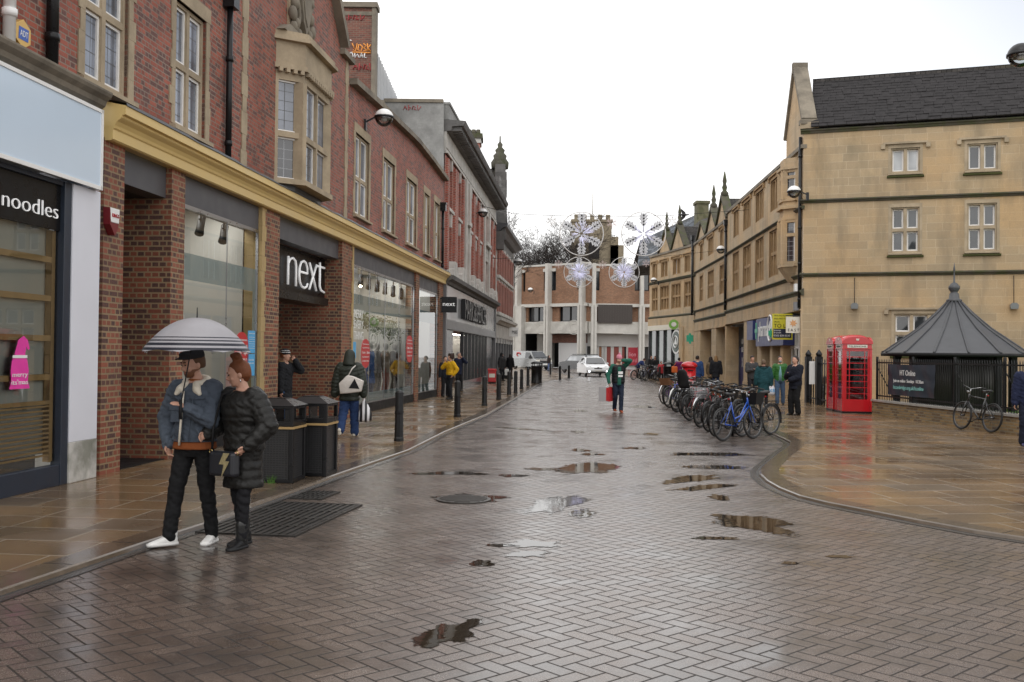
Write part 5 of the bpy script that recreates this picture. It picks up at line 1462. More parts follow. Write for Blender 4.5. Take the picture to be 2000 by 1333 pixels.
# navy hoardings and blue pharmacy fascia
q = MB(S2.m); zt_ = S2.z(1400, 680, 1.0)
q.box(S2.u(1369, 690, .8), S2.u(1391, 690, .8), .8, .9, .1, zt_); q.box(S2.u(1400, 690, .8), S2.u(1422, 690, .8), .8, .9, .1, zt_); q.box(LS2 - 2.6, LS2 + .3, .8, .9, .1, zt_)
hb = q.build('hoarding', navyP, sb)
q = MB(S2.m); u = S2.u(1412, 700, .75)
for k in range(5): q.tube([(u - .5 + k * .22 + .1 * math.sin(t), .78, 1.5 + t * .22) for t in range(6)], .02, 4)
q.build('wave_drawing', M['white'], hb)
q = MB(S2.m); q.box(S2.u(1402, 720, .6), S2.u(1421, 720, .6), .7, .72, .3, 1.5); q.build('pale_blue_board', paint('pale_blue_board', (.30, .50, .68), .5), hb)
q = MB(S1.m); q.box(S1.u(1432, 690, .8), S1.u(1454, 690, .8), .8, .9, .1, S1.z(1445, 680, .8)); hb = q.build('hoarding', navyP, sb)
q = MB(S1.m); u = S1.u(1449, 700, .75); q.letters('ALL IN', u - .3, u + .3, 2.6, .3, .77, .01); q.letters('STORE', u - .3, u + .3, 2.1, .3, .77, .01); q.letters('X', u - .25, u + .25, 1.2, .6, .77, .01); q.build('lettering', M['white'], hb)
q = MB(S1.m); zt_ = zS0 - .75
q.box(S1.u(1455, 650, -.3), S1.u(1466, 650, -.3), -.2, .3, 2.7, zt_); q.box(S1.u(1474, 650, -.3), S1.u(1527, 650, -.3), -.24, .3, S1.z(1500, 676, -.2), zt_)
fas = q.build('pharmacy_fascia', blueP, sb)
a, zz = S1.pix(1481, 650, -.3); b, _ = S1.pix(1495, 650, -.3)
q = MB(S1.m); q.letters('pharmacy', a - .2, b + .9, zz - .2, .75, -.27, .02); c = S1.u(1477, 640, -.25); q.cm = 1; q.box(c - .1, c + .1, -.27, -.245, zz - .3, zz + .5); q.box(c - .3, c + .3, -.268, -.246, zz + .0, zz + .2)
q.cm = 0; c = S1.u(1504, 645, -.25); q.tube([(c + .5 * math.cos(t), -.26, zz + .15 + .6 * math.sin(t)) for t in [k * .35 for k in range(18)]], .05, 5, closed=True); q.poly([(c - .2, zz - .2), (c + .25, zz), (c + .1, zz + .5), (c - .15, zz + .3)], -.28, -.245)
q.build('lettering', [M['white'], paint('pharmacy_green', (.1, .45, .3), .4)], fas)
q = MB(S1.m); q.box(S1.u(1511, 700, .4), S1.u(1525, 700, .4), .4, .5, .1, 2.9); q.build('shop_window', M['glass_pale'], sb)
q = MB(S1.m); ua, ub_ = S1.u(1534, 700, .3), S1.u(1562, 700, .3); q.box(ua, ub_, .35, .4, .1, 3.1); dw = q.build('door', M['glass_far'], sb)
q = MB(S1.m)
for k in range(5): c = ua + (ub_ - ua) * k / 4; q.box(c - .05, c + .05, .25, .34, .1, 3.1)
q.box(ua, ub_, .26, .339, 2.2, 2.32); q.box(ua, ub_, .26, .339, 3.0, 3.1); q.box(ua, ub_, .26, .339, .1, .3)
for k in range(14): c = ua + (ub_ - ua) * (k + .5) / 14; q.box(c - .02, c + .02, .28, .33, 2.32, 3.0)
q.build('door_frame', M['whitew'], dw)
# --- neighbour further along
nb = thing('far_stone_building', 'smaller honey stone building with twin gables beside the bare end of the street', 'building', (S3e.x, S3e.y, 0), world=True)
zb_ = lambda py: S3.z(1315, py)
street_front(nb, S3, LS3 + .06, zb_(545), zb_(547) - .0, zb_(492), zb_(620), [
    (zb_(540) + .1, zb_(507), row(S3, [(1275, 1283), (1292, 1303), (1315, 1328), (1338, 1347)], 520)),
    (zb_(603), zb_(556), row(S3, [(1274, 1284), (1290, 1306), (1312, 1329), (1337, 1349)], 580))], M['ashlar_street'])
zeb = zb_(492) + .1
small_gable(nb, S3, 1300, 452, 1288, 1311, zeb); small_gable(nb, S3, 1325, 440, 1313, 1338, zeb)
q = MB(S3.m); q.add([(0, .4, zeb), (LS3, .4, zeb), (LS3, 4.5, zeb + 3.3), (0, 4.5, zeb + 3.3), (LS3, 9, zeb), (0, 9, zeb)], [(0, 1, 2, 3), (3, 2, 4, 5)]); q.build('roof', M['slate2'], nb)
pipe(nb, S3, LS3 - .3, -.12, zb_(620), zb_(480), .09)
q = MB(S3.m); q.box(-.1, LS3 + .1, .3, .6, .1, zb_(622)); q.box(-.1, LS3, -.1, .3, zb_(640), zb_(620) + .01); q.box(S3.u(1328, 690), LS3, -.1, .3, .1, zb_(640)); q.box(S3.u(1331, 690), S3.u(1338, 690), -.22, -.1, .1, zb_(640)); q.build('shopfront', M['ashlar_street'], nb)
q = MB(S3.m); q.box(0, S3.u(1328, 690), -.14, .28, zb_(644), zb_(634)); q.build('fascia', paint('cream_fascia', (.62, .58, .48), .5), nb)
q = MB(S3.m); q.box(0, S3.u(1328, 690), .1, .2, .1, zb_(644)); gw_ = q.build('shop_window', glass_dark('cafe_window', (.06, .075, .07)), nb)
q = MB(S3.m)
for k in range(5): c = S3.u(1328, 690) * k / 4; q.box(c - .05, c + .05, -.05, .09, .1, zb_(644))
q.split('window_frame', M['fascia'], gw_)
q = MB(S3.m); c, zz = S3.pix(1322, 668); q.poly([(c + 1.0 * math.cos(t), zz + .95 * math.sin(t)) for t in [k * math.pi / 12 for k in range(24)]], -.08, -.05); o = q.build('roundel', M['white'], nb)
q = MB(S3.m); q.poly([(c + .85 * math.cos(t), zz + .8 * math.sin(t)) for t in [k * math.pi / 12 for k in range(24)]], -.1, -.081); q.build('disc', paint('dark_green_disc', (.02, .05, .035), .4), o)
q = MB(S3.m); q.tube([(c + .5 * math.cos(t), -.11, zz + .45 * math.sin(t)) for t in [k * math.pi / 8 for k in range(16)]], .05, 5, closed=True); q.poly([(c - .3, zz - .2), (c + .3, zz - .2), (c, zz + .4)], -.12, -.105); q.build('emblem', M['white'], o)
# large roof and chimney behind
hr = thing('big_slate_roof', 'long grey slate roof with a stone chimney rising behind the street front', 'building', at(1390, 480, 95), world=True)
q = MB(); a, b, c, d = at(1245, 520, 100), at(1250, 470, 104), at(1384, 408, 98), at(1392, 500, 94)
q.add([a, d, c, b], [(0, 1, 2, 3)]); q.add([(b.x, b.y, b.z), (c.x, c.y, c.z), (c.x + 1, c.y + 9, a.z), (b.x, b.y + 9, a.z)], [(0, 1, 2, 3)])
q.build('roof', slate_mat('pale_slate', (.09, .1, .115), .4, .25), hr)
q = MB(); a, b = at(1361, 470, 88), at(1384, 470, 88); zt = at(1372, 398, 88).z; q.box(a.x, b.x, 88, 89.4, 8, zt); q.box(a.x - .1, b.x + .1, 87.9, 89.5, zt, zt + .25); q.build('chimney', stone('mossy_chimney', (.16, .15, .09), .6, moss=.5), hr)
# ------------------------------------------------------------------ signs on brackets
def board(name, lab, fr_pt, px0, px1, py0, py1, Y, mat, th=.06):
    fr = Fr((at(px0, 640, Y).x, Y), (1, 0)); (a, z1), (b, z0) = fr.pix(px0, py0), fr.pix(px1, py1)
    t = thing(name, lab, 'sign', fr.pt(a, 0, z0), world=True)
    q = MB(fr.m); q.box(a, b, 0, th, z0, z1); p = q.build('board', mat, t, .004)
    return t, fr, a, b, z0, z1, p
yel = paint('yellow_board', (.62, .56, .04), .4); dnv = paint('navy_board', (.02, .025, .05), .4)
t, fr, a, b, z0, z1, p = board('letting_board', 'yellow and navy letting board reading TO LET projecting from the stone front', None, 1509, 1548, 613, 664, 42.9, yel)
h = z1 - z0; w = b - a
q = MB(fr.m); q.box(a + .03, b - .06, -.012, -.001, z0 + h * .07, z0 + h * .42); q.build('navy_panel', dnv, t)
q = MB(fr.m)
for s, fa, fb, fz, fh in (('GROUND FLOOR', .06, .8, .9, .055), ('AND FIRST FLOOR', .06, .9, .78, .055), ('SALES', .06, .35, .66, .055)): q.letters(s, a + w * fa, a + w * fb, z0 + h * fz, h * fh, -.008, .006)
q.letters('TO LET', a + w * .06, a + w * .96, z0 + h * .46, h * .15, -.008, .006); q.build('lettering', M['black'], t)
q = MB(fr.m)
for s, fa, fb, fz, fh in (('brasier', .06, .42, .33, .06), ('freeth', .06, .42, .24, .06), ('0203 828 8530', .06, .86, .12, .07)): q.letters(s, a + w * fa, a + w * fb, z0 + h * fz, h * fh, -.02, .006)
q.build('lettering', M['white'], t)
t, fr, a, b, z0, z1, p = board('hanging_sign', 'square cream hanging sign reading EAST with an orange star overlapping the yellow board', None, 1535.5, 1565, 619, 651, 41.6, paint('cream_board', (.62, .58, .50), .5))
w = b - a; h = z1 - z0; q = MB(fr.m); c, zz = (a + b) / 2 - .02, z0 + h * .60
q.poly([(c + (.085 if k % 2 else .17) * math.cos(k * math.pi / 7), zz + (.085 if k % 2 else .17) * math.sin(k * math.pi / 7)) for k in range(14)], -.012, -.001); q.build('star', paint('orange_star', (.55, .28, .12), .5), t)
q = MB(fr.m); q.letters('E A S T', a + w * .12, b - w * .14, z0 + h * .1, h * .17, -.012, .01); q.build('lettering', M['black'], t)
q = MB(fr.m); q.box(a, b + .35, .01, .05, z1 + .03, z1 + .07); q.build('bracket', M['iron'], t)
t, fr, a, b, z0, z1, p = board('pharmacy_cross', 'green cross sign projecting beside the blue pharmacy fascia', None, 1501, 1509, 646, 656, 43.4, paint('cross_green', (.05, .42, .27), .4))
q = MB(fr.m); q.box(a + .06, b - .06, -.05, -.001, z0 - .08, z1 + .08); q.build('cross_bar', paint('cross_green', (.05, .42, .27), .4), t)
t, fr, a, b, z0, z1, p = board('pharmacy_cross', 'green cross sign on the pier near the round green sign', None, 1341, 1354, 655, 668, 72.0, paint('cross_green', (.05, .42, .27), .4))
q = MB(fr.m); q.box(a + .16, b - .16, -.05, -.001, z0 - .14, z1 + .14); q.build('cross_bar', paint('cross_green', (.05, .42, .27), .4), t)
fr = Fr((at(1316, 635, 77).x, 77), (1, 0)); c, zz = fr.pix(1316, 634); rs = thing('round_sign', 'round green hanging sign with a white emblem over the cafe window', 'sign', fr.pt(c, 0, zz), world=True)
q = MB(fr.m); q.poly([(c + .38 * math.cos(t), zz + .38 * math.sin(t)) for t in [k * math.pi / 12 for k in range(24)]], 0, .1); q.build('disc', paint('lime_green', (.22, .48, .10), .4), rs)
q = MB(fr.m); q.poly([(c + .2 * math.cos(t), zz + .18 * math.sin(t)) for t in [k * math.pi / 8 for k in range(16)]], -.03, -.001); q.build('emblem', M['white'], rs)
q = MB(fr.m); q.box(c + .38, c + .9, .03, .07, zz - .02, zz + .02); q.build('bracket', M['iron'], rs)
fr = Fr((at(863, 597, 40.2).x, 40.2), (1, .05)); (a, z1), (b, z0) = fr.pix(862, 580), fr.pix(892, 611)
t = thing('hanging_sign', 'square black hanging sign with thin white lettering at the end of the clothes shop', 'sign', fr.pt(a, 0, z0), world=True)
q = MB(fr.m); q.box(a, b, 0, .12, z0, z1); q.build('panel', M['sign_black'], t)
q = MB(fr.m); w = b - a; q.letters('next', a + w * .1, b - w * .12, z0 + (z1 - z0) * .42, .17, -.012, .01); q.build('lettering', M['letter'], t)
q = MB(fr.m); q.box(a - .15, a, .03, .08, z1 - .1, z1 - .04); q.build('bracket', M['iron'], t)
# alarm box with red base on the first brick pier
c, zz = LF.pix(224, 432, -.1); ab = thing('alarm_box', 'white and dark red alarm box on the first brown brick pier', 'alarm', LF.pt(c, 0, zz), world=True)
q = MB(LF.m); q.poly([(c - .13, zz + .17), (c + .13, zz + .17), (c + .11, zz - .03), (c - .11, zz - .03)], -.11, -.01); q.build('case', M['white'], ab, .012)
q = MB(LF.m); q.poly([(c - .12, zz + .05), (c - .135, zz + .17), (c - .145, zz + .17), (c - .13, zz - .06), (c, zz - .2), (c + .09, zz - .1), (c + .11, zz - .032), (c - .11, zz - .032)], -.105, -.008); q.build('base', paint('dark_red_plastic', (.16, .01, .015), .35), ab)
q = MB(LF.m); q.letters('KINGS', c - .095, c + .09, zz + .045, .05, -.118, .006); q.build('lettering', paint('red_letter', (.4, .02, .03), .4), ab)
# ------------------------------------------------------------------ street furniture
M['globe'] = glass_clear('lamp_globe', (.8, .82, .82), 1.5)
def lamp(px, py, wx, wy, Y, rpx, lab, dark=False, post=False, grp='white domed lamps on the street fronts'):
    c = at(px, py, Y); r = rpx / F * Y; w = at(wx, wy, Y)
    t = thing('street_lamp' if post else 'wall_lamp', lab, 'lamp', c, group=grp, world=True)
    q = MB(); n = 20
    q.lathe([(r * math.cos(a), r * .92 * math.sin(a)) for a in [k * math.pi / 2 / 8 for k in range(9)]][:-1] + [(.01, r * .92)], n, c); q.build('dome', M['iron'] if dark else M['white'], t)
    q = MB(); q.lathe([(r * .98, -.1 * r), (r * 1.06, -.1 * r), (r * 1.06, .03), (r * .9, .05)], n, c); q.build('band', M['iron'], t)
    q = MB(); q.lathe([(.01, -r * .95)] + [(r * .96 * math.cos(a), r * .95 * math.sin(a)) for a in [-math.pi / 2 + k * math.pi / 2 / 8 for k in range(1, 9)]], n, c, cap=False); q.build('globe', M['globe'], t)
    q = MB(); q.lathe([(.3 * r, -.35 * r), (.32 * r, -.1 * r)], 10, c); q.build('bulb_holder', M['white'], t)
    q = MB(); s = 1 if w.x > c.x else -1
    q.bar((c.x + s * r, c.y, c.z), (w.x, w.y, w.z), r * .16)
    if post: q.lathe([(.11, 0), (.09, 1.2), (.06, 1.25), (.05, w.z + .3)], 10, (w.x, w.y, 0))
    else:
        q.box(w.x - .05, w.x + .05, w.y - .06, w.y + .06, w.z - .85 * r, w.z + .35 * r)
    q.build('bracket', M['iron'], t)
lamp(750, 230, 712, 240, LF.pt(LF.u(712, 240), 0, 0).y, 18.5, 'wall lamp on the brick wall between the gable and the first wing window')
lamp(943, 416, 928, 418, MF.pt(MF.u(928, 418), 0, 0).y, 9.5, 'wall lamp in front of the pale stone bay of the red brick store')
lamp(1012, 512, 1003, 514, GF.pt(GF.u(1001, 514), 0, 0).y, 8, 'wall lamp at the end of the pebbledash building')
lamp(1036, 567, 1043, 570, D0 - 3, 5.2, 'wall lamp on the brick of the shopping centre')
lamp(1551, 375, 1577, 381, 41.0, 13, 'wall lamp on the corner of the stone building beside its oriel')
lamp(1408, 488, 1420, 492, 61.5, 8.5, 'wall lamp beside the downpipe in the middle of the stone front')
lamp(1277, 548, 1286, 552, 81, 6, 'wall lamp on the smaller stone building with twin gables')
lamp(1994, 108, 2075, 112, 21, 25, 'dark domed street lamp cut by the right edge above the slate roof', True, True)
# bollards
def bollard_proto():
    t = thing('bollard', 'x', 'bollard')
    q = MB(); q.lathe([(.098, 0), (.098, .06), (.088, .08), (.082, .52), (.09, .54), (.09, .58)], 8, sm=False); q.build('base', M['iron'], t)
    q = MB(); pr = []
    for k in range(15): z = .58 + k * .022; pr += [(.078, z), (.084, z + .004), (.084, z + .014), (.078, z + .018)]
    q.lathe(pr + [(.084, .915), (.088, .93), (.06, .965), (.015, .985)], 16); q.build('ribbed_post', M['iron'], t)
    return t
bp = bollard_proto(); first = True
BL = [(779, 862, 'black bollard nearest the camera in front of the mannequin window'), (893, 815, 'black bollard beside the yellow jacketed woman'), (946, 793, 'third black bollard from the camera along the left kerb'), (974, 781, 'black bollard in front of the red object by the store'),
      (994, 771, 'fifth black bollard along the left kerb'), (1007, 768, 'sixth black bollard along the left kerb'), (1018.5, 760, 'seventh black bollard along the left kerb'), (1031, 754, 'black bollard just left of the far round bin'),
      (1075, 732, 'most distant black bollard, beside the van'), (1093.6, 743, 'black bollard on the far corner, left of a pair'), (1111, 740, 'black bollard on the far corner, right of a pair'), (1288, 745, 'black bollard left of the small bin on the right hand pavement')]
for px, py, lab in BL:
    o = bp if first else copy_tree(bp); first = False
    g_ = gnd(px, py, .1); o.location = (g_.x, g_.y, .1); o['label'] = lab; o['group'] = 'black bollards along the kerbs'
    o.rotation_euler.z = random.uniform(0, 1)
# square litter bins
M['binmesh'] = None
def perforated():
    q = NT('punched_black_panel'); b = q.n('TexBrick', offset=0.0); q.l(q.coord('UV'), b.inputs['Vector'])
    for k, v in (('Color1', (.006, .006, .006, 1)), ('Color2', (.008, .008, .008, 1)), ('Mortar', (.03, .03, .032, 1)), ('Scale', 1.0), ('Mortar Size', .007), ('Mortar Smooth', .1), ('Brick Width', .04), ('Row Height', .03)): b.inputs[k].default_value = v
    q.base(b.outputs['Color']); q.rough(.35); q.bump(b.outputs['Fac'], .6, .01); return q.mat
M['punched'] = perforated(); M['bandgold'] = paint('gold_band', (.42, .28, .12), .4)
def sq_bin(corner, lab, s=.56):
    rz = -math.atan(.0988)
    t = thing('litter_bin', lab, 'litter bin', (corner.x, corner.y, .1), rz, 'square black litter bins by the kerb')
    # local: near right corner at the origin, x to the left negative, y away
    q = MB(); q.box(-s + .03, -.03, .03, s - .03, .03, .70); q.build('panels', M['punched'], t)
    q = MB()
    for x in (-s, -.06):
        for y in (0, s - .06): q.box(x, x + .06, y, y + .06, 0, .72)
    q.box(-s + .002, -.002, .002, s - .002, 0, .05)
    q.build('frame', M['black'], t, .008)
    q = MB(); q.box(-s - .006, .006, -.006, s + .006, .70, .73); q.build('gold_band', M['bandgold'], t)
    q = MB()
    for x in (-s, -.05):
        for y in (0, s - .05): q.box(x, x + .05, y, y + .05, .73, 1.0)
    q.box(-s + .001, -.001, .001, s - .001, .73, .80); q.box(-s + .001, -.001, .001, s - .001, .96, 1.0)
    q.box(-s + .05, -s + .12, .012, .03, .8, .96); q.box(-.12, -.05, .012, .03, .8, .96)
    q.box(-s / 2 - .01, -s / 2 + .01, .1, s - .1, .75, .97)
    q.build('hood_frame', M['black'], t, .006)
    q = MB(); e = .02
    v = [(-s - e, -e, 1.0), (e, -e, 1.0), (e, s + e, 1.0), (-s - e, s + e, 1.0), (-s + .15, .15, 1.085), (-.15, .15, 1.085), (-.15, s - .15, 1.085), (-s + .15, s - .15, 1.085)]
    q.add(v, [(3, 2, 1, 0), (0, 1, 5, 4), (1, 2, 6, 5), (2, 3, 7, 6), (3, 0, 4, 7), (4, 5, 6, 7)], False); q.box(-s + .16, -.16, .16, s - .16, 1.086, 1.094); q.build('lid', M['black'], t, .004)
    q = MB(); q.letters('litter', -s + .1, -.28, .755, .028, -.002, .004); q.build('lettering', M['bandgold'], t)
    return t
sq_bin(gnd(571, 945, .1), 'black litter bin with a gold band right behind the woman in the long coat')
sq_bin(gnd(637, 932, .1), 'further black litter bin with a gold band, nearer the clothes shop entrance')
def rnd_bin(px, py, lab):
    g_ = gnd(px, py, .1); t = thing('litter_bin', lab, 'litter bin', (g_.x, g_.y, .1))
    q = MB(); q.lathe([(.34, 0), (.34, .04), (.32, .06), (.32, .98), (.35, 1.0), (.35, 1.04)], 20); q.build('body', M['black'], t)
    q = MB(); q.lathe([(.36, 1.16), (.37, 1.2), (.3, 1.26), (.1, 1.31), (.01, 1.32)], 20)
    for k in range(4): a = k * math.pi / 2 + .5; q.lathe([(.025, 1.04), (.025, 1.17)], 6, (.31 * math.cos(a), .31 * math.sin(a), 0))
    q.build('hood', M['iron'], t)
rnd_bin(1048, 749, 'round black bin at the far bend of the left kerb'); rnd_bin(1305, 747, 'round black bin on the right pavement before the pillar box')
# telephone boxes
tel = None
def phone_box():
    s, h = .45, 2.42
    t = thing('telephone_box', 'x', 'telephone box')
    q = MB(); q.box(-s - .02, s + .02, -s - .02, s + .02, 0, .06); q.build('plinth', M['black'], t)
    q = MB()
    for sx in (-1, 1):
        for sy in (-1, 1): q.box(sx * s - .07 * (sx > 0), sx * s + .07 * (sx < 0), sy * s - .07 * (sy > 0), sy * s + .07 * (sy < 0), .06, 1.98)
    q.box(-s - .012, s + .012, -s - .012, s + .012, 1.98, 2.0); q.box(-s - .02, s + .02, -s - .02, s + .02, 2.14, 2.17); q.box(-s + .01, s - .01, -s + .01, s - .01, 2.0, 2.14)
    q.build('body', M['red_post'], t, .006)
    q = MB(); n = 10
    # four segmental pediments and a shallow dome
    for k in range(4):
        X_ = Matrix.Rotation(k * math.pi / 2, 4, 'Z')
        pts = [(-s - .015, 2.17), (s + .015, 2.17)] + [((s + .015) * math.cos(a), 2.17 + .20 * math.sin(a)) for a in [math.pi * j / n for j in range(1, n)]]
        v = [X_ @ Vector((p[0], -s - .015, p[1])) for p in pts] + [X_ @ Vector((p[0], -s + .06, p[1])) for p in pts]; m = len(pts)
        q.add(v, [tuple(range(m))] + [((i + 1) % m, i, i + m, (i + 1) % m + m) for i in range(m)] + [tuple(range(m, 2 * m))[::-1]], False)
    rs = []
    for j in range(7):
        a = j / 6 * math.pi / 2; rr = (s - .0) * math.cos(a) ** .7 if j < 6 else .02; rs.append([(x * rr, y * rr, 2.17 + .27 * math.sin(a)) for x, y in [(math.copysign(abs(math.cos(b)) ** .5, math.cos(b)), math.copysign(abs(math.sin(b)) ** .5, math.sin(b))) for b in [2 * math.pi * i / 16 for i in range(16)]]])
    q.rings(rs)
    q.build('roof', M['red_post'], t)
    for k in range(4):
        X_ = Matrix.Rotation(k * math.pi / 2, 4, 'Z')
        q = MB(X_); y = -s + .02; x0, x1 = -s + .07, s - .07; z0, z1 = .42, 1.93
        if k != 2:
            q.box(x0, x1, y, y + .03, .06, z0); q.box(x0, x1, y, y + .03, z1, 1.98); 
            for i in range(9):
                z = z0 + (z1 - z0) * i / 8; q.box(x0, x1, y + .002, y + .028, z - .012, z + .012)
            for c in (x0 + .03, x0 + .15, x1 - .15, x1 - .03): q.box(c - .012 - (.02 if c in (x0 + .03, x1 - .03) else 0), c + .012 + (.02 if c in (x0 + .03, x1 - .03) else 0), y + .001, y + .029, z0, z1)
        else: q.box(x0, x1, y, y + .03, .06, 1.98)
        o = q.build('door' if k == 0 else 'side_panel', M['red_post'], t)
        if k != 2:
            q = MB(X_); q.add([(x0, y + .015, z0), (x1, y + .015, z0), (x1, y + .015, z1), (x0, y + .015, z1)], [(0, 1, 2, 3)]); q.build('pane', M['booth_glass'], o)
        q = MB(X_); q.box(-.3, .3, -s - .008, -s + .02, 2.025, 2.115); so_ = q.build('sign', M['opal'], t)
        q = MB(X_); q.letters('TELEPHONE', -.27, .27, 2.045, .05, -s - .016, .006); q.build('lettering', M['black'], so_)
        q = MB(X_); q.ball((0, -s - .02, 2.265), (.05, .012, .022), 8)
        for j in (-1, 0, 1): q.ball((j * .035, -s - .02, 2.295), (.012, .01, .02), 6)
        q.build('crown', M['opal'], t)
    q = MB(); q.box(-.25, .25, .25, .38, .9, 1.75); q.build('telephone', M['blackm'], t)
    return t
M['booth_glass'] = glass_clear('booth_glass', (.62, .66, .66), 1.3); M['opal'] = paint('opal_sign', (.72, .70, .62), .35)
pb = phone_box(); a = gnd(1676, 808, .1); dv = Vector((.078, 1.0)).normalized(); rz = -math.atan(.078)
pb.location = (a.x, a.y + .45, .1); pb.rotation_euler.z = rz
pb['label'] = 'nearer red telephone box, seen face on beside the banner'; pb['group'] = 'red telephone boxes by the railings'
o = copy_tree(pb); o.location = (a.x + dv.x * 1.15, a.y + .45 + dv.y * 1.15, .1); o['label'] = 'further red telephone box, mostly hidden behind the nearer one'
# pillar box
g_ = gnd(1346, 752, .1); g_ = at(1346, 720, 44); pbx = thing('pillar_box', 'red pillar box on the pavement behind the bicycles', 'post box', (g_.x, g_.y, .1))
q = MB(); q.lathe([(.33, 0), (.33, .18), (.30, .2), (.30, 1.22)], 24); q.build('body', M['red_post'], pbx)
q = MB(); q.lathe([(.30, 1.22), (.36, 1.24), (.37, 1.30), (.34, 1.36), (.25, 1.44), (.1, 1.48), (.01, 1.485)], 24); q.build('cap', M['red_post'], pbx)
q = MB(); q.box(-.12, .12, -.32, -.28, 1.08, 1.12); q.build('slot', M['blackm'], pbx); q = MB(); q.box(-.07, .09, -.312, -.28, .72, .78); q.build('plate', M['white'], pbx)
# railings on a low wall, with the banner
f0, f1 = gnd(1703, 810, .1), gnd(1992, 851, .1); RF = Fr((f0.x, f0.y), (f1.x - f0.x, f1.y - f0.y)); RL = (f1 - f0).length + 9
fn = thing('railings', 'black iron railings with pointed tops on a low mossy brick wall', 'railings', (f0.x, f0.y, 0), world=True)
q = MB(RF.m); q.box(0, RL, 0, .3, 0, .50); q.build('low_wall', M['brick_low'], fn)
q = MB(RF.m); q.box(-.02, RL, -.04, .34, .5, .57); q.build('coping', paint('wet_stone_coping', (.33, .32, .30), .15, var=.3), fn, .01)
q = MB(RF.m); n = int(RL / .115)
for k in range(n): u = .06 + k * .115; q.tube([(u, .15, .57), (u, .15, 1.74), (u, .15, 1.80)], [.0125, .0125, .002], 5)
for k in range(int(RL / 2.3) + 1):
    u = .02 + k * 2.3; q.box(u - .025, u + .025, .12, .18, .57, 1.86); q.tube([(u, .18, 1.5), (u, .75, .45)], .015, 5)
q.box(0, RL, .13, .17, 1.66, 1.70); q.box(0, RL, .13, .17, .66, .70); q.build('iron_bars', M['iron'], fn)
(ba, bz1), (bb, bz0) = RF.pix(1735, 711, .1), RF.pix(1826, 779, .1)
bn = thing('banner', 'dark blue grey banner with white and teal lettering tied to the railings', 'banner', RF.pt(ba, 0, bz0), world=True)
q = MB(RF.m); nx = 26; nz_ = 8; v = []
for j in range(nz_ + 1):
    for i in range(nx + 1):
        v.append((ba + (bb - ba) * i / nx, .09 + .016 * math.sin(i * .9 + j * .5) + .01 * math.sin(j * 1.7 + i * .31), bz0 + (bz1 - bz0) * j / nz_ - .02 * math.sin(i / nx * math.pi) * (j / nz_)))
q.add(v, [(j * (nx + 1) + i, j * (nx + 1) + i + 1, (j + 1) * (nx + 1) + i + 1, (j + 1) * (nx + 1) + i) for j in range(nz_) for i in range(nx)], True); q.build('cloth', paint('banner_vinyl', (.028, .036, .052), .35, var=.2, scale=2), bn)
w = bb - ba; h = bz1 - bz0
q = MB(RF.m); q.letters('HT Online', ba + w * .3, ba + w * .63, bz0 + h * .64, h * .17, .055, .006); q.letters('Join us online  Sundays  10.30am', ba + w * .15, ba + w * .80, bz0 + h * .42, h * .10, .055, .006); q.build('lettering', M['white'], bn)
q = MB(RF.m); q.letters('htcambridge.org.uk/htonline', ba + w * .15, ba + w * .80, bz0 + h * .20, h * .12, .055, .006); q.build('lettering', paint('teal_letter', (.25, .55, .52), .5), bn)
# short run of gate and posts by the corner of the stone building
gt = thing('iron_gate', 'black iron gate with stout posts between the stone corner and the telephone boxes', 'gate', at(1600, 740, 38), world=True)
ga_, gb_ = gnd(1578, 787, .1), gnd(1622, 795, .1); q = MB()
for k in range(9): p = ga_.lerp(gb_, k / 8); q.tube([(p.x, p.y, .1), (p.x, p.y, 1.75)], .025, 5)
q.bar((ga_.x, ga_.y, 1.6), (gb_.x, gb_.y, 1.6), .05); q.bar((ga_.x, ga_.y, .3), (gb_.x, gb_.y, .3), .05); q.build('bars', M['iron'], gt)
q = MB()
for k in (0, 4, 8): p = ga_.lerp(gb_, k / 8 * .98 + .01); q.box(p.x - .11, p.x + .11, p.y - .11, p.y + .11, .1, 1.85); q.lathe([(.1, 1.85), (.12, 1.95), (.02, 2.1)], 6, (p.x, p.y, 0))
q.split('post', M['iron'], gt)
bd = thing('white_board', 'plain white board fixed in front of the iron gate', 'board', at(1590, 740, 37), world=True)
fr = Fr((at(1581, 740, 36.6).x, 36.6), (1, 0)); (a, z1), (b, z0) = fr.pix(1581, 706), fr.pix(1597, 751); q = MB(fr.m); q.box(a, b, 0, .03, z0, z1); q.build('panel', M['white'], bd)
q = MB(fr.m); q.box(a + .04, a + .08, .031, .07, .1, z1 - .1); q.box(b - .08, b - .04, .031, .07, .1, z1 - .1); q.split('post', M['iron'], bd)
# grass plot behind the railings
q = MB(); rg = random.Random(4)
gx0, gx1 = RF.pt(0, .4, 0), RF.pt(RL, .4, 0)
q.flat([(gx0.x, gx0.y), (gx1.x, gx1.y), (gx1.x + 14, gx1.y), (gx0.x + 14, gx0.y + 4)][::-1], .2)
for k in range(5200):
    x = rg.uniform(gx0.x + .2, gx0.x + 9); y = rg.uniform(gx1.y, gx0.y + 2); h = rg.uniform(.05, .14); a = rg.uniform(0, 6.28)
    q.add([(x - .02 * math.cos(a), y - .02 * math.sin(a), .2), (x + .02 * math.cos(a), y + .02 * math.sin(a), .2), (x + rg.uniform(-.03, .03), y + rg.uniform(-.03, .03), .2 + h)], [(0, 1, 2)])
tag(q.build('grass', paint('wet_grass', (.05, .13, .012), .6, var=.4, scale=3)), 'bright green grass plot behind the railings', 'grass', kind='stuff')
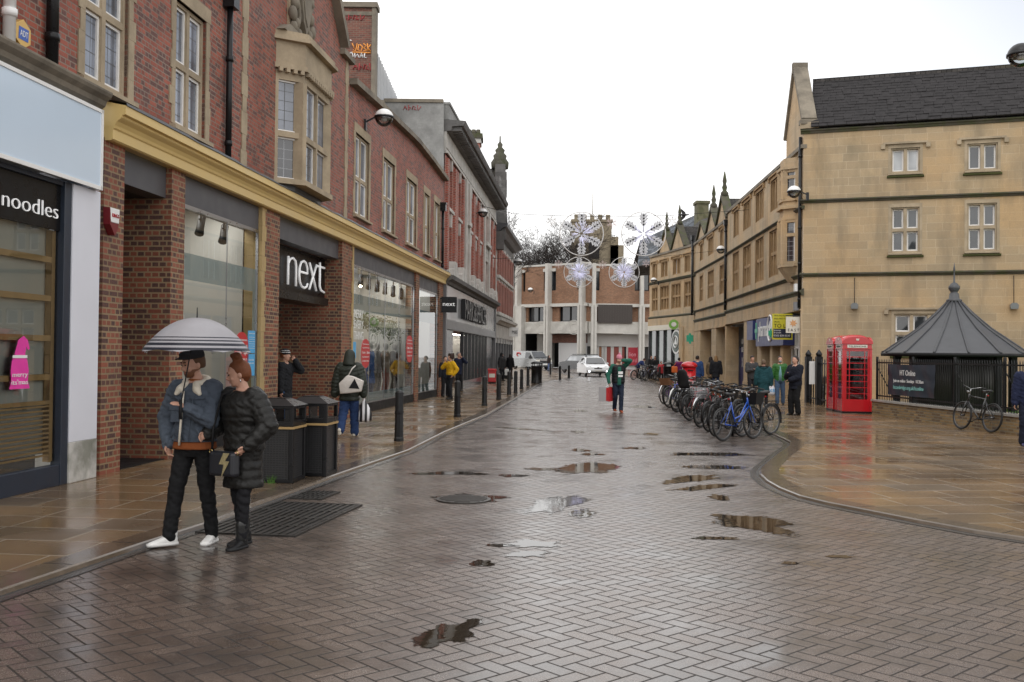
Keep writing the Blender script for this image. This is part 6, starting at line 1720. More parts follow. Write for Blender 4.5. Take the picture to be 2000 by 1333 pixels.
# round kiosk with its conical lead roof
kc = at(1863, 690, 31.5); kz0, kz1 = at(1863, 691, 31.5).z, at(1863, 590, 31.5).z; kr = 133 / F * 31.5
kk = thing('kiosk', 'round kiosk with a conical ribbed lead roof and ball finial behind the railings', 'kiosk', (kc.x, kc.y, 0), world=True)
N = 14
q = MB(); prof = [(kr, kz0), (kr * .95, kz0 + .06), (kr * .5, kz0 + (kz1 - kz0) * .47), (kr * .26, kz0 + (kz1 - kz0) * .76), (kr * .09, kz1)]
q.lathe(prof, N, (kc.x, kc.y, 0), sm=False); ro = q.build('roof', M['lead'], kk)
q = MB()
for k in range(N):
    a = 2 * math.pi * k / N; q.tube([(kc.x + r * math.cos(a), kc.y + r * math.sin(a), z + .015) for r, z in prof], .035, 5)
q.build('roof_ribs', M['lead'], ro)
q = MB(); q.lathe([(kr * .1, kz1 - .02), (.24, kz1 + .06), (.16, kz1 + .1), (.14, kz1 + .25), (.1, kz1 + .3), (.12, kz1 + .33), (.17, kz1 + .42), (.17, kz1 + .48), (.1, kz1 + .58), (.03, kz1 + .62), (.02, kz1 + .95), (.035, kz1 + 1.0), (.004, kz1 + 1.25)], 14, (kc.x, kc.y, 0)); q.build('finial', M['lead'], ro)
q = MB(); q.lathe([(kr + .02, kz0 - .1), (kr + .03, kz0 + .005), (kr - .2, kz0 + .006)], 28, (kc.x, kc.y, 0)); q.build('eaves', M['blackm'], kk)
q = MB()
for k in range(8): a = 2 * math.pi * (k + .5) / 8; c = (kc.x + kr * .78 * math.cos(a), kc.y + kr * .78 * math.sin(a)); q.box(c[0] - .09, c[0] + .09, c[1] - .09, c[1] + .09, .2, kz0); q.tube([(c[0], c[1], kz0 - .5), (c[0] * .93 + kc.x * .07, c[1] * .93 + kc.y * .07, kz0 - .05)], .05, 5)
q.split('post', M['blackm'], kk)
q = MB(); q.lathe([(kr * .6, .2), (kr * .6, kz0 - .05)], 16, (kc.x, kc.y, 0)); q.build('booth', paint('dark_timber_booth', (.025, .022, .02), .5), kk)
# hanging cables with floodlights on the stone front
for px, lab in ((1669, 'left grey floodlight hung on a cable on the stone front, above the telephone boxes'), (1981, 'right grey floodlight hung on a cable near the right edge')):
    u, z = HFr.pix(px, 597, -.2); zt_ = zS2 - .15
    t = thing('floodlight', lab, 'floodlight', HFr.pt(u, -.2, z), world=True, group='floodlights on the stone front')
    q = MB(HFr.m); q.poly([(u - .13, z - .14), (u + .13, z - .14), (u + .15, z + .02), (u + .07, z + .1), (u - .07, z + .1), (u - .15, z + .02)], -.32, -.05); q.build('housing', paint('grey_housing', (.16, .17, .17), .4), t)
    q = MB(HFr.m); q.tube([(u, -.1, z + .08), (u, -.05, zt_)], .014, 5); q.build('cable', M['iron'], t)
# ------------------------------------------------------------------ drains
def grate(px0, px1, lab, name='drain_grate', w=1.25, L_=2.6, off=.0):
    pass
q0, q1 = gnd(430, 1028), gnd(686, 981)
ax = Vector(KL[6]) - Vector(KL[4]); ax.normalize(); nx_ = Vector((ax.y, -ax.x))
def drain(p, L_, w, nb, lab):
    X_ = Matrix.Translation((p.x, p.y, RZ)) @ Matrix(((ax.x, nx_.x, 0, 0), (ax.y, nx_.y, 0, 0), (0, 0, 1, 0), (0, 0, 0, 1)))
    t = thing('drain_grate', lab, 'drain', (p.x, p.y, RZ), world=True)
    q = MB(X_); q.add([(0, 0, .004), (0, w, .004), (L_, w, .004), (L_, 0, .004)], [(0, 1, 2, 3)]); q.build('pit', M['slot'], t)
    q = MB(X_); q.box(0, L_, -.03, .0, 0, .018); q.box(0, L_, w, w + .03, 0, .018); q.box(-.03, 0, -.03, w + .03, 0, .017); q.box(L_, L_ + .03, -.03, w + .03, 0, .017)
    for k in range(nb):
        y = w * (k + .5) / nb; q.box(0, L_, y - w / nb * .28, y + w / nb * .28, .005, .014)
    for k in range(1, 4): x = L_ * k / 4; q.box(x - .02, x + .02, 0, w, .0051, .0155)
    q.build('grate', paint('worn_grate', (.028, .026, .024), .4, var=.4, spec=.4), t)
k0 = Vector(KL[4]); drain(Vector((k0.x, k0.y)) - ax * 1.55 + nx_ * .16, 1.95, .95, 12, 'large iron drain grate by the woman\'s feet at the left kerb')
drain(Vector((k0.x, k0.y)) + ax * .75 + nx_ * .16, .6, .36, 6, 'small iron drain grate beyond the large one at the left kerb')
c = gnd(905, 977); mc = thing('manhole_cover', 'ribbed iron manhole cover in the middle of the road', 'manhole', (c.x, c.y, RZ), world=True)
q = MB(Matrix.Translation((0, 0, RZ))); q.lathe([(.33, .0), (.33, .016), (.28, .018)], 22, (c.x, c.y, 0), sm=False)
for k in range(9): y = -.27 + k * .0675; hw = math.sqrt(max(.0, .285 ** 2 - y * y)); q.box(c.x - hw, c.x + hw, c.y + y - .015, c.y + y + .015, .018, .026, )
q.build('cover', paint('worn_iron', (.045, .04, .036), .4, metal=.3, var=.4), mc)
# ------------------------------------------------------------------ bicycles
def torus(q, c, Rr, r, n=30, m=6, X=None):
    v = []; fs = []
    for i in range(n):
        a = 2 * math.pi * i / n
        for j in range(m):
            b = 2 * math.pi * j / m; rr = Rr + r * math.cos(b); v.append((c[0] + rr * math.cos(a), c[1] + r * math.sin(b), c[2] + rr * math.sin(a)))
    for i in range(n):
        for j in range(m): fs.append((i * m + j, i * m + (j + 1) % m, ((i + 1) % n) * m + (j + 1) % m, ((i + 1) % n) * m + j))
    q.add(v, [f[::-1] for f in fs], True, X)
_wm = {}
def wheel(t, x, tyre_w=.022):
    if not _wm:
        q = MB(); torus(q, (0, 0, 0), .325, .022, 34, 8); _wm['tyre'] = q.mesh('tyre', M['rubber'])
        q = MB(); torus(q, (0, 0, 0), .297, .010, 30, 6); _wm['rim'] = q.mesh('rim', M['rimgrey'])
        q = MB(); q.tube([(0, -.05, 0), (0, .05, 0)], .022, 8)
        for k in range(20):
            a = 2 * math.pi * k / 20; s = .03 if k % 2 else -.03; q.tube([(.02 * math.cos(a + 1), s, .02 * math.sin(a + 1)), (.295 * math.cos(a), 0, .295 * math.sin(a))], .0022, 3, caps=False)
        _wm['spokes'] = q.mesh('spokes', M['rimgrey'])
    o = bpy.data.objects.new('wheel', _wm['tyre']); COL.objects.link(o); o.parent = t; o.location = (x, 0, .347); o.rotation_euler.y = random.uniform(0, 6)
    for k in ('rim', 'spokes'):
        c_ = bpy.data.objects.new(k, _wm[k]); COL.objects.link(c_); c_.parent = o
    return o
M['saddle'] = paint('black_saddle', (.015, .015, .016), .35)
M['wicker'] = paint('brown_wicker', (.16, .07, .03), .7, var=.5, scale=40, bump=.6)
def bike(lab, p, ang, col=(.012, .012, .014), step=False, guards='black', basket=None, rack=False, childseat=False, drop=False, lean=0.0, steer=.25, grp='bicycles parked in the row', seatbag=False, wrap=False, z=.06, cover=None):
    t = thing('bicycle', lab, 'bicycle', (p[0], p[1], z), ang, grp); t.rotation_euler = (lean, 0, ang)
    fm = paint('frame_%d_%d_%d' % tuple(int(x * 255) for x in col), col, .25, coat=.4)
    bb, st, ht, hb = Vector((-.07, 0, .29)), Vector((-.22, 0, .80)), Vector((.36, 0, .88)), Vector((.40, 0, .70)); ra, fa = Vector((-.52, 0, .347)), Vector((.54, 0, .347))
    q = MB(); q.tube([bb, st], .017, 8); q.tube([hb, ht], .02, 8); q.tube([bb, hb], .02, 8)
    if step: q.tube([bb.lerp(st, .3), (.1, 0, .50), hb.lerp(ht, .6)], .018, 8)
    else: q.tube([st.lerp(bb, .06), ht.lerp(hb, .25)], .018, 8)
    for s in (-1, 1):
        w = Vector((0, s * .06, 0)); q.tube([st.lerp(bb, .1), ra + w], .009, 6); q.tube([bb + w * .5, ra + w], .010, 6); q.tube([hb + w * .5, fa + w * .9], .012, 6)
    q.build('frame', fm, t)
    wheel(t, ra.x); wheel(t, fa.x)
    q = MB(); q.tube([ht, (.345, 0, 1.0)], .015, 7)
    if drop: q.tube([(.36, -.2, .93), (.5, -.2, .93), (.52, -.2, .83), (.42, -.2, .78)], .012, 6); q.tube([(.36, .2, .93), (.5, .2, .93), (.52, .2, .83), (.42, .2, .78)], .012, 6); q.tube([(.36, -.2, .93), (.345, 0, 1.0), (.36, .2, .93)], .012, 6)
    else: q.tube([(.2, -.29, 1.04), (.3, -.22, 1.06), (.345, 0, 1.0), (.3, .22, 1.06), (.2, .29, 1.04)], .011, 6)
    hbr = q.build('handlebar', M['steel'] if guards != 'black' else M['blackm'], t)
    q = MB()
    for s in (-1, 1): q.tube([(.28, s * .24, 1.06), (.17, s * .3, 1.035)], .017, 6); q.tube([(.29, s * .2, 1.05), (.38, s * .2, 1.0), (.3, s * .25, 1.01)], .006, 5)
    q.split('grip', M['rubber'], hbr)
    q = MB(); q.tube([st, (-.245, 0, .93)], .013, 7); q.build('seat_post', M['steel'], t)
    q = MB(); q.rings([[(x + .0, y * w, z_) for x, y, z_ in ((a, b, c_) for a, b, c_ in [(xx, math.cos(k * math.pi / 4), .955 + .035 * math.sin(k * math.pi / 4) + (.012 if xx < -.3 else 0)) for k in range(8)])] for xx, w in ((-.40, .03), (-.37, .075), (-.31, .085), (-.24, .05), (-.14, .025), (-.09, .012))]); q.build('saddle', M['saddle'], t)
    q = MB(); q.tube([bb + Vector((0, -.07, 0)), bb + Vector((0, .07, 0))], .02, 7); torus(q, (bb.x, -.055, bb.z), .09, .007, 20, 4)
    for s in (-1, 1): e = bb + Vector((s * .15, s * .075, -s * .08)); q.tube([bb + Vector((0, s * .07, 0)), e], .009, 5); q.box(e.x - .045, e.x + .045, e.y + (0 if s > 0 else -.09), e.y + (.09 if s > 0 else 0), e.z - .012, e.z + .012)
    q.tube([(bb.x, -.055, bb.z + .09), (ra.x, -.055, ra.z + .035)], .005, 4); q.tube([(bb.x, -.055, bb.z - .09), (ra.x, -.055, ra.z - .035)], .005, 4)
    q.build('crank', M['blackm'], t)
    gm = {'black': M['black'], 'chrome': M['chrome'], 'white': M['white']}.get(guards)
    if gm:
        q = MB()
        for c_, a0, a1 in ((ra, .25, 3.4), (fa, .2, 2.7)):
            rs = []
            for k in range(15):
                a = a0 + (a1 - a0) * k / 14; d = Vector((math.cos(a), 0, math.sin(a))); rs.append([c_ + d * .365 + Vector((0, -.032, 0)), c_ + d * .378, c_ + d * .365 + Vector((0, .032, 0)), c_ + d * .366 + Vector((0, 0, 0))])
            q.rings(rs)
        q.split('mudguard', gm, t)
    if rack or childseat:
        q = MB()
        for s in (-1, 1): q.tube([(-.26, s * .06, .76), (-.75, s * .06, .75)], .007, 5); q.tube([(-.6, s * .06, .75), (ra.x, s * .06, ra.z)], .006, 5); q.tube([(-.42, s * .06, .75), (ra.x, s * .06, ra.z)], .006, 5)
        for k in range(5): q.tube([(-.3 - k * .11, -.06, .757), (-.3 - k * .11, .06, .757)], .006, 5)
        q.build('rack', M['steel'] if guards != 'black' else M['blackm'], t)
    if childseat:
        q = MB(); q.loft([(-.52, 0, .80, .15, .15), (-.53, 0, .86, .18, .17), (-.60, 0, .92, .10, .18), (-.66, 0, 1.1, .055, .18), (-.70, 0, 1.28, .05, .15), (-.71, 0, 1.36, .03, .08)], 14); q.build('child_seat', M['blackm'], t)
    if basket:
        bm = {'black': M['blackm'], 'wicker': M['wicker'], 'wire': M['steel']}[basket]
        q = MB()
        if basket == 'wire':
            for k in range(7): z_ = .74 + k * .04; q.tube([(.44, -.17, z_), (.72, -.19, z_), (.72, .19, z_), (.44, .17, z_)], .004, 4, closed=True)
            for k in range(9): y = -.18 + k * .045; q.tube([(.72, y, .73), (.72, y, .98)], .004, 4); q.tube([(.44, y * .9, .73), (.44, y * .9, .98)], .004, 4)
        else:
            e = .015
            v = [(.45, -.15, .73), (.68, -.15, .73), (.68, .15, .73), (.45, .15, .73), (.42, -.2, .98), (.74, -.2, .98), (.74, .2, .98), (.42, .2, .98), (.44, -.18, .98), (.72, -.18, .98), (.72, .18, .98), (.44, .18, .98), (.46, -.14, .75), (.67, -.14, .75), (.67, .14, .75), (.46, .14, .75)]
            q.add(v, [(3, 2, 1, 0), (0, 1, 5, 4), (1, 2, 6, 5), (2, 3, 7, 6), (3, 0, 4, 7), (4, 5, 9, 8), (5, 6, 10, 9), (6, 7, 11, 10), (7, 4, 8, 11), (9, 10, 14, 13), (8, 9, 13, 12), (10, 11, 15, 14), (11, 8, 12, 15), (12, 13, 14, 15)], False)
        q.build('basket', bm, t)
    q = MB(); q.box(-.30, -.275, -.015, .015, .85, .88); q.build('rear_light', M['red_post'], t)
    q = MB(); q.tube([(.40, 0, .93), (.45, 0, .93)], [.02, .03], 8); q.build('front_light', M['steel'], t)
    if cover:
        q = MB(); q.loft([(-.27, 0, .93, .14, .10), (-.26, 0, 1.0, .13, .09), (-.2, 0, 1.02, .06, .05)], 12); q.build('saddle_cover', cover, t)
    return t
r0, rN = Vector((4.8, 20.9)), Vector((5.95, 36.5))
bA = math.atan2(.75, .66)
specs = [
    dict(lab='bright blue bicycle with a large black basket at the near end of the row', col=(.016, .075, .38), guards=None, basket='black', step=True),
    dict(lab='black bicycle with a white saddle clamp right behind the bright blue one', col=(.014, .014, .016), guards='black', rack=True),
    dict(lab='third bicycle in the row, dark with black mudguards and an orange reflector', col=(.03, .02, .018), guards='black', basket='black'),
    dict(lab='dark bicycle with a bright silver bag carrier and front wire basket', col=(.02, .02, .024), guards='black', basket='wire'),
    dict(lab='black bicycle with a chrome rear mudguard and silver rack', col=(.012, .012, .012), guards='chrome', rack=True, step=True),
    dict(lab='red framed bicycle half hidden in the row behind the chrome mudguard one', col=(.3, .02, .03), guards='black', rack=True),
    dict(lab='dark grey bicycle with drop handlebars in the middle of the row', col=(.05, .05, .055), guards=None, drop=True),
    dict(lab='black bicycle carrying a black child seat', col=(.014, .014, .014), guards='black', childseat=True, step=True),
    dict(lab='black roadster bicycle left of the one with the child seat', col=(.01, .012, .012), guards='black', rack=True),
    dict(lab='white bicycle with a white rear mudguard towards the far end of the row', col=(.55, .55, .56), guards='white', step=True),
    dict(lab='deep blue bicycle behind the white one', col=(.03, .06, .3), guards='black'),
    dict(lab='purple bicycle with a brown wicker basket near the far end of the row', col=(.12, .03, .2), guards='black', basket='wicker', step=True),
    dict(lab='last black bicycle at the far end of the row', col=(.015, .015, .015), guards='chrome'),
]
rb = random.Random(9)
for i, s in enumerate(specs):
    f = i / (len(specs) - 1); p = r0.lerp(rN, f); s = dict(s); rev = i in (3, 11)
    ang = bA + rb.uniform(-.10, .10) - .12 * (i == 0) + (math.pi if rev else 0)
    bike(p=(p.x + rb.uniform(-.12, .12), p.y), ang=ang, lean=rb.uniform(-.07, .07), grp='bicycles parked along the right hand kerb', **s)
# second file of bicycles on the other side of the stands
for i, s in enumerate([dict(lab='black bicycle on the pavement side, its wheel beyond the bright blue one', col=(.012, .012, .013), guards='black', rack=True), dict(lab='dark bicycle with a grey bag on its rack in front of the teal coat', col=(.02, .02, .02), guards='black', rack=True),
        dict(lab='black bicycle with high handlebars in the middle of the pavement side', col=(.012, .012, .012), guards=None), dict(lab='dark violet bicycle on the pavement side of the row', col=(.05, .03, .12), guards='black', basket='wire'), dict(lab='silver bicycle with swept handlebars in front of the pillar box', col=(.3, .3, .32), guards='chrome', step=True),
        dict(lab='dark green bicycle on the pavement side, second from the near end', col=(.012, .03, .02), guards='black'), dict(lab='black bicycle with a wicker basket on the pavement side', col=(.012, .012, .012), guards='black', basket='wicker'), dict(lab='charcoal bicycle with drop handlebars on the pavement side', col=(.04, .04, .042), guards=None, drop=True), dict(lab='maroon bicycle near the far end of the pavement side', col=(.08, .015, .02), guards='black', rack=True)]):
    p = r0.lerp(rN, (.03, .2, .42, .62, .86, .11, .31, .52, .74)[i])
    bike(p=(p.x + .62 + rb.uniform(-.1, .1), p.y + .72), ang=bA + math.pi + rb.uniform(-.15, .15), lean=rb.uniform(-.06, .06), grp='bicycles parked along the right hand kerb', **s)
# hoop stands
hoop = None
for i in range(7):
    p = r0.lerp(rN, (i + .35) / 7)
    if hoop is None:
        q = MB(); q.tube([(-.38, 0, 0), (-.38, 0, .6), (-.34, 0, .72), (-.22, 0, .78), (.22, 0, .78), (.34, 0, .72), (.38, 0, .6), (.38, 0, 0)], .03, 8); q.box(-.46, -.3, -.08, .08, 0, .012); q.box(.3, .46, -.08, .08, 0, .012)
        hoop = q.build('cycle_stand', M['iron']); o = hoop
    else: o = hoop.copy(); COL.objects.link(o)
    o.location = (p.x + .25, p.y + .45, RZ); o.rotation_euler.z = bA
    tag(o, 'black hoop cycle stand between the parked bicycles along the right hand kerb', 'cycle stand', 'cycle stands in the row of bicycles')
# distant cluster
for i in range(8):
    px = (1246, 1252, 1258, 1265, 1271, 1277, 1283, 1292)[i]; g_ = gnd(px, 742 + (i % 3) * 1.5, .1)
    bike(('distant dark bicycle in the far cluster outside the cafe window', ) [0] , (g_.x, g_.y + (i % 2) * 1.5), bA + rb.uniform(-.3, .3), col=((.02, .02, .022), (.05, .02, .02), (.02, .03, .08))[i % 3], guards=('black', 'chrome')[i % 2], basket=(None, 'wire', None, 'black')[i % 4], grp='distant bicycles outside the cafe window', z=.1, lean=rb.uniform(-.05, .05))
g_ = gnd(1606, 788, .1); bike('dark bicycle with a brown leather saddlebag beside the further telephone box', (g_.x + .1, g_.y + .3), R(75), col=(.02, .02, .02), guards='black', basket='wicker', grp=None, z=.1, lean=.08, step=True)
g_ = RF.pt(RF.u(1904, 800, -.35), -.33, 0); dirn = math.atan2(RF.d.y, RF.d.x)
bike('black and white mountain bicycle leaning on the low wall under the railings', (g_.x, g_.y), dirn + math.pi + .15, col=(.03, .03, .032), guards=None, grp=None, z=.1, lean=.13)
# ------------------------------------------------------------------ vehicles
M['car_white'] = paint('white_car_paint', (.72, .74, .76), .2, var=.03, coat=.6); M['car_silver'] = paint('silver_van_paint', (.36, .37, .37), .25, metal=.5, var=.05, coat=.5); M['car_dark'] = paint('dark_car_paint', (.03, .032, .036), .2, coat=.6)
M['car_glass'] = glass_dark('car_glass', (.03, .035, .04), rough=.03); M['headlight_on'] = glow('lit_headlight', (.9, .95, 1), 8.0); M['plate'] = paint('number_plate', (.7, .7, .66), .4); M['trim_black'] = paint('black_plastic', (.012, .012, .012), .5)
def hull(q, prof, w, e=.10, top=None):
    """side outline pushed across the width with rounded shoulders; top(z) gives the half width"""
    n = len(prof); cx = sum(p[0] for p in prof) / n; cz = sum(p[1] for p in prof) / n
    rs = []
    for s, k in ((-1, .97), (-1, 1.0), (1, 1.0), (1, .97)):
        inner = k == 1.0
        rs.append([(cx + (x - cx) * k, s * ((w / 2 if top is None else top(x, z)) - (e if inner else 0)), cz + (z - cz) * k) for x, z in prof])
    rs = [rs[0], rs[1], rs[2], rs[3]]
    v = [p for r in rs for p in r]; fs = []
    for a in range(3):
        for i in range(n): j = (i + 1) % n; fs.append((a * n + i, a * n + j, (a + 1) * n + j, (a + 1) * n + i))
    tri = tessellate_polygon([[Vector((p[0], p[1], 0)) for p in prof]])
    for t_ in tri: fs.append(tuple(t_)); fs.append(tuple(3 * n + i for i in t_[::-1]))
    q.add(v, fs, False)
def wheels(t, xs, w, r):
    for x in xs:
        for s in (-1, 1):
            q = MB(); torus(q, (x, s * (w / 2 - .1), r), r * .78, r * .24, 22, 8); o = q.build('wheel', M['rubber'], t)
            q = MB(); q.tube([(x, s * (w / 2 - .12), r), (x, s * (w / 2 - .02), r)], [r * .6, r * .58], 14); q.build('rim', M['steel'], o)
def car(name, lab, p, ang, paint_, body, cab, w, wz, xs, lights=False, van=False, sc=1.0, zplate=.5):
    t = thing(name, lab, 'van' if van else 'car', (p.x, p.y, RZ), ang, scale=sc)
    L1 = max(x for x, z in body); L0 = min(x for x, z in body)
    q = MB(); hull(q, body, w); q.build('body', paint_, t, .03)
    zl = min(z for x, z in cab); zh = max(z for x, z in cab)
    tp = lambda x, z: w / 2 - .05 - .17 * (z - zl) / (zh - zl)
    q = MB(); hull(q, cab, w, .04, tp); c_ = q.build('cabin', paint_, t, .04)
    return t, L0, L1, tp
def gpoly(q, tp, pts, s, off=.012):
    v = [(x, s * (tp(x, z) + off), z) for x, z in pts]
    q.add(v, [tuple(range(len(v))) if s < 0 else tuple(range(len(v)))[::-1]], False)
# white hybrid hatchback coming towards us
p = gnd(1158, 735.5); A90 = -math.pi / 2
body = [(2.2, .28), (2.24, .5), (2.15, .72), (1.6, .86), (1.0, .98), (-2.0, 1.0), (-2.2, .95), (-2.25, .4), (-2.15, .25)]
cab = [(1.15, .95), (.35, 1.42), (-.2, 1.49), (-.9, 1.46), (-2.05, 1.02), (-2.1, .95)]
t, L0, L1, tp = car('hatchback_car', 'white hatchback with lit headlamps driving towards the camera', p, A90 + .10, M['car_white'], body, cab, 1.78, 1.5, (1.35, -1.35), sc=1.08)
q = MB(); q.add([(1.11, -.74, 1.0), (1.11, .74, 1.0), (.42, .60, 1.405), (.42, -.60, 1.405)], [(0, 1, 2, 3)]); q.v = [v + Vector((.03, 0, .03)) for v in q.v]; q.build('windscreen', M['car_glass'], t)
for s in (-1, 1):
    q = MB(); gpoly(q, tp, [(.85, 1.02), (.3, 1.36), (-.3, 1.41), (-.9, 1.37), (-1.5, 1.05)], s); q.build('side_window', M['car_glass'], t)
    q = MB(); q.poly([(0, 0), (.42, .1), (.45, .2), (.1, .14)], 0, .05); q.v = [Vector((2.12 - v.x * .8, s * (.42 + v.x), .66 + v.z * .8)) for v in q.v]; q.build('headlight', M['car_glass'], t)
    q = MB(); q.ball((2.22, s * .68, .42), (.05, .07, .05), 8); q.build('fog_light', M['headlight_on'], t)
    q = MB(); q.ball((.75, s * .98, 1.0), (.09, .11, .08), 8); q.build('wing_mirror', M['car_white'], t)
q = MB(); q.box(2.2, 2.27, -.55, .55, .28, .40); q.box(2.17, 2.22, -.3, .3, .60, .66); q.build('grille', M['trim_black'], t)
q = MB(); q.box(2.272, 2.285, -.26, .26, .42, .52); q.build('number_plate', M['plate'], t)
q = MB(); q.ball((2.18, 0, .72), (.03, .09, .05), 8); q.build('badge', M['chrome'], t)
wheels(t, (1.35, -1.35), 1.8, .32)
# dark estate behind it
p = at(1134, 715, 98); p.z = RZ
body = [(2.3, .3), (2.32, .7), (2.1, .95), (1.2, 1.05), (-2.2, 1.08), (-2.3, .9), (-2.3, .35)]
cab = [(1.3, 1.03), (.5, 1.58), (-1.9, 1.62), (-2.25, 1.06)]
t, L0, L1, tp = car('estate_car', 'dark estate car with roof bars half hidden behind the white hatchback', p, A90 + .5 + math.pi, M['car_dark'], body, cab, 1.85, 1.6, (1.4, -1.4), sc=1.1)
for s in (-1, 1):
    q = MB(); gpoly(q, tp, [(1.0, 1.1), (.5, 1.5), (-1.8, 1.53), (-2.05, 1.1)], s); q.build('side_window', M['glass_pale'], t)
    q = MB(); q.tube([(.4, s * .62, 1.66), (-1.8, s * .62, 1.68)], .03, 6); q.build('roof_bar', M['trim_black'], t)
    q = MB(); q.box(-2.34, -2.28, s * .7 - .12, s * .7 + .12, .8, 1.05); q.build('tail_light', M['red_post'], t)
q = MB(); q.add([(-2.27, -.7, 1.1), (-1.95, -.6, 1.55), (-1.95, .6, 1.55), (-2.27, .7, 1.1)], [(0, 1, 2, 3)]); q.v = [v + Vector((-.03, 0, .02)) for v in q.v]; q.build('rear_window', M['glass_pale'], t)
wheels(t, (1.4, -1.4), 1.85, .35)
# silver van
p = at(1036, 710, 118); p.z = RZ
body = [(2.45, .3), (2.5, .6), (2.42, .95), (1.75, 1.18), (-2.5, 1.2), (-2.55, .35)]
cab = [(1.85, 1.15), (1.05, 1.92), (-2.4, 1.98), (-2.52, 1.15)]
t, L0, L1, tp = car('panel_van', 'silver panel van with a red emblem parked at the far left corner', p, A90 + .62, M['car_silver'], body, cab, 2.0, 2.0, (1.6, -1.5), van=True, sc=1.12)
q = MB(); q.add([(1.78, -.86, 1.24), (1.78, .86, 1.24), (1.12, .72, 1.86), (1.12, -.72, 1.86)], [(0, 1, 2, 3)]); q.v = [v + Vector((.05, 0, .03)) for v in q.v]; q.build('windscreen', M['car_glass'], t)
for s in (-1, 1):
    q = MB(); gpoly(q, tp, [(1.55, 1.22), (1.0, 1.8), (.3, 1.82), (.3, 1.22)], s, .02); q.build('side_window', M['car_glass'], t)
    q = MB(); q.box(2.3, 2.44, s * .78 - .18, s * .78 + .18, .85, 1.05); q.build('headlight', M['opal'], t)
    q = MB(); q.box(1.3, 1.5, s * 1.08 - .1, s * 1.08 + .1, 1.15, 1.4); q.build('wing_mirror', M['trim_black'], t)
q = MB(); q.box(2.44, 2.53, -.6, .6, .7, .95); q.box(2.46, 2.54, -.85, .85, .3, .45); q.build('grille', M['trim_black'], t)
q = MB(); q.box(2.51, 2.545, -.28, .28, .5, .62); q.build('number_plate', M['plate'], t)
for s in (-1, 1):
    q = MB()
    for k in range(2):
        for a in range(9):
            pass
    q.tube([(-.95 + .3 * math.cos(a_), s * (tp(0, 1.6) + .03), 1.58 + .18 * math.sin(a_)) for a_ in [k * .42 for k in range(12)]], .07, 5); q.tube([(-1.25, s * (tp(0, 1.6) + .03), 1.75), (-.8, s * (tp(0, 1.6) + .03), 1.72)], .06, 5)
    q.build('emblem', M['red_vinyl'], t)
wheels(t, (1.6, -1.5), 2.0, .36)
# ------------------------------------------------------------------ Christmas lights over the street
M['tinsel'] = paint('silver_tinsel', (.62, .63, .66), .5, var=.2, scale=9); M['led'] = glow('cool_led', (.74, .74, .92), .3); M['pinkled'] = paint('pale_pink_tube', (.62, .50, .48), .4); M['ring'] = paint('white_tube', (.74, .73, .72), .4)
DY = 54.0
def flake(px, py, rp, lab, seed, dense=False):
    c = at(px, py, DY); r = rp / F * DY; rnd = random.Random(seed)
    t = thing('snowflake_light', lab, 'snowflake light', c, group='round snowflake lights over the street')
    q = MB(); torus(q, (0, 0, 0), r, r * .024, 56, 5); q.build('ring', M['ring'], t)
    q = MB()
    for k in range(12 if dense else 6):
        X_ = Matrix.Rotation((k if k < 6 else k + .5) * math.pi / 3, 4, 'Y') @ Matrix.Scale(1 if k < 6 else .74, 4); th = r * .034
        q.box(-th, th, -th, th, r * .08, r * .93, X_)
        for j, (z, l) in enumerate(((.38, .2), (.52, .26), (.66, .24), (.8, .17))):
            for s in (-1, 1):
                a = Vector((0, 0, r * z)); b = a + Vector((s * r * l * .72, 0, r * l * .78)); d = (b - a)
                ang = math.atan2(d.x, d.z); Y_ = X_ @ Matrix.Translation(a) @ Matrix.Rotation(ang, 4, 'Y'); q.box(-th * 1.15, th * 1.15, -th, th, 0, d.length, Y_)
    q.build('crystal', M['tinsel'], t)
    q = MB()
    for k in range(110 if dense else 60):
        a = rnd.uniform(0, 6.283); d = Vector((math.cos(a), 0, math.sin(a))); r0_, r1_ = r * rnd.uniform(.05, .3), r * rnd.uniform(.25, .62); y = rnd.uniform(-.02, .02) - .05
        q.tube([d * r0_ + Vector((0, y, 0)), d * r1_ + Vector((0, y, 0))], .013, 3)
    q.build('led_strands', M['led'], t)
flake(1136, 457, 42.5, 'large silver snowflake light in front of the church tower', 1); flake(1257, 457, 43, 'large silver snowflake light left of the twin gables', 2)
flake(1131, 532, 29.5, 'smaller dense snowflake light hanging below the church tower', 3, True); flake(1219, 532, 29.5, 'smaller snowflake light at the right over the dark windows', 4, True)
def mini(px, py, rp, lab, mat):
    c = at(px, py, DY); r = rp / F * DY; t = thing('small_snowflake', lab, 'snowflake light', c, group='little pink snowflakes on the wires'); q = MB()
    for k in range(6):
        X_ = Matrix.Rotation(k * math.pi / 3, 4, 'Y'); q.tube([X_ @ Vector((0, 0, r * .15)), X_ @ Vector((0, 0, r))], r * .05, 4)
        for s in (-1, 1): q.tube([X_ @ Vector((0, 0, r * .55)), X_ @ Vector((s * r * .28, 0, r * .85))], r * .045, 4); q.tube([X_ @ Vector((0, 0, r * .2)), X_ @ Vector((s * r * .2, 0, r * .4)), X_ @ Vector((0, 0, r * .6))], r * .04, 4)
    q.build('tube', mat, t)
mini(1077, 432, 12, 'pale little snowflake at the left end of the upper wire', M['ring']); mini(1195, 436, 12, 'little pink snowflake between the two large ones', M['pinkled']); mini(1313, 432, 12, 'pale little snowflake at the right end of the upper wire', M['ring'])
mini(1091, 517, 9, 'little pink snowflake at the left end of the lower row', M['pinkled']); mini(1177, 518, 9, 'little pink snowflake between the two smaller flakes', M['pinkled']); mini(1262, 515, 8, 'little pink snowflake at the right end of the lower row', M['pinkled'])
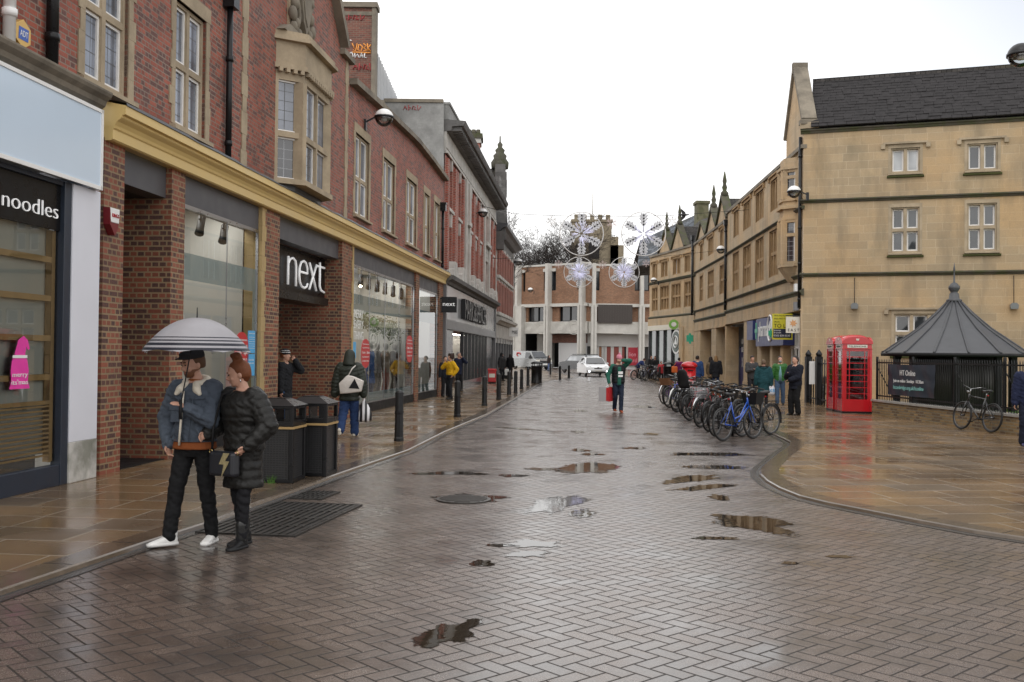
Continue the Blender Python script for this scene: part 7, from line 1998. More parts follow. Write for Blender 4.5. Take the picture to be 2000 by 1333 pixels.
q = MB(); pts = [at(912, 396, DY), at(1005, 418, DY), at(1077, 421.5, DY), at(1200, 424, DY), at(1313, 421, DY), at(1440, 412, DY), at(1529, 404, DY)]
q.tube(pts, .016, 4); q.tube([at(960, 505, DY), at(1091, 508, DY), at(1262, 505, DY), at(1420, 488, DY)], .012, 4)
tag(q.build('wire', M['iron']), 'thin black wires carrying the snowflake lights across the street', 'wire')
c = at(1335, 420, 50); bd_ = thing('bird', 'small dark bird flying past the wire of snowflake lights', 'bird', c)
q = MB(); q.rings([[(x, .06 * w * math.cos(a), .06 * w * math.sin(a)) for a in [k * math.pi / 4 for k in range(8)]] for x, w in ((-.28, .3), (-.2, .5), (-.05, 1), (.1, 1), (.2, .5), (.28, .15))])
for s in (-1, 1): q.poly([(-.06, 0), (.1, 0), (.1, s * .12), (-.1, s * .3), (-.14, s * .26)], -.01, .01)
q.build('body', paint('dark_feathers', (.02, .02, .022), .7), bd_)
# grass tufts by the bin, litter
q = MB(); rg = random.Random(1)
for px, py in ((531, 944), (535, 942), (564, 942)):
    b_ = gnd(px, py, .1)
    for k in range(26):
        a = rg.uniform(0, 6.28); h = rg.uniform(.05, .13); x, y = b_.x + rg.gauss(0, .03), b_.y + rg.gauss(0, .03)
        q.add([(x - .004, y, .1), (x + .004, y, .1), (x + .03 * math.cos(a), y + .03 * math.sin(a), .1 + h)], [(0, 1, 2)])
tag(q.build('weeds', paint('weed_green', (.06, .16, .015), .6)), 'tufts of green weeds at the foot of the nearer square bin', 'weeds', kind='stuff')
# ------------------------------------------------------------------ people
def ik(a, b, l1, l2, pole):
    a, b, pole = Vector(a), Vector(b), Vector(pole); d = b - a; L_ = min(d.length, (l1 + l2) * .999); dn = d.normalized(); b = a + dn * L_
    x = (l1 * l1 - l2 * l2 + L_ * L_) / (2 * L_); h = math.sqrt(max(0, l1 * l1 - x * x)); p = pole - dn * pole.dot(dn)
    if p.length < 1e-4: p = dn.orthogonal()
    return a + dn * x + p.normalized() * h, b
def limb(q, pts, rad, puff=0.0, per=.075, n=12, st=7, wr=0.0):
    pts = [Vector(p) for p in pts]; P, Rr = [], []; acc = 0
    for k in range(len(pts) - 1):
        for i in range(st + (k == len(pts) - 2)):
            f = i / st; p = pts[k].lerp(pts[k + 1], f); r = rad[k] + (rad[k + 1] - rad[k]) * f
            s = acc + (pts[k + 1] - pts[k]).length * f
            if puff: r += puff * (abs(math.sin(math.pi * s / per)) - .6)
            if wr: r += wr * noise.noise(Vector((s * 22, k * 3.1, pts[0].x * 40)))
            P.append(p); Rr.append(r)
        acc += (pts[k + 1] - pts[k]).length
    if puff or wr:          # finer rings so that the quilting shows
        P2, R2 = [], []
        tot = 0; m = 26
        for k in range(len(pts) - 1):
            for i in range(m + (k == len(pts) - 2)):
                f = i / m; s = tot + (pts[k + 1] - pts[k]).length * f; r = rad[k] + (rad[k + 1] - rad[k]) * f
                if puff: r += puff * (abs(math.sin(math.pi * s / per)) ** .6 - .6)
                if wr: r += wr * noise.noise(Vector((s * 24, k * 3.1, pts[0].x * 40)))
                P2.append(pts[k].lerp(pts[k + 1], f)); R2.append(r)
            tot += (pts[k + 1] - pts[k]).length
        P, Rr = P2, R2
    q.tube(P, Rr, n); q.ball(P[0], Rr[0], 10); q.ball(P[-1], Rr[-1], 10)
    for k in range(1, len(pts) - 1): q.ball(pts[k], rad[k] * 1.0, 10)
def hand(q, wrist, d, nrm, curl=.6, side=1, s=1.0):
    """palm, four unequal bent fingers and a thumb that leaves the side of the palm"""
    d, nrm = d.normalized(), (nrm - d * nrm.dot(d)).normalized(); w = d.cross(nrm)
    pc = wrist + d * .045 * s
    X = Matrix.Translation(pc) @ Matrix(((w.x, d.x, nrm.x, 0), (w.y, d.y, nrm.y, 0), (w.z, d.z, nrm.z, 0), (0, 0, 0, 1)))
    q.ball((0, 0, 0), (.042 * s, .052 * s, .017 * s), 10, X)
    for i, (o, l) in enumerate(((-.030, .068), (-.010, .078), (.011, .073), (.030, .058))):
        b = pc + w * o * s + d * .042 * s; a = b; P = [b]
        dd = d.copy(); ang = curl * .75
        for seg in (.42, .33, .25):
            dd = (dd * math.cos(ang) + nrm * math.sin(ang)).normalized() if True else dd
            nn = nrm
            a = a + dd * l * seg * s; P.append(a); ang = curl * .95
            dd = (dd + nrm * curl * .35).normalized()
        q.tube(P, [.0098 * s, .0092 * s, .0085 * s, .0068 * s], 7); q.ball(P[-1], .0068 * s, 6)
    b = pc - w * .034 * s * side - d * .02 * s
    P = [b, b - w * .022 * s * side + d * .028 * s + nrm * .008 * s, b - w * .02 * s * side + d * .055 * s + nrm * .02 * s]
    q.tube(P, [.013 * s, .0115 * s, .008 * s], 7); q.ball(P[-1], .008 * s, 6)
BASE = [(.86, .13, .095), (.93, .162, .116), (1.03, .160, .115), (1.14, .158, .112), (1.27, .178, .125), (1.37, .188, .125), (1.43, .165, .108), (1.475, .10, .08), (1.50, .066, .066)]
def prof(z):
    for a, b in zip(BASE, BASE[1:]):
        if z <= b[0]:
            f = max(0, (z - a[0]) / (b[0] - a[0])); return a[1] + (b[1] - a[1]) * f, a[2] + (b[2] - a[2]) * f
    return BASE[-1][1:]
M['skin'] = paint('skin', (.50, .28, .20), .5, var=.08, scale=12); M['skin_dark'] = paint('brown_skin', (.26, .14, .09), .5, var=.08, scale=12)
M['eye'] = paint('dark_eye', (.02, .015, .012), .15); M['lip'] = paint('lips', (.36, .13, .11), .5)
def hairm(c): return fabric(c, 'hair', .5, 60)
def person(label, x, y, z, rz, h=1.75, feet=((.10, -.02, 0), (-.10, .04, 0)), armL=None, armR=None, head=(0, 0), lean=0.0, skin='skin', hair=((.03, .02, .015), 'short'), top=((.02, .02, .02), .80, 0, .02), bottom=((.02, .02, .025), .012), shoes=(.02, .02, .02),
           vox=.014, hat=None, detail=False, hood=None, vest=None, skirt=None, group=None, collar=None, toes=(0, 0), curl=.7, hands=True, scarf=None, female=False):
    s = h / 1.76
    t = thing('person', label, 'person', (x, y, z), rz, group, scale=s)
    def bend(p):
        k = min(1, max(0, (p.z - .95) / .25)); a = lean * k
        if not a: return p
        yy, zz = p.y, p.z - .95
        return Vector((p.x, yy * math.cos(a) - zz * math.sin(a), .95 + yy * math.sin(a) + zz * math.cos(a)))
    NK = Vector((0, .005, 1.515))
    HX = Matrix.Translation(NK) @ Matrix.Rotation(head[0], 4, 'Z') @ Matrix.Rotation(head[1], 4, 'X') @ Matrix.Translation(-NK)
    def hx(q0, q):
        q.v += [bend(HX @ v) for v in q0.v]; b = len(q.v) - len(q0.v)
        q.f += [[i + b for i in f] for f in q0.f]; q.uv += q0.uv; q.mi += q0.mi; q.sm += q0.sm
    def bent(q0):
        q0.v = [bend(v) for v in q0.v]; return q0
    sw = .175 if female else .19
    SH = {1: bend(Vector((sw, 0, 1.415))), -1: bend(Vector((-sw, 0, 1.415)))}
    arms = {}
    for sd, a in ((1, armL), (-1, armR)):
        if a is None: a = ((sd * .27, -.03, .86), (sd * .4, 1, -.2))
        e, w = ik(SH[sd], a[0], .295, .265, a[1]); arms[sd] = (SH[sd], e, w)
    legs = {}
    for sd, f in ((1, feet[0]), (-1, feet[1])):
        hp = Vector((sd * .088, 0, .92)); an = Vector((f[0], f[1], .085 + f[2])); k, an = ik(hp, an, .428, .416, (sd * .08, -1, 0)); legs[sd] = (hp, k, an)
    # body: one continuous skin from head to foot
    q = MB(); hd = MB()
    hd.loft([(0, -.052, 1.532, .028, .03), (0, -.046, 1.542, .046, .046), (0, -.034, 1.565, .058, .066), (0, -.024, 1.60, .066, .082), (0, -.016, 1.64, .072, .092), (0, -.010, 1.68, .075, .096), (0, -.006, 1.72, .069, .088), (0, -.004, 1.747, .05, .066), (0, -.004, 1.762, .022, .03)], 16)
    hd.tube([(0, -.098, 1.655), (0, -.110, 1.632), (0, -.122, 1.612), (0, -.104, 1.600)], [.010, .012, .015, .010], 8)
    for sd in (-1, 1):
        hd.ball((sd * .074, .004, 1.632), (.012, .020, .032), 8); hd.ball((sd * .032, -.096, 1.668), (.026, .012, .008), 8); hd.ball((sd * .04, -.075, 1.61), (.022, .02, .02), 8)
    hd.ball((0, -.090, 1.575), (.024, .014, .010), 8); hd.ball((0, -.082, 1.545), (.022, .018, .016), 8)
    hd.tube([(0, .012, 1.46), (0, -.004, 1.56)], [.056, .054], 12)
    hx(hd, q)
    tr = MB(); tr.loft([(0, 0, zz, a, b) for zz, a, b in BASE], 18, 2.3); q2 = bent(tr)
    b0_ = len(q.v); q.v += q2.v; q.f += [[i + b0_ for i in f] for f in q2.f]; q.uv += q2.uv; q.mi += q2.mi; q.sm += q2.sm
    for sd in (1, -1):
        a, e, w = arms[sd]; limb(q, [a, e, w], [.050, .040, .028])
        dv_ = (w - e); nr = Vector((-sd, -.25, 0)) if dv_.z < -.1 else Vector((-sd * .8, -.6, 0))
        if hands: hand(q, w, dv_, nr, curl, sd)
        hp, k, an = legs[sd]; limb(q, [hp, k, an], [.068, .044, .032])
        td = toes[0 if sd > 0 else 1]; fd = Vector((math.sin(td), -math.cos(td), 0)); q.tube([an + Vector((0, 0, -.03)) - fd * .03, an - Vector((0, 0, .055)) + fd * .1], [.034, .022], 8)
    body = voxel(q, 'body', M[skin], t, vox if not detail else .0075, 3, .5)
    # shoes
    for sd in (1, -1):
        hp, k, an = legs[sd]; td = toes[0 if sd > 0 else 1]; q = MB(); X = Matrix.Translation((an.x, an.y, an.z - .085)) @ Matrix.Rotation(td, 4, 'Z')
        lift = feet[0 if sd > 0 else 1][2]
        pit = -.35 if lift > .05 else 0
        X = X @ Matrix.Rotation(pit, 4, 'X')
        rs = []
        for (yy, w_, hh) in ((.075, .024, .06), (.06, .036, .085), (.02, .040, .10), (-.03, .042, .088), (-.09, .046, .06), (-.14, .046, .045), (-.175, .034, .034), (-.19, .014, .02)):
            rs.append([(w_ * math.copysign(abs(math.cos(a)) ** .7, math.cos(a)), yy, max(.0, hh / 2 + hh / 2 * math.copysign(abs(math.sin(a)) ** .7, math.sin(a)))) for a in [2 * math.pi * i / 12 for i in range(12)]])
        q0 = MB(X); q0.rings(rs); q0.ball((0, .03, .10), (.043, .05, .05), 10)
        o = voxel(q0, 'shoe', fabric(tuple(shoes), 'shoe', .45, 40), t, min(vox, .010), 3)
        if detail:
            q0 = MB(X); q0.rings([[(w_ * 1.06 * c_, yy, zz) for c_, yy, zz in ((-1, yy, 0), (1, yy, 0), (1, yy, .024), (-1, yy, .024))] for yy, w_ in ((.08, .026), (.05, .04), (-.03, .044), (-.10, .048), (-.15, .047), (-.18, .034), (-.195, .016))]); q0.build('sole', fabric(tuple(min(.8, c * .9 + .01) for c in shoes), 'sole', .6, 40), o)
    # trousers
    bc, bb_ = bottom; q = MB()
    for sd in (1, -1):
        hp, k, an = legs[sd]; limb(q, [hp + Vector((0, 0, -.02)), k, an + Vector((0, 0, .0))], [.088 + bb_, .060 + bb_ * 1.2, .046 + bb_ * 1.4], wr=.006)
    q.loft([(0, 0, .80, .12 + bb_, .105 + bb_), (0, 0, .86, .160 + bb_, .122 + bb_), (0, 0, .94, .172 + bb_, .126 + bb_), (0, 0, 1.02, .165 + bb_, .118 + bb_)], 16)
    voxel(q, 'trousers', fabric(tuple(bc)), t, vox, 4, .6, .011)
    # coat or jacket
    tc_, hem, puff, blk = top[:4]; tname = top[4] if len(top) > 4 else 'coat'; tm = top[5] if len(top) > 5 else fabric(tuple(tc_), 'coat_cloth' if not puff else 'quilted_nylon', .85 if not puff else .42)
    q0 = MB(); secs = []; zz = hem; stp = .012 if puff else .03
    while zz < 1.495:
        a, b = prof(zz); fl = max(0, (.92 - zz)) * (.10 if not female else .06)
        pf = puff * (abs(math.sin(math.pi * (zz - hem) / .085)) ** .6 - .6) if puff else .004 * noise.noise(Vector((zz * 20, x, 1)))
        k = blk if zz < 1.40 else blk * max(.25, (1.52 - zz) / .12)
        if female and 1.05 < zz < 1.2: k -= .008
        secs.append((0, -fl * .25, zz, a + k + fl + pf, b + k + fl * 1.3 + pf)); zz += stp
    q0.loft(secs, 20, 2.25); bent(q0); q = q0
    for sd in (1, -1):
        a, e, w = arms[sd]; cuff = w + (w - e).normalized() * -.01
        limb(q, [a + Vector((-sd * .015, 0, -.005)), e, cuff], [.066 + blk, .052 + blk, .040 + blk * .7], puff=puff, per=.07, wr=0 if puff else .005)
        q.ball(a + Vector((-sd * .03, 0, .0)), .07 + blk * .9, 10)
    coat = voxel(q, tname, tm, t, vox if not detail else .009, 3 if puff else 5, .5, .012 if not puff else .008)
    if collar:
        q = MB(); n = 22; rs = []
        for i in range(n):
            a = math.pi * (.5 + .12) + (2 * math.pi - .24 * math.pi) * i / (n - 1) - math.pi; a = -math.pi / 2 + .25 + (2 * math.pi - .5) * i / (n - 1)
            c = Vector((.098 * math.cos(a), .012 + .085 * math.sin(a), 1.475 + .03 * math.sin(a))); rs.append((c, .030))
        q.tube([c for c, r in rs], [.043] * n, 9)
        for sd in (-1, 1): q.tube([(sd * .05, -.075, 1.46), (sd * .085, -.132, 1.41), (sd * .125, -.138, 1.36)], [.04, .040, .016], 8)
        bent(q); voxel(q, 'collar', fabric(tuple(collar), 'fleece', .95, 90), t, .010, 2)
    if vest:
        q0 = MB(); secs = []; zz = .86
        while zz < 1.46:
            a, b = prof(zz); pf = .010 * (abs(math.sin(math.pi * zz / .09)) - .6); secs.append((0, .012, zz, a + .045 + pf, b + .04 + pf)); zz += .015
        q0.loft(secs, 20, 2.3)
        # open down the front
        keep = MB(); 
        bent(q0); o = voxel(q0, 'vest', fabric(tuple(vest), 'quilted_nylon', .42), t, vox, 3)
        q0 = MB(); q0.loft([(0, -.03, zz_, .072, prof(zz_)[1] + .030) for zz_ in (.84, .95, 1.05, 1.2, 1.3, 1.40)], 14, 3); bent(q0); voxel(q0, 'shirt_front', fabric(tuple(tc_), 'coat_cloth'), t, vox, 3)
    if hood:
        col_, up, fur = hood
        q = MB(); q1 = MB()
        if up:
            q1.loft([(0, .035, 1.47, .135, .12), (0, .03, 1.53, .122, .125), (0, .02, 1.60, .112, .128), (0, .015, 1.68, .108, .125), (0, .015, 1.74, .092, .11), (0, .018, 1.785, .06, .07), (0, .02, 1.80, .02, .03)], 16); hx(q1, q)
        else:
            q1.tube([(-.10, -.035, 1.48), (-.125, .05, 1.475), (-.07, .13, 1.45), (0, .155, 1.42), (.07, .13, 1.45), (.125, .05, 1.475), (.10, -.035, 1.48)], [.030, .05, .055, .06, .055, .05, .030], 10); q = q1; bent(q)
        voxel(q, 'hood', fabric(tuple(col_), 'quilted_nylon', .42) if not fur else fabric(tuple(col_), 'coat_cloth'), t, vox, 4)
        if fur:
            q = MB(); rf = random.Random(3)
            if up: path = [(.1 * math.sin(a), -.085 - .02 * math.cos(a), 1.64 + .12 * math.cos(a)) for a in [k * math.pi / 9 - math.pi * .9 for k in range(17)]]
            else: path = [(-.13, -.04, 1.49), (-.155, .05, 1.50), (-.1, .14, 1.49), (0, .175, 1.475), (.1, .14, 1.49), (.155, .05, 1.50), (.13, -.04, 1.49)]
            q1 = MB(); q1.tube(path, .034, 8)
            for p_ in path:
                for k in range(26):
                    d = Vector((rf.gauss(0, 1), rf.gauss(0, 1), rf.gauss(0, 1))).normalized(); c = Vector(p_) + Vector((rf.gauss(0, .02), rf.gauss(0, .02), rf.gauss(0, .02))); e_ = d.orthogonal().normalized() * .006
                    q1.add([c - e_, c + e_, c + d * .055], [(0, 1, 2)])
            (hx(q1, q) if up else None); q = q if up else bent(q1); q.build('fur_trim', fabric(tuple(fur), 'fur', .9, 60), t)
    # hair
    if hair and not (hood and hood[1]):
        hc, st_ = hair; q1 = MB()
        q1.loft([(0, .030, 1.60, .070, .075), (0, .022, 1.64, .080, .090), (0, .014, 1.68, .084, .100), (0, .008, 1.725, .078, .097), (0, .004, 1.755, .060, .076), (0, .004, 1.775, .03, .04)], 16)
        if st_ == 'bun': q1.ball((0, .0, 1.81), (.052, .052, .045), 10); rb_ = random.Random(2); [q1.ball((.04 * math.cos(a), .04 * math.sin(a), 1.81 + .02 * math.sin(3 * a)), .022, 6) for a in [k * .7 for k in range(9)]]; q1.ball((0, .045, 1.60), (.05, .05, .05), 8)
        if st_ == 'long': q1.loft([(0, .07, 1.36, .085, .03), (0, .068, 1.45, .10, .045), (0, .05, 1.55, .095, .07), (0, .03, 1.65, .088, .085)], 14); [q1.tube([(sd * .075, -.03, 1.68), (sd * .088, -.03, 1.58), (sd * .085, -.04, 1.44)], [.02, .026, .016], 7) for sd in (-1, 1)]
        if st_ == 'curly':
            for k in range(46): a = k * 2.4; zz = 1.60 + (k / 46) * .19; q1.ball((.095 * math.cos(a) * (1 - .3 * (k / 46) ** 3), .03 + .1 * math.sin(a), zz), .034, 6)
        q = MB(); hx(q1, q); voxel(q, 'hair', hairm(tuple(hc)), t, min(vox, .011), 3)
    if hat:
        hc, st_ = hat; q1 = MB(); q = MB()
        if st_ == 'flat':
            q1.loft([(0, .0, 1.695, .086, .108), (0, -.004, 1.72, .094, .116), (0, -.012, 1.745, .094, .120), (0, -.010, 1.765, .080, .105), (0, 0, 1.778, .04, .06)], 18); q1.rings([[(x_, yy, 1.70 + .02 * (1 - (x_ / .08) ** 2) - (.0 if yy > -.12 else .012) + dz) for x_, dz in ((-.07, 0), (-.035, 0), (0, 0), (.035, 0), (.07, 0), (.035, .012), (0, .012), (-.035, .012))] for yy in (-.08, -.12, -.150, -.165)])
        else:
            q1.loft([(0, -.006, 1.672, .083, .102), (0, -.004, 1.70, .088, .107), (0, 0, 1.74, .080, .098), (0, .002, 1.775, .056, .07), (0, .004, 1.80, .02, .03)], 18); q1.loft([(0, -.006, 1.665, .090, .110), (0, -.006, 1.70, .091, .111)], 18)
            if st_ == 'bobble': q1.ball((0, .0, 1.82), .038, 8)
        hx(q1, q); voxel(q, 'hat', fabric(tuple(hc), 'hat_cloth', .9, 120), t, min(vox, .011), 3)
        if st_ == 'striped':
            q1 = MB(); q = MB(); q1.loft([(0, -.004, 1.705, .0935, .1125), (0, -.004, 1.722, .092, .111)], 18); q1.loft([(0, -.002, 1.745, .083, .102), (0, -.001, 1.757, .077, .095)], 18); hx(q1, q); q.build('hat_band', fabric((.6, .6, .6), 'hat_cloth', .9, 120), t)
    if detail:
        for sd in (-1, 1):
            q1 = MB(); q = MB(); q1.ball((sd * .031, -.1025, 1.648), (.013, .008, .0065), 8); hx(q1, q); q.build('eye', M['eye'], t)
            q1 = MB(); q = MB(); q1.tube([(sd * .014, -.1095, 1.670), (sd * .03, -.111, 1.675), (sd * .046, -.100, 1.671)], .005, 6); hx(q1, q); q.build('eyebrow', hairm(tuple(hair[0])) if hair else M['eye'], t)
        q1 = MB(); q = MB(); q1.tube([(-.022, -.098, 1.572), (0, -.106, 1.576), (.022, -.098, 1.572)], [.003, .0055, .003], 6); hx(q1, q); q.build('mouth', M['lip'], t)
    t['_x'] = 0
    del t['_x']
    return t, arms, HX, bend, legs
def bag_thing(name, label, cat, p):
    return thing(name, label, cat, p, world=True)
def W(t, p):
    """a point of a figure in world space"""
    return Matrix.LocRotScale(t.location, t.rotation_euler, t.scale) @ Vector(p)
# 1 man with the umbrella
mp = gnd(378, 1062)
denim = NT('washed_denim'); _o = denim.coord(); _f = denim.noise(3.2, 4, _o); _g = denim.noise(220, 2, _o)
denim.base(denim.mix(_f, (.032, .043, .065), (.105, .13, .165))); denim.rough(.85); denim.bump(denim.math('ADD', _g, denim.noise(16, 4, _o)), .6, .012)
MAN, MA, MHX, MB_, _ = person('man in a blue denim jacket and flat cap holding the striped umbrella', mp.x, mp.y, RZ, -.22, 1.74, feet=((.13, .10, 0), (-.13, -.20, .0)), toes=(.1, -.75),
    armL=((.075, -.27, 1.25), (.5, .5, -2)), armR=((-.235, -.06, .90), (-1, .5, -.1)), head=(-.55, .16), hair=((.10, .05, .025), 'short'), hat=((.03, .031, .035), 'flat'), top=((.1, .13, .2), .90, 0, .030, 'denim_jacket', denim.mat), bottom=((.008, .008, .009), .012), shoes=(.74, .73, .71), vox=.010, detail=True, collar=(.72, .66, .55), curl=1.25)
q = MB(); q.loft([(0, -.002, .868, .200, .152), (0, -.002, .88, .204, .155), (0, 0, .95, .19, .15)], 20, 2.25); o = voxel(q, 'jumper', fabric((.22, .065, .02), 'knit', .9, 120), MAN, .010, 2)
q1 = MB(); q = MB(); q1.loft([(0, -.052, 1.528, .034, .034), (0, -.05, 1.545, .05, .05), (0, -.038, 1.575, .0605, .068), (0, -.02, 1.60, .068, .078)], 14); q.v = [MB_(MHX @ v) for v in q1.v]; q.f = q1.f; q.uv = q1.uv; q.mi = q1.mi; q.sm = q1.sm; q.v = [v + Vector((0, -.001, 0)) for v in q.v]
q.build('beard', hairm((.17, .075, .04)), MAN)
q = MB(); q.tube([(-.02, -.178, 1.40), (-.03, -.185, 1.2), (-.045, -.18, 1.05), (-.06, -.17, .91)], .011, 6); q.build('fleece_edge', fabric((.72, .66, .56), 'fleece', .95, 90), MAN)
q = MB()
for zz in (1.30, 1.22, 1.14, 1.06, .98): q.ball((.012, -.187, zz), (.009, .006, .009), 6)
for sd in (-1, 1): q.tube([(sd * .07, -.172, 1.33), (sd * .06, -.178, 1.2), (sd * .035, -.172, .95)], .004, 5); q.tube([(sd * .17, -.13, 1.335), (sd * .09, -.172, 1.33), (sd * .03, -.172, 1.325)], .005, 5); q.tube([(sd * .11, -.165, 1.06), (sd * .15, -.15, .97)], .006, 5)
q.tube([(.205 * math.cos(a), -.002 + .162 * math.sin(a), .945) for a in [2 * math.pi * k / 28 for k in range(28)]], .006, 5, closed=True)
for sd in (-1, 1): q.box(sd * .105 - .052, sd * .105 + .052, -.178, -.160, 1.225, 1.275); q.box(sd * .105 - .045, sd * .105 + .045, -.170, -.155, 1.12, 1.222)
q.build('pockets_and_buttons', denim.mat, MAN)
q = MB(); q.loft([(0, -.006, 1.46, .070, .074), (0, -.006, 1.505, .062, .064)], 14); q.build('jumper_neck', fabric((.25, .075, .02), 'knit', .9, 120), MAN)
# umbrella, upright in his left hand
hw = MA[1][2]; hpos = W(MAN, hw + (MA[1][2] - MA[1][1]).normalized() * .06 + Vector((0, -.02, 0)))
UY = hpos.y; ut = at(385, 621, UY); ub_ = at(385, 688, UY)
um = thing('umbrella', 'pale grey dome umbrella with dark rings near its rim held over the couple', 'umbrella', hpos, world=True)
def canopy_mat():
    q = NT('umbrella_cloth'); sp = q.n('SeparateXYZ'); q.l(q.coord('UV'), sp.inputs[0])
    z = sp.outputs[1]; m = None
    for a, b in ((.045, .12), (.18, .255), (.305, .345), (.40, .43)):
        s = q.math('MULTIPLY', q.math('GREATER_THAN', z, a), q.math('LESS_THAN', z, b)); m = s if m is None else q.math('ADD', m, s)
    f = q.noise(7, 4, q.coord())
    c = q.mix(m, q.mix(f, (.42, .41, .44), (.52, .51, .54)), (.03, .032, .045)); q.base(c); q.rough(.4); q.b.inputs['Transmission Weight'].default_value = 0
    tl = q.n('BsdfTranslucent'); q.l(c, tl.inputs[0]); mx_ = q.n('MixShader'); mx_.inputs[0].default_value = .4; q.l(q.b.outputs[0], mx_.inputs[1]); q.l(tl.outputs[0], mx_.inputs[2]); q.l(mx_.outputs[0], q.out.inputs['Surface'])
    return q.mat
q = MB(); Hc = ut.z - ub_.z; Rc = .47; n = 64; rows = 12; v = []; uvv = []
axis = Vector((hpos.x * .0 + ut.x, UY, ut.z))
for j in range(rows + 1):
    f = j / rows                    # 0 rim, 1 top
    a = f * math.pi / 2
    for i in range(n):
        th = 2 * math.pi * i / n; k = i % 8 / 8
        sag = 1 - .045 * (math.sin(math.pi * k)) * (1 - f) ** .6
        r = Rc * (1 - f) * sag if j < rows else .004
        zz = Hc * (1 - (1 - f) ** 2.1) + .018 * math.sin(math.pi * k) * (1 - f) ** 2
        v.append((axis.x + r * math.cos(th), axis.y + r * math.sin(th), ub_.z + zz)); uvv.append((th, zz / Hc))
fs = [(j * n + i, j * n + (i + 1) % n, (j + 1) * n + (i + 1) % n, (j + 1) * n + i) for j in range(rows) for i in range(n)]
q.add(v, fs, True)
q.uv = [[uvv[i] for i in f] for f in fs]
q.build('canopy', canopy_mat(), um)
q = MB(); top_ = Vector((axis.x, axis.y, ut.z + .09)); q.tube([hpos - Vector((0, 0, .10)), hpos, Vector((axis.x, axis.y, ut.z)), top_], [.007, .006, .006, .004], 8); q.build('shaft', M['blackm'], um)
q = MB(); q.tube([hpos - Vector((0, 0, .12)), hpos + Vector((0, 0, .05))], .015, 10); q.build('handle', M['blackm'], um)
q = MB()
for i in range(8):
    th = 2 * math.pi * i / 8; P_ = [Vector((axis.x + Rc * (1 - a) * .96 * math.cos(th), axis.y + Rc * (1 - a) * .96 * math.sin(th), ub_.z + Hc * (1 - (1 - a) ** 2.1) - .008)) for a in [k / 8 for k in range(8)]]
    q.tube(P_, .0025, 4); q.tube([P_[4], Vector((axis.x, axis.y, ub_.z + .08))], .0025, 4); q.ball(P_[0], .006, 5)
q.build('ribs', M['steel'], um)
# 2 woman in the long quilted coat
wp = gnd(474, 1066)
WOM, WA, WHX, WB_, _ = person('woman with a high auburn bun in a long dark quilted coat leaning towards the man', wp.x, wp.y, RZ, -.50, 1.655, feet=((.075, -.10, 0), (-.06, .08, 0)), toes=(.1, -.1),
    armR=((-.27, -.22, 1.06), (-.5, .8, -.6)), armL=((.20, -.16, .97), (1, .7, -.2)), head=(-.85, .16), lean=.06, hair=((.15, .05, .02), 'bun'), top=((.015, .0145, .0135), .56, .011, .045, 'quilted_coat'), bottom=((.010, .010, .012), .004), shoes=(.010, .010, .011), vox=.010, detail=True, hood=((.015, .0145, .0135), False, None), female=True, curl=.9)
q = MB()
for sd in (1, -1):
    a = _[sd]; limb(q, [a[2] + Vector((0, 0, .14)), a[2] + Vector((0, 0, .0))], [.058, .05])
    X_ = Matrix.Translation((a[2].x, a[2].y, a[2].z - .085)); q0 = MB(X_)
voxel(q, 'boots', paint('black_boot_leather', (.012, .012, .012), .3), WOM, .010, 3)
q1 = MB(); q = MB(); torus(q1, (.078, .0, 1.585), .022, .003, 18, 5); q.v = [WB_(WHX @ v) for v in q1.v]; q.f = q1.f; q.uv = q1.uv; q.mi = q1.mi; q.sm = q1.sm; q.build('earring', M['chrome'], WOM)
hbp = W(WOM, (-.02, -.235, .80)); hb_t = thing('handbag', 'black handbag with a gold lightning bolt on the woman\'s front', 'handbag', hbp, WOM.rotation_euler.z)
q = MB(); q.box(-.15, .15, -.05, .05, -.11, .11); q.build('bag', paint('black_leather', (.014, .015, .02), .35), hb_t, .03)
q = MB(); q.poly([(.09, .10), (.02, .10), (-.03, -.0), (.025, -.0), (.0, -.11), (.09, .03), (.04, .03)], -.056, -.0515); q.v = [v + Vector((.02, 0, 0)) for v in q.v]
q.build('lightning_bolt', paint('gold_studs', (.42, .35, .19), .4, metal=.4, var=.5, scale=60), hb_t)
q = MB(); q.tube([(-.15, 0, .09), (-.16, .02, .3), (-.10, .06, .60), (.02, .10, .66)], .011, 6); q.tube([(.15, 0, .09), (.2, .1, .12)], .011, 6); q.build('strap', M['blackm'], hb_t)
q = MB(); torus(q, (-.152, -.01, .10), .018, .004, 12, 5); q.ball((-.152, -.01, .06), .012, 6); torus(q, (.152, -.01, .10), .018, .004, 12, 5); q.build('buckles', paint('gold_buckle', (.6, .45, .2), .25, metal=1.0), hb_t)
# 3 person in the shop entrance
p = at(556, 760, 21.6); person('person in a black parka and striped bobble hat phoning in the shop entrance', p.x, p.y, .1, 1.35, 1.74, armL=((.08, -.20, 1.54), (.6, -.4, -1)), head=(.1, 0), hair=((.2, .07, .03), 'short'), hat=((.015, .015, .02), 'striped'), top=((.014, .015, .018), .72, 0, .04), bottom=((.035, .07, .15), .015), hood=((.014, .015, .018), False, (.16, .10, .05)))
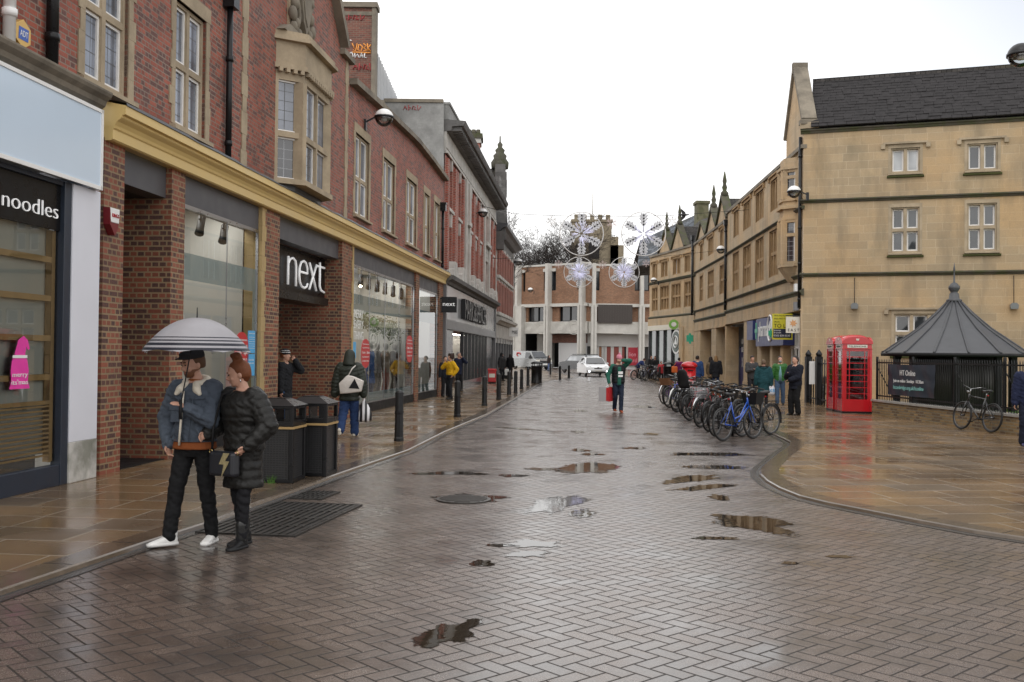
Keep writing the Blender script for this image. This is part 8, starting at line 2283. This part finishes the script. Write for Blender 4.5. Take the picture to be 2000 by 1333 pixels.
# 4 hooded puffer jacket and tote
p = gnd(681, 853, .1); PU, PA, *_x = person('person in a dark green hooded puffer jacket and jeans walking away with two bags', p.x, p.y, .1, math.pi - .12, 1.73, feet=((-.05 + .14, .30, .07), (-.09, -.12, 0)), armR=((-.31, -.02, .82), (-.6, 1, 0)), armL=((.30, .06, .82), (.6, 1, 0)), top=((.026, .031, .024), .74, .016, .065), bottom=((.022, .045, .12), .03), shoes=(.62, .58, .50), hood=((.026, .031, .024), True, None), head=(-.35, .1), vox=.011)
hp_ = W(PU, PA[-1][2] + Vector((-.01, 0, -.07)))
sbg = bag_thing('shopping_bag', 'black and white striped shopping bag in the hand of the hooded walker', 'bag', hp_)
q = MB(); X = Matrix.Translation(hp_)
q.m = X; q.loft([(.02, 0, -.48, .10, .05), (.03, 0, -.44, .14, .09), (.03, 0, -.3, .135, .085), (.01, 0, -.14, .08, .06), (0, 0, -.04, .022, .02), (0, 0, .0, .012, .02)], 16)
def striped():
    q = NT('striped_bag'); w = q.n('TexWave', i_Scale=3.3, i_Distortion=1.5); w.bands_direction = 'X'; q.l(q.coord('Object', None, 0), w.inputs['Vector'])
    q.base(q.mix(q.ramp(w.outputs['Fac'], .45, .55), (.72, .72, .74), (.012, .012, .014))); q.rough(.3); q.bump(q.noise(20, 3, q.coord()), .5, .02); return q.mat
q.build('bag', striped(), sbg)
sp_ = W(PU, (-.10, .21, 1.10)); tb = thing('tote_bag', 'cream tote bag with a black triangle print on the hooded walker\'s back', 'bag', sp_, PU.rotation_euler.z)
q = MB(); q.rings([[(x_, y_, z_) for x_, z_ in ((-.27, .06), (-.22, -.16), (.0, -.19), (.20, -.21), (.23, .0), (.06, .17), (-.05, .15))] for y_ in (.0, .03, .09, .11)]); tbo = q.build('bag', fabric((.62, .58, .54), 'canvas', .9, 150), tb, .02)
q = MB(); q.poly([(-.10, .10), (-.2, -.10), (.02, -.09)], .112, .116); q.build('print', M['blackm'], tb)
q = MB(); q.tube([(.05, .05, .16), (-.02, .02, .30), (-.06, -.08, .36)], .012, 6); q.build('strap', fabric((.62, .58, .54), 'canvas', .9, 150), tb)
# 5, 6 at the store doors
p = gnd(879, 780, .1); person('woman in a yellow jacket standing by the store entrance with a hand at her mouth', p.x, p.y, .1, -.9, 1.68, armR=((-.05, -.2, 1.42), (-.8, -.3, -1)), armL=((.2, .0, .95), (.6, 1, 0)), hair=((.03, .015, .01), 'curly'), top=((.62, .36, .015), .95, 0, .035), bottom=((.015, .016, .02), .01), female=True, vox=.015)
p = at(895, 760, 45.5); person('person in a navy coat with grey hair, hand raised, behind the yellow jacketed woman', p.x, p.y, .1, .9, 1.78, armL=((.06, -.18, 1.5), (.8, -.4, -1)), hair=((.3, .28, .27), 'short'), top=((.012, .016, .035), .75, 0, .03), bottom=((.012, .012, .014), .015), vox=.018)
p = gnd(874, 776, .1); person('dark clad person just left of the yellow jacketed woman in the store doorway', p.x - .15, p.y + .6, .1, .5, 1.6, hair=((.02, .015, .012), 'short'), top=((.012, .014, .02), .8, 0, .03), bottom=((.012, .012, .014), .015), vox=.018)
p = at(996, 735, 70); person('person in a black coat walking with a white bag past the pebbledash building', p.x, p.y, .1, 2.7, 1.74, feet=((.09, .2, .04), (-.09, -.15, 0)), hair=((.03, .02, .02), 'long'), top=((.012, .012, .014), .62, 0, .05), bottom=((.1, .07, .06), .0), vox=.02, female=True)
p = at(988, 735, 69.5); b_ = bag_thing('shopping_bag', 'white carrier bag beside the person in black by the pebbledash building', 'bag', (p.x, p.y, .35)); q = MB(); q.box(p.x - .25, p.x + .2, p.y - .1, p.y + .1, .33, .80); q.build('bag', M['white'], b_, .05); q = MB(); q.box(p.x - .26, p.x + .21, p.y - .11, p.y + .11, .12, .34); q.build('base', M['blackm'], b_)
p = at(974, 735, 64.5); person('dark hooded figure standing against the pebbledash shopfront', p.x + .2, p.y, .1, .8, 1.8, top=((.03, .03, .032), .7, 0, .05), hood=((.03, .03, .032), True, None), vox=.02)
p = at(1072, 715, 108); person('long haired woman with a brown bag standing in front of the silver van', p.x, p.y, RZ, .9, 1.72, hair=((.012, .01, .01), 'long'), top=((.03, .022, .02), .85, 0, .04), bottom=((.10, .14, .26), .01), vox=.022, female=True)
p = at(961, 745, 58); t = thing('display_stand', 'red display stand on the pavement outside the store', 'stand', (p.x, p.y, .1), scale=.72)
q = MB(); q.box(-.32, .32, -.25, .25, .12, 1.1); q.box(-.36, .36, -.28, .28, 1.0, 1.2); q.build('case', M['red_vinyl'], t, .05); q = MB(); q.box(-.3, .3, -.22, .22, 0, .12); q.build('foot', M['blackm'], t); q = MB(); q.box(-.24, .24, -.256, -.251, .5, .8); q.build('panel', M['opal'], t)
# 10 walker in the pink hat
p = gnd(1207, 806); PK, KA, *_x = person('person in a pink hat and black vest walking up the road, arm over the face', p.x, p.y, RZ, .12, 1.76, feet=((.06, -.14, 0), (-.075, .16, .03)), armL=((.07, -.19, 1.60), (1, -.1, .1)), armR=((-.30, -.06, .90), (-1, .6, 0)), hat=((.62, .25, .32), 'bobble'), hair=((.08, .05, .03), 'short'), top=((.025, .12, .085), .84, 0, .018, 'shirt'), bottom=((.016, .024, .045), .014), shoes=(.28, .06, .02), vest=(.010, .011, .013), head=(.2, .25), vox=.013)
hp_ = W(PK, KA[-1][2] + Vector((0, 0, -.08))); b_ = bag_thing('shopping_bag', 'red and pale grey paper bag carried by the walker in the pink hat', 'bag', hp_)
q = MB(Matrix.Translation(hp_) @ Matrix.Rotation(-.5, 4, 'Z')); q.box(-.30, .02, -.10, .0, -.48, -.04); q.build('bag', paint('grey_paper', (.42, .41, .42), .5), b_); q = MB(Matrix.Translation(hp_) @ Matrix.Rotation(-.5, 4, 'Z')); q.box(.021, .05, -.1, .2, -.48, -.04); q.box(-.05, .02, -.106, -.101, -.46, -.06); q.build('side', M['red_vinyl'], b_)
q = MB(Matrix.Translation(hp_)); q.tube([(-.12, -.02, -.06), (-.03, 0, .02), (.02, 0, -.06)], .008, 5); q.build('handle', M['white'], b_)
q = MB(); q.box(-.05, .09, -.212, -.205, 1.18, 1.26); q.box(-.05, .09, -.212, -.205, 1.09, 1.15); q.build('print', M['white'], PK)
# 11-14 beside and behind the bicycles
p = gnd(1523, 791, .1); GM, GA, *_x = person('man in a green jacket and face mask walking with a white carrier bag', p.x, p.y, .1, -.2, 1.74, feet=((.12, .12, 0), (-.10, -.12, 0)), armR=((-.30, -.03, .86), (-1, .6, 0)), hair=((.02, .016, .014), 'short'), top=((.03, .125, .028), .84, .008, .03), bottom=((.06, .10, .17), .02), shoes=(.03, .03, .03), vox=.014)
q = MB(); q.loft([(0, -.06, 1.535, .04, .05), (0, -.06, 1.58, .055, .062), (0, -.07, 1.615, .045, .052)], 12); q.build('face_mask', fabric((.3, .32, .34), 'mask'), GM); q = MB(); q.loft([(0, -.05, .86, .08, .125), (0, -.05, 1.1, .085, .12), (0, -.05, 1.4, .06, .11)], 12); q.build('shirt', fabric((.16, .30, .33), 'cloth'), GM)
hp_ = W(GM, GA[-1][2] + Vector((0, 0, -.06))); b_ = bag_thing('carrier_bag', 'white plastic carrier bag in the hand of the man in the green jacket', 'bag', hp_); q = MB(Matrix.Translation(hp_)); q.loft([(.02, 0, -.46, .12, .06), (.02, 0, -.38, .17, .09), (.01, 0, -.2, .12, .07), (0, 0, -.05, .03, .03), (0, 0, 0, .02, .02)], 14); q.build('bag', paint('white_plastic', (.74, .75, .80), .3, var=.15, scale=9, bump=.4), b_); q = MB(Matrix.Translation(hp_)); q.letters('KB', -.08, .10, -.34, .11, -.098, .012); q.build('print', M['blue_vinyl'], b_)
p = gnd(1553, 811, .1); person('man in a dark coat standing sideways with folded hands beside the man in green', p.x, p.y, .1, -1.0, 1.74, feet=((.10, .02, 0), (-.10, -.06, 0)), armR=((-.06, -.28, 1.24), (-.7, .3, -1)), armL=((.02, -.27, 1.05), (.7, .5, -1)), hair=((.025, .02, .018), 'short'), top=((.011, .013, .022), .78, 0, .05), bottom=((.009, .009, .010), .03), shoes=(.02, .015, .012), vox=.014)
p = at(1491, 790, 33.5); person('person in a teal coat with a dark fur hood seen from behind the bicycles', p.x, p.y, .1, 2.9, 1.62, hair=((.12, .08, .05), 'short'), top=((.012, .055, .065), .55, 0, .06), hood=((.012, .055, .065), False, (.02, .017, .016)), bottom=((.012, .012, .014), .01), lean=.18, vox=.015)
p = at(1468, 780, 40); person('person in grey looking down at a phone by the stone piers', p.x, p.y, .1, .1, 1.76, armL=((.03, -.28, 1.22), (.8, .4, -1)), armR=((-.05, -.28, 1.2), (-.8, .4, -1)), head=(0, .3), hair=((.03, .022, .02), 'short'), top=((.05, .05, .052), .82, 0, .03), bottom=((.02, .02, .024), .012), vox=.016)
p = at(1398, 750, 50); person('person with fair hair in a black coat standing before the navy hoarding', p.x, p.y, .1, 2.8, 1.76, hair=((.25, .15, .07), 'long'), top=((.013, .014, .018), .68, 0, .05), bottom=((.03, .05, .12), .012), vox=.018)
p = at(1388, 750, 51); person('woman in a tan coat beside the person with fair hair', p.x, p.y, .1, 2.2, 1.70, hair=((.025, .018, .015), 'long'), top=((.14, .10, .06), .65, 0, .045), vox=.018, female=True)
p = at(1326, 745, 60); person('person in a magenta jacket with an orange bag near the pillar box', p.x, p.y, .1, 2.5, 1.62, hair=((.02, .016, .014), 'short'), top=((.13, .015, .09), .8, 0, .05), bottom=((.012, .012, .014), .01), vox=.02)
p = at(1318, 735, 59.5); b_ = bag_thing('shoulder_bag', 'bright orange bag beside the person in magenta', 'bag', (p.x, p.y, .9)); q = MB(); q.box(p.x - .2, p.x + .16, p.y - .09, p.y + .09, .82, 1.2); q.build('bag', paint('orange_bag', (.62, .13, .02), .5), b_, .06); q = MB(); q.tube([(p.x - .1, p.y, 1.2), (p.x + .1, p.y + .1, 1.42)], .015, 5); q.build('strap', paint('orange_bag', (.62, .13, .02), .5), b_)
p = at(1291, 740, 68); person('child in a red coat by the far bollard on the right', p.x, p.y, .1, .3, 1.35, hair=((.05, .03, .02), 'short'), top=((.45, .05, .06), .7, 0, .05), vox=.02)
p = at(1271, 735, 74); person('person in a dark coat outside the cafe window, the left of two', p.x, p.y, .1, .8, 1.74, hair=((.02, .015, .012), 'short'), top=((.018, .018, .02), .7, 0, .06), vox=.022)
p = at(1279, 735, 73); person('person in a black coat outside the cafe window, the right of two', p.x, p.y, .1, -.6, 1.70, hair=((.02, .015, .012), 'long'), top=((.015, .015, .017), .65, 0, .06), vox=.022)
p = at(1246, 735, 76); person('person in a blue jacket bending over the distant bicycles', p.x, p.y, .1, 1.6, 1.70, lean=.75, hair=((.05, .02, .015), 'short'), top=((.02, .035, .12), .82, 0, .05), vox=.022, armL=((.2, -.55, .85), (1, .2, -1)), armR=((-.2, -.55, .85), (-1, .2, -1)))
p = at(1362, 735, 45.5); person('person in a blue coat mostly hidden behind the pillar box', p.x, p.y, .1, 2.4, 1.74, hair=((.02, .015, .012), 'short'), top=((.02, .05, .14), .75, 0, .05), vox=.018)
p = gnd(2010, 872, .1); person('person in a dark blue jacket and trousers cut by the right edge of the picture', p.x, p.y, .1, -.3, 1.72, top=((.015, .02, .05), .82, 0, .05), bottom=((.014, .017, .032), .03), shoes=(.05, .05, .12), vox=.014)
# ------------------------------------------------------------------ dressed figures in the big shop window
M['mannequin'] = paint('pale_mannequin', (.45, .42, .39), .45)
for i, (px, d, ct, bt, lab) in enumerate([(722, .6, (.03, .10, .30), (.03, .05, .12), 'shop mannequin in a long blue dress coat'), (736, .75, (.24, .22, .21), (.16, .14, .12), 'shop mannequin in a grey jacket beside the blue one'), (752, .6, (.30, .24, .18), (.32, .12, .09), 'shop mannequin in a fawn top, third from the left'), (769, .75, (.12, .09, .075), (.10, .085, .07), 'shop mannequin in dark brown clothes, right of the fawn one')]):
    u = LF.u(px, 700, d); P3 = LF.pt(u, d, .75)
    person(lab, P3.x, P3.y, .42, R(80), 1.72, hair=None, skin='mannequin', top=(ct, .75 if i else .45, 0, .025), bottom=(bt, .012), vox=.018)
    o = [x for x in bpy.data.objects if x.get('label') == lab][0]; o.name = 'mannequin'; o['category'] = 'mannequin'; o['group'] = 'mannequins in the shop window'
# ------------------------------------------------------------------ done: drop the workshop scene
bpy.data.scenes.remove(TMP)
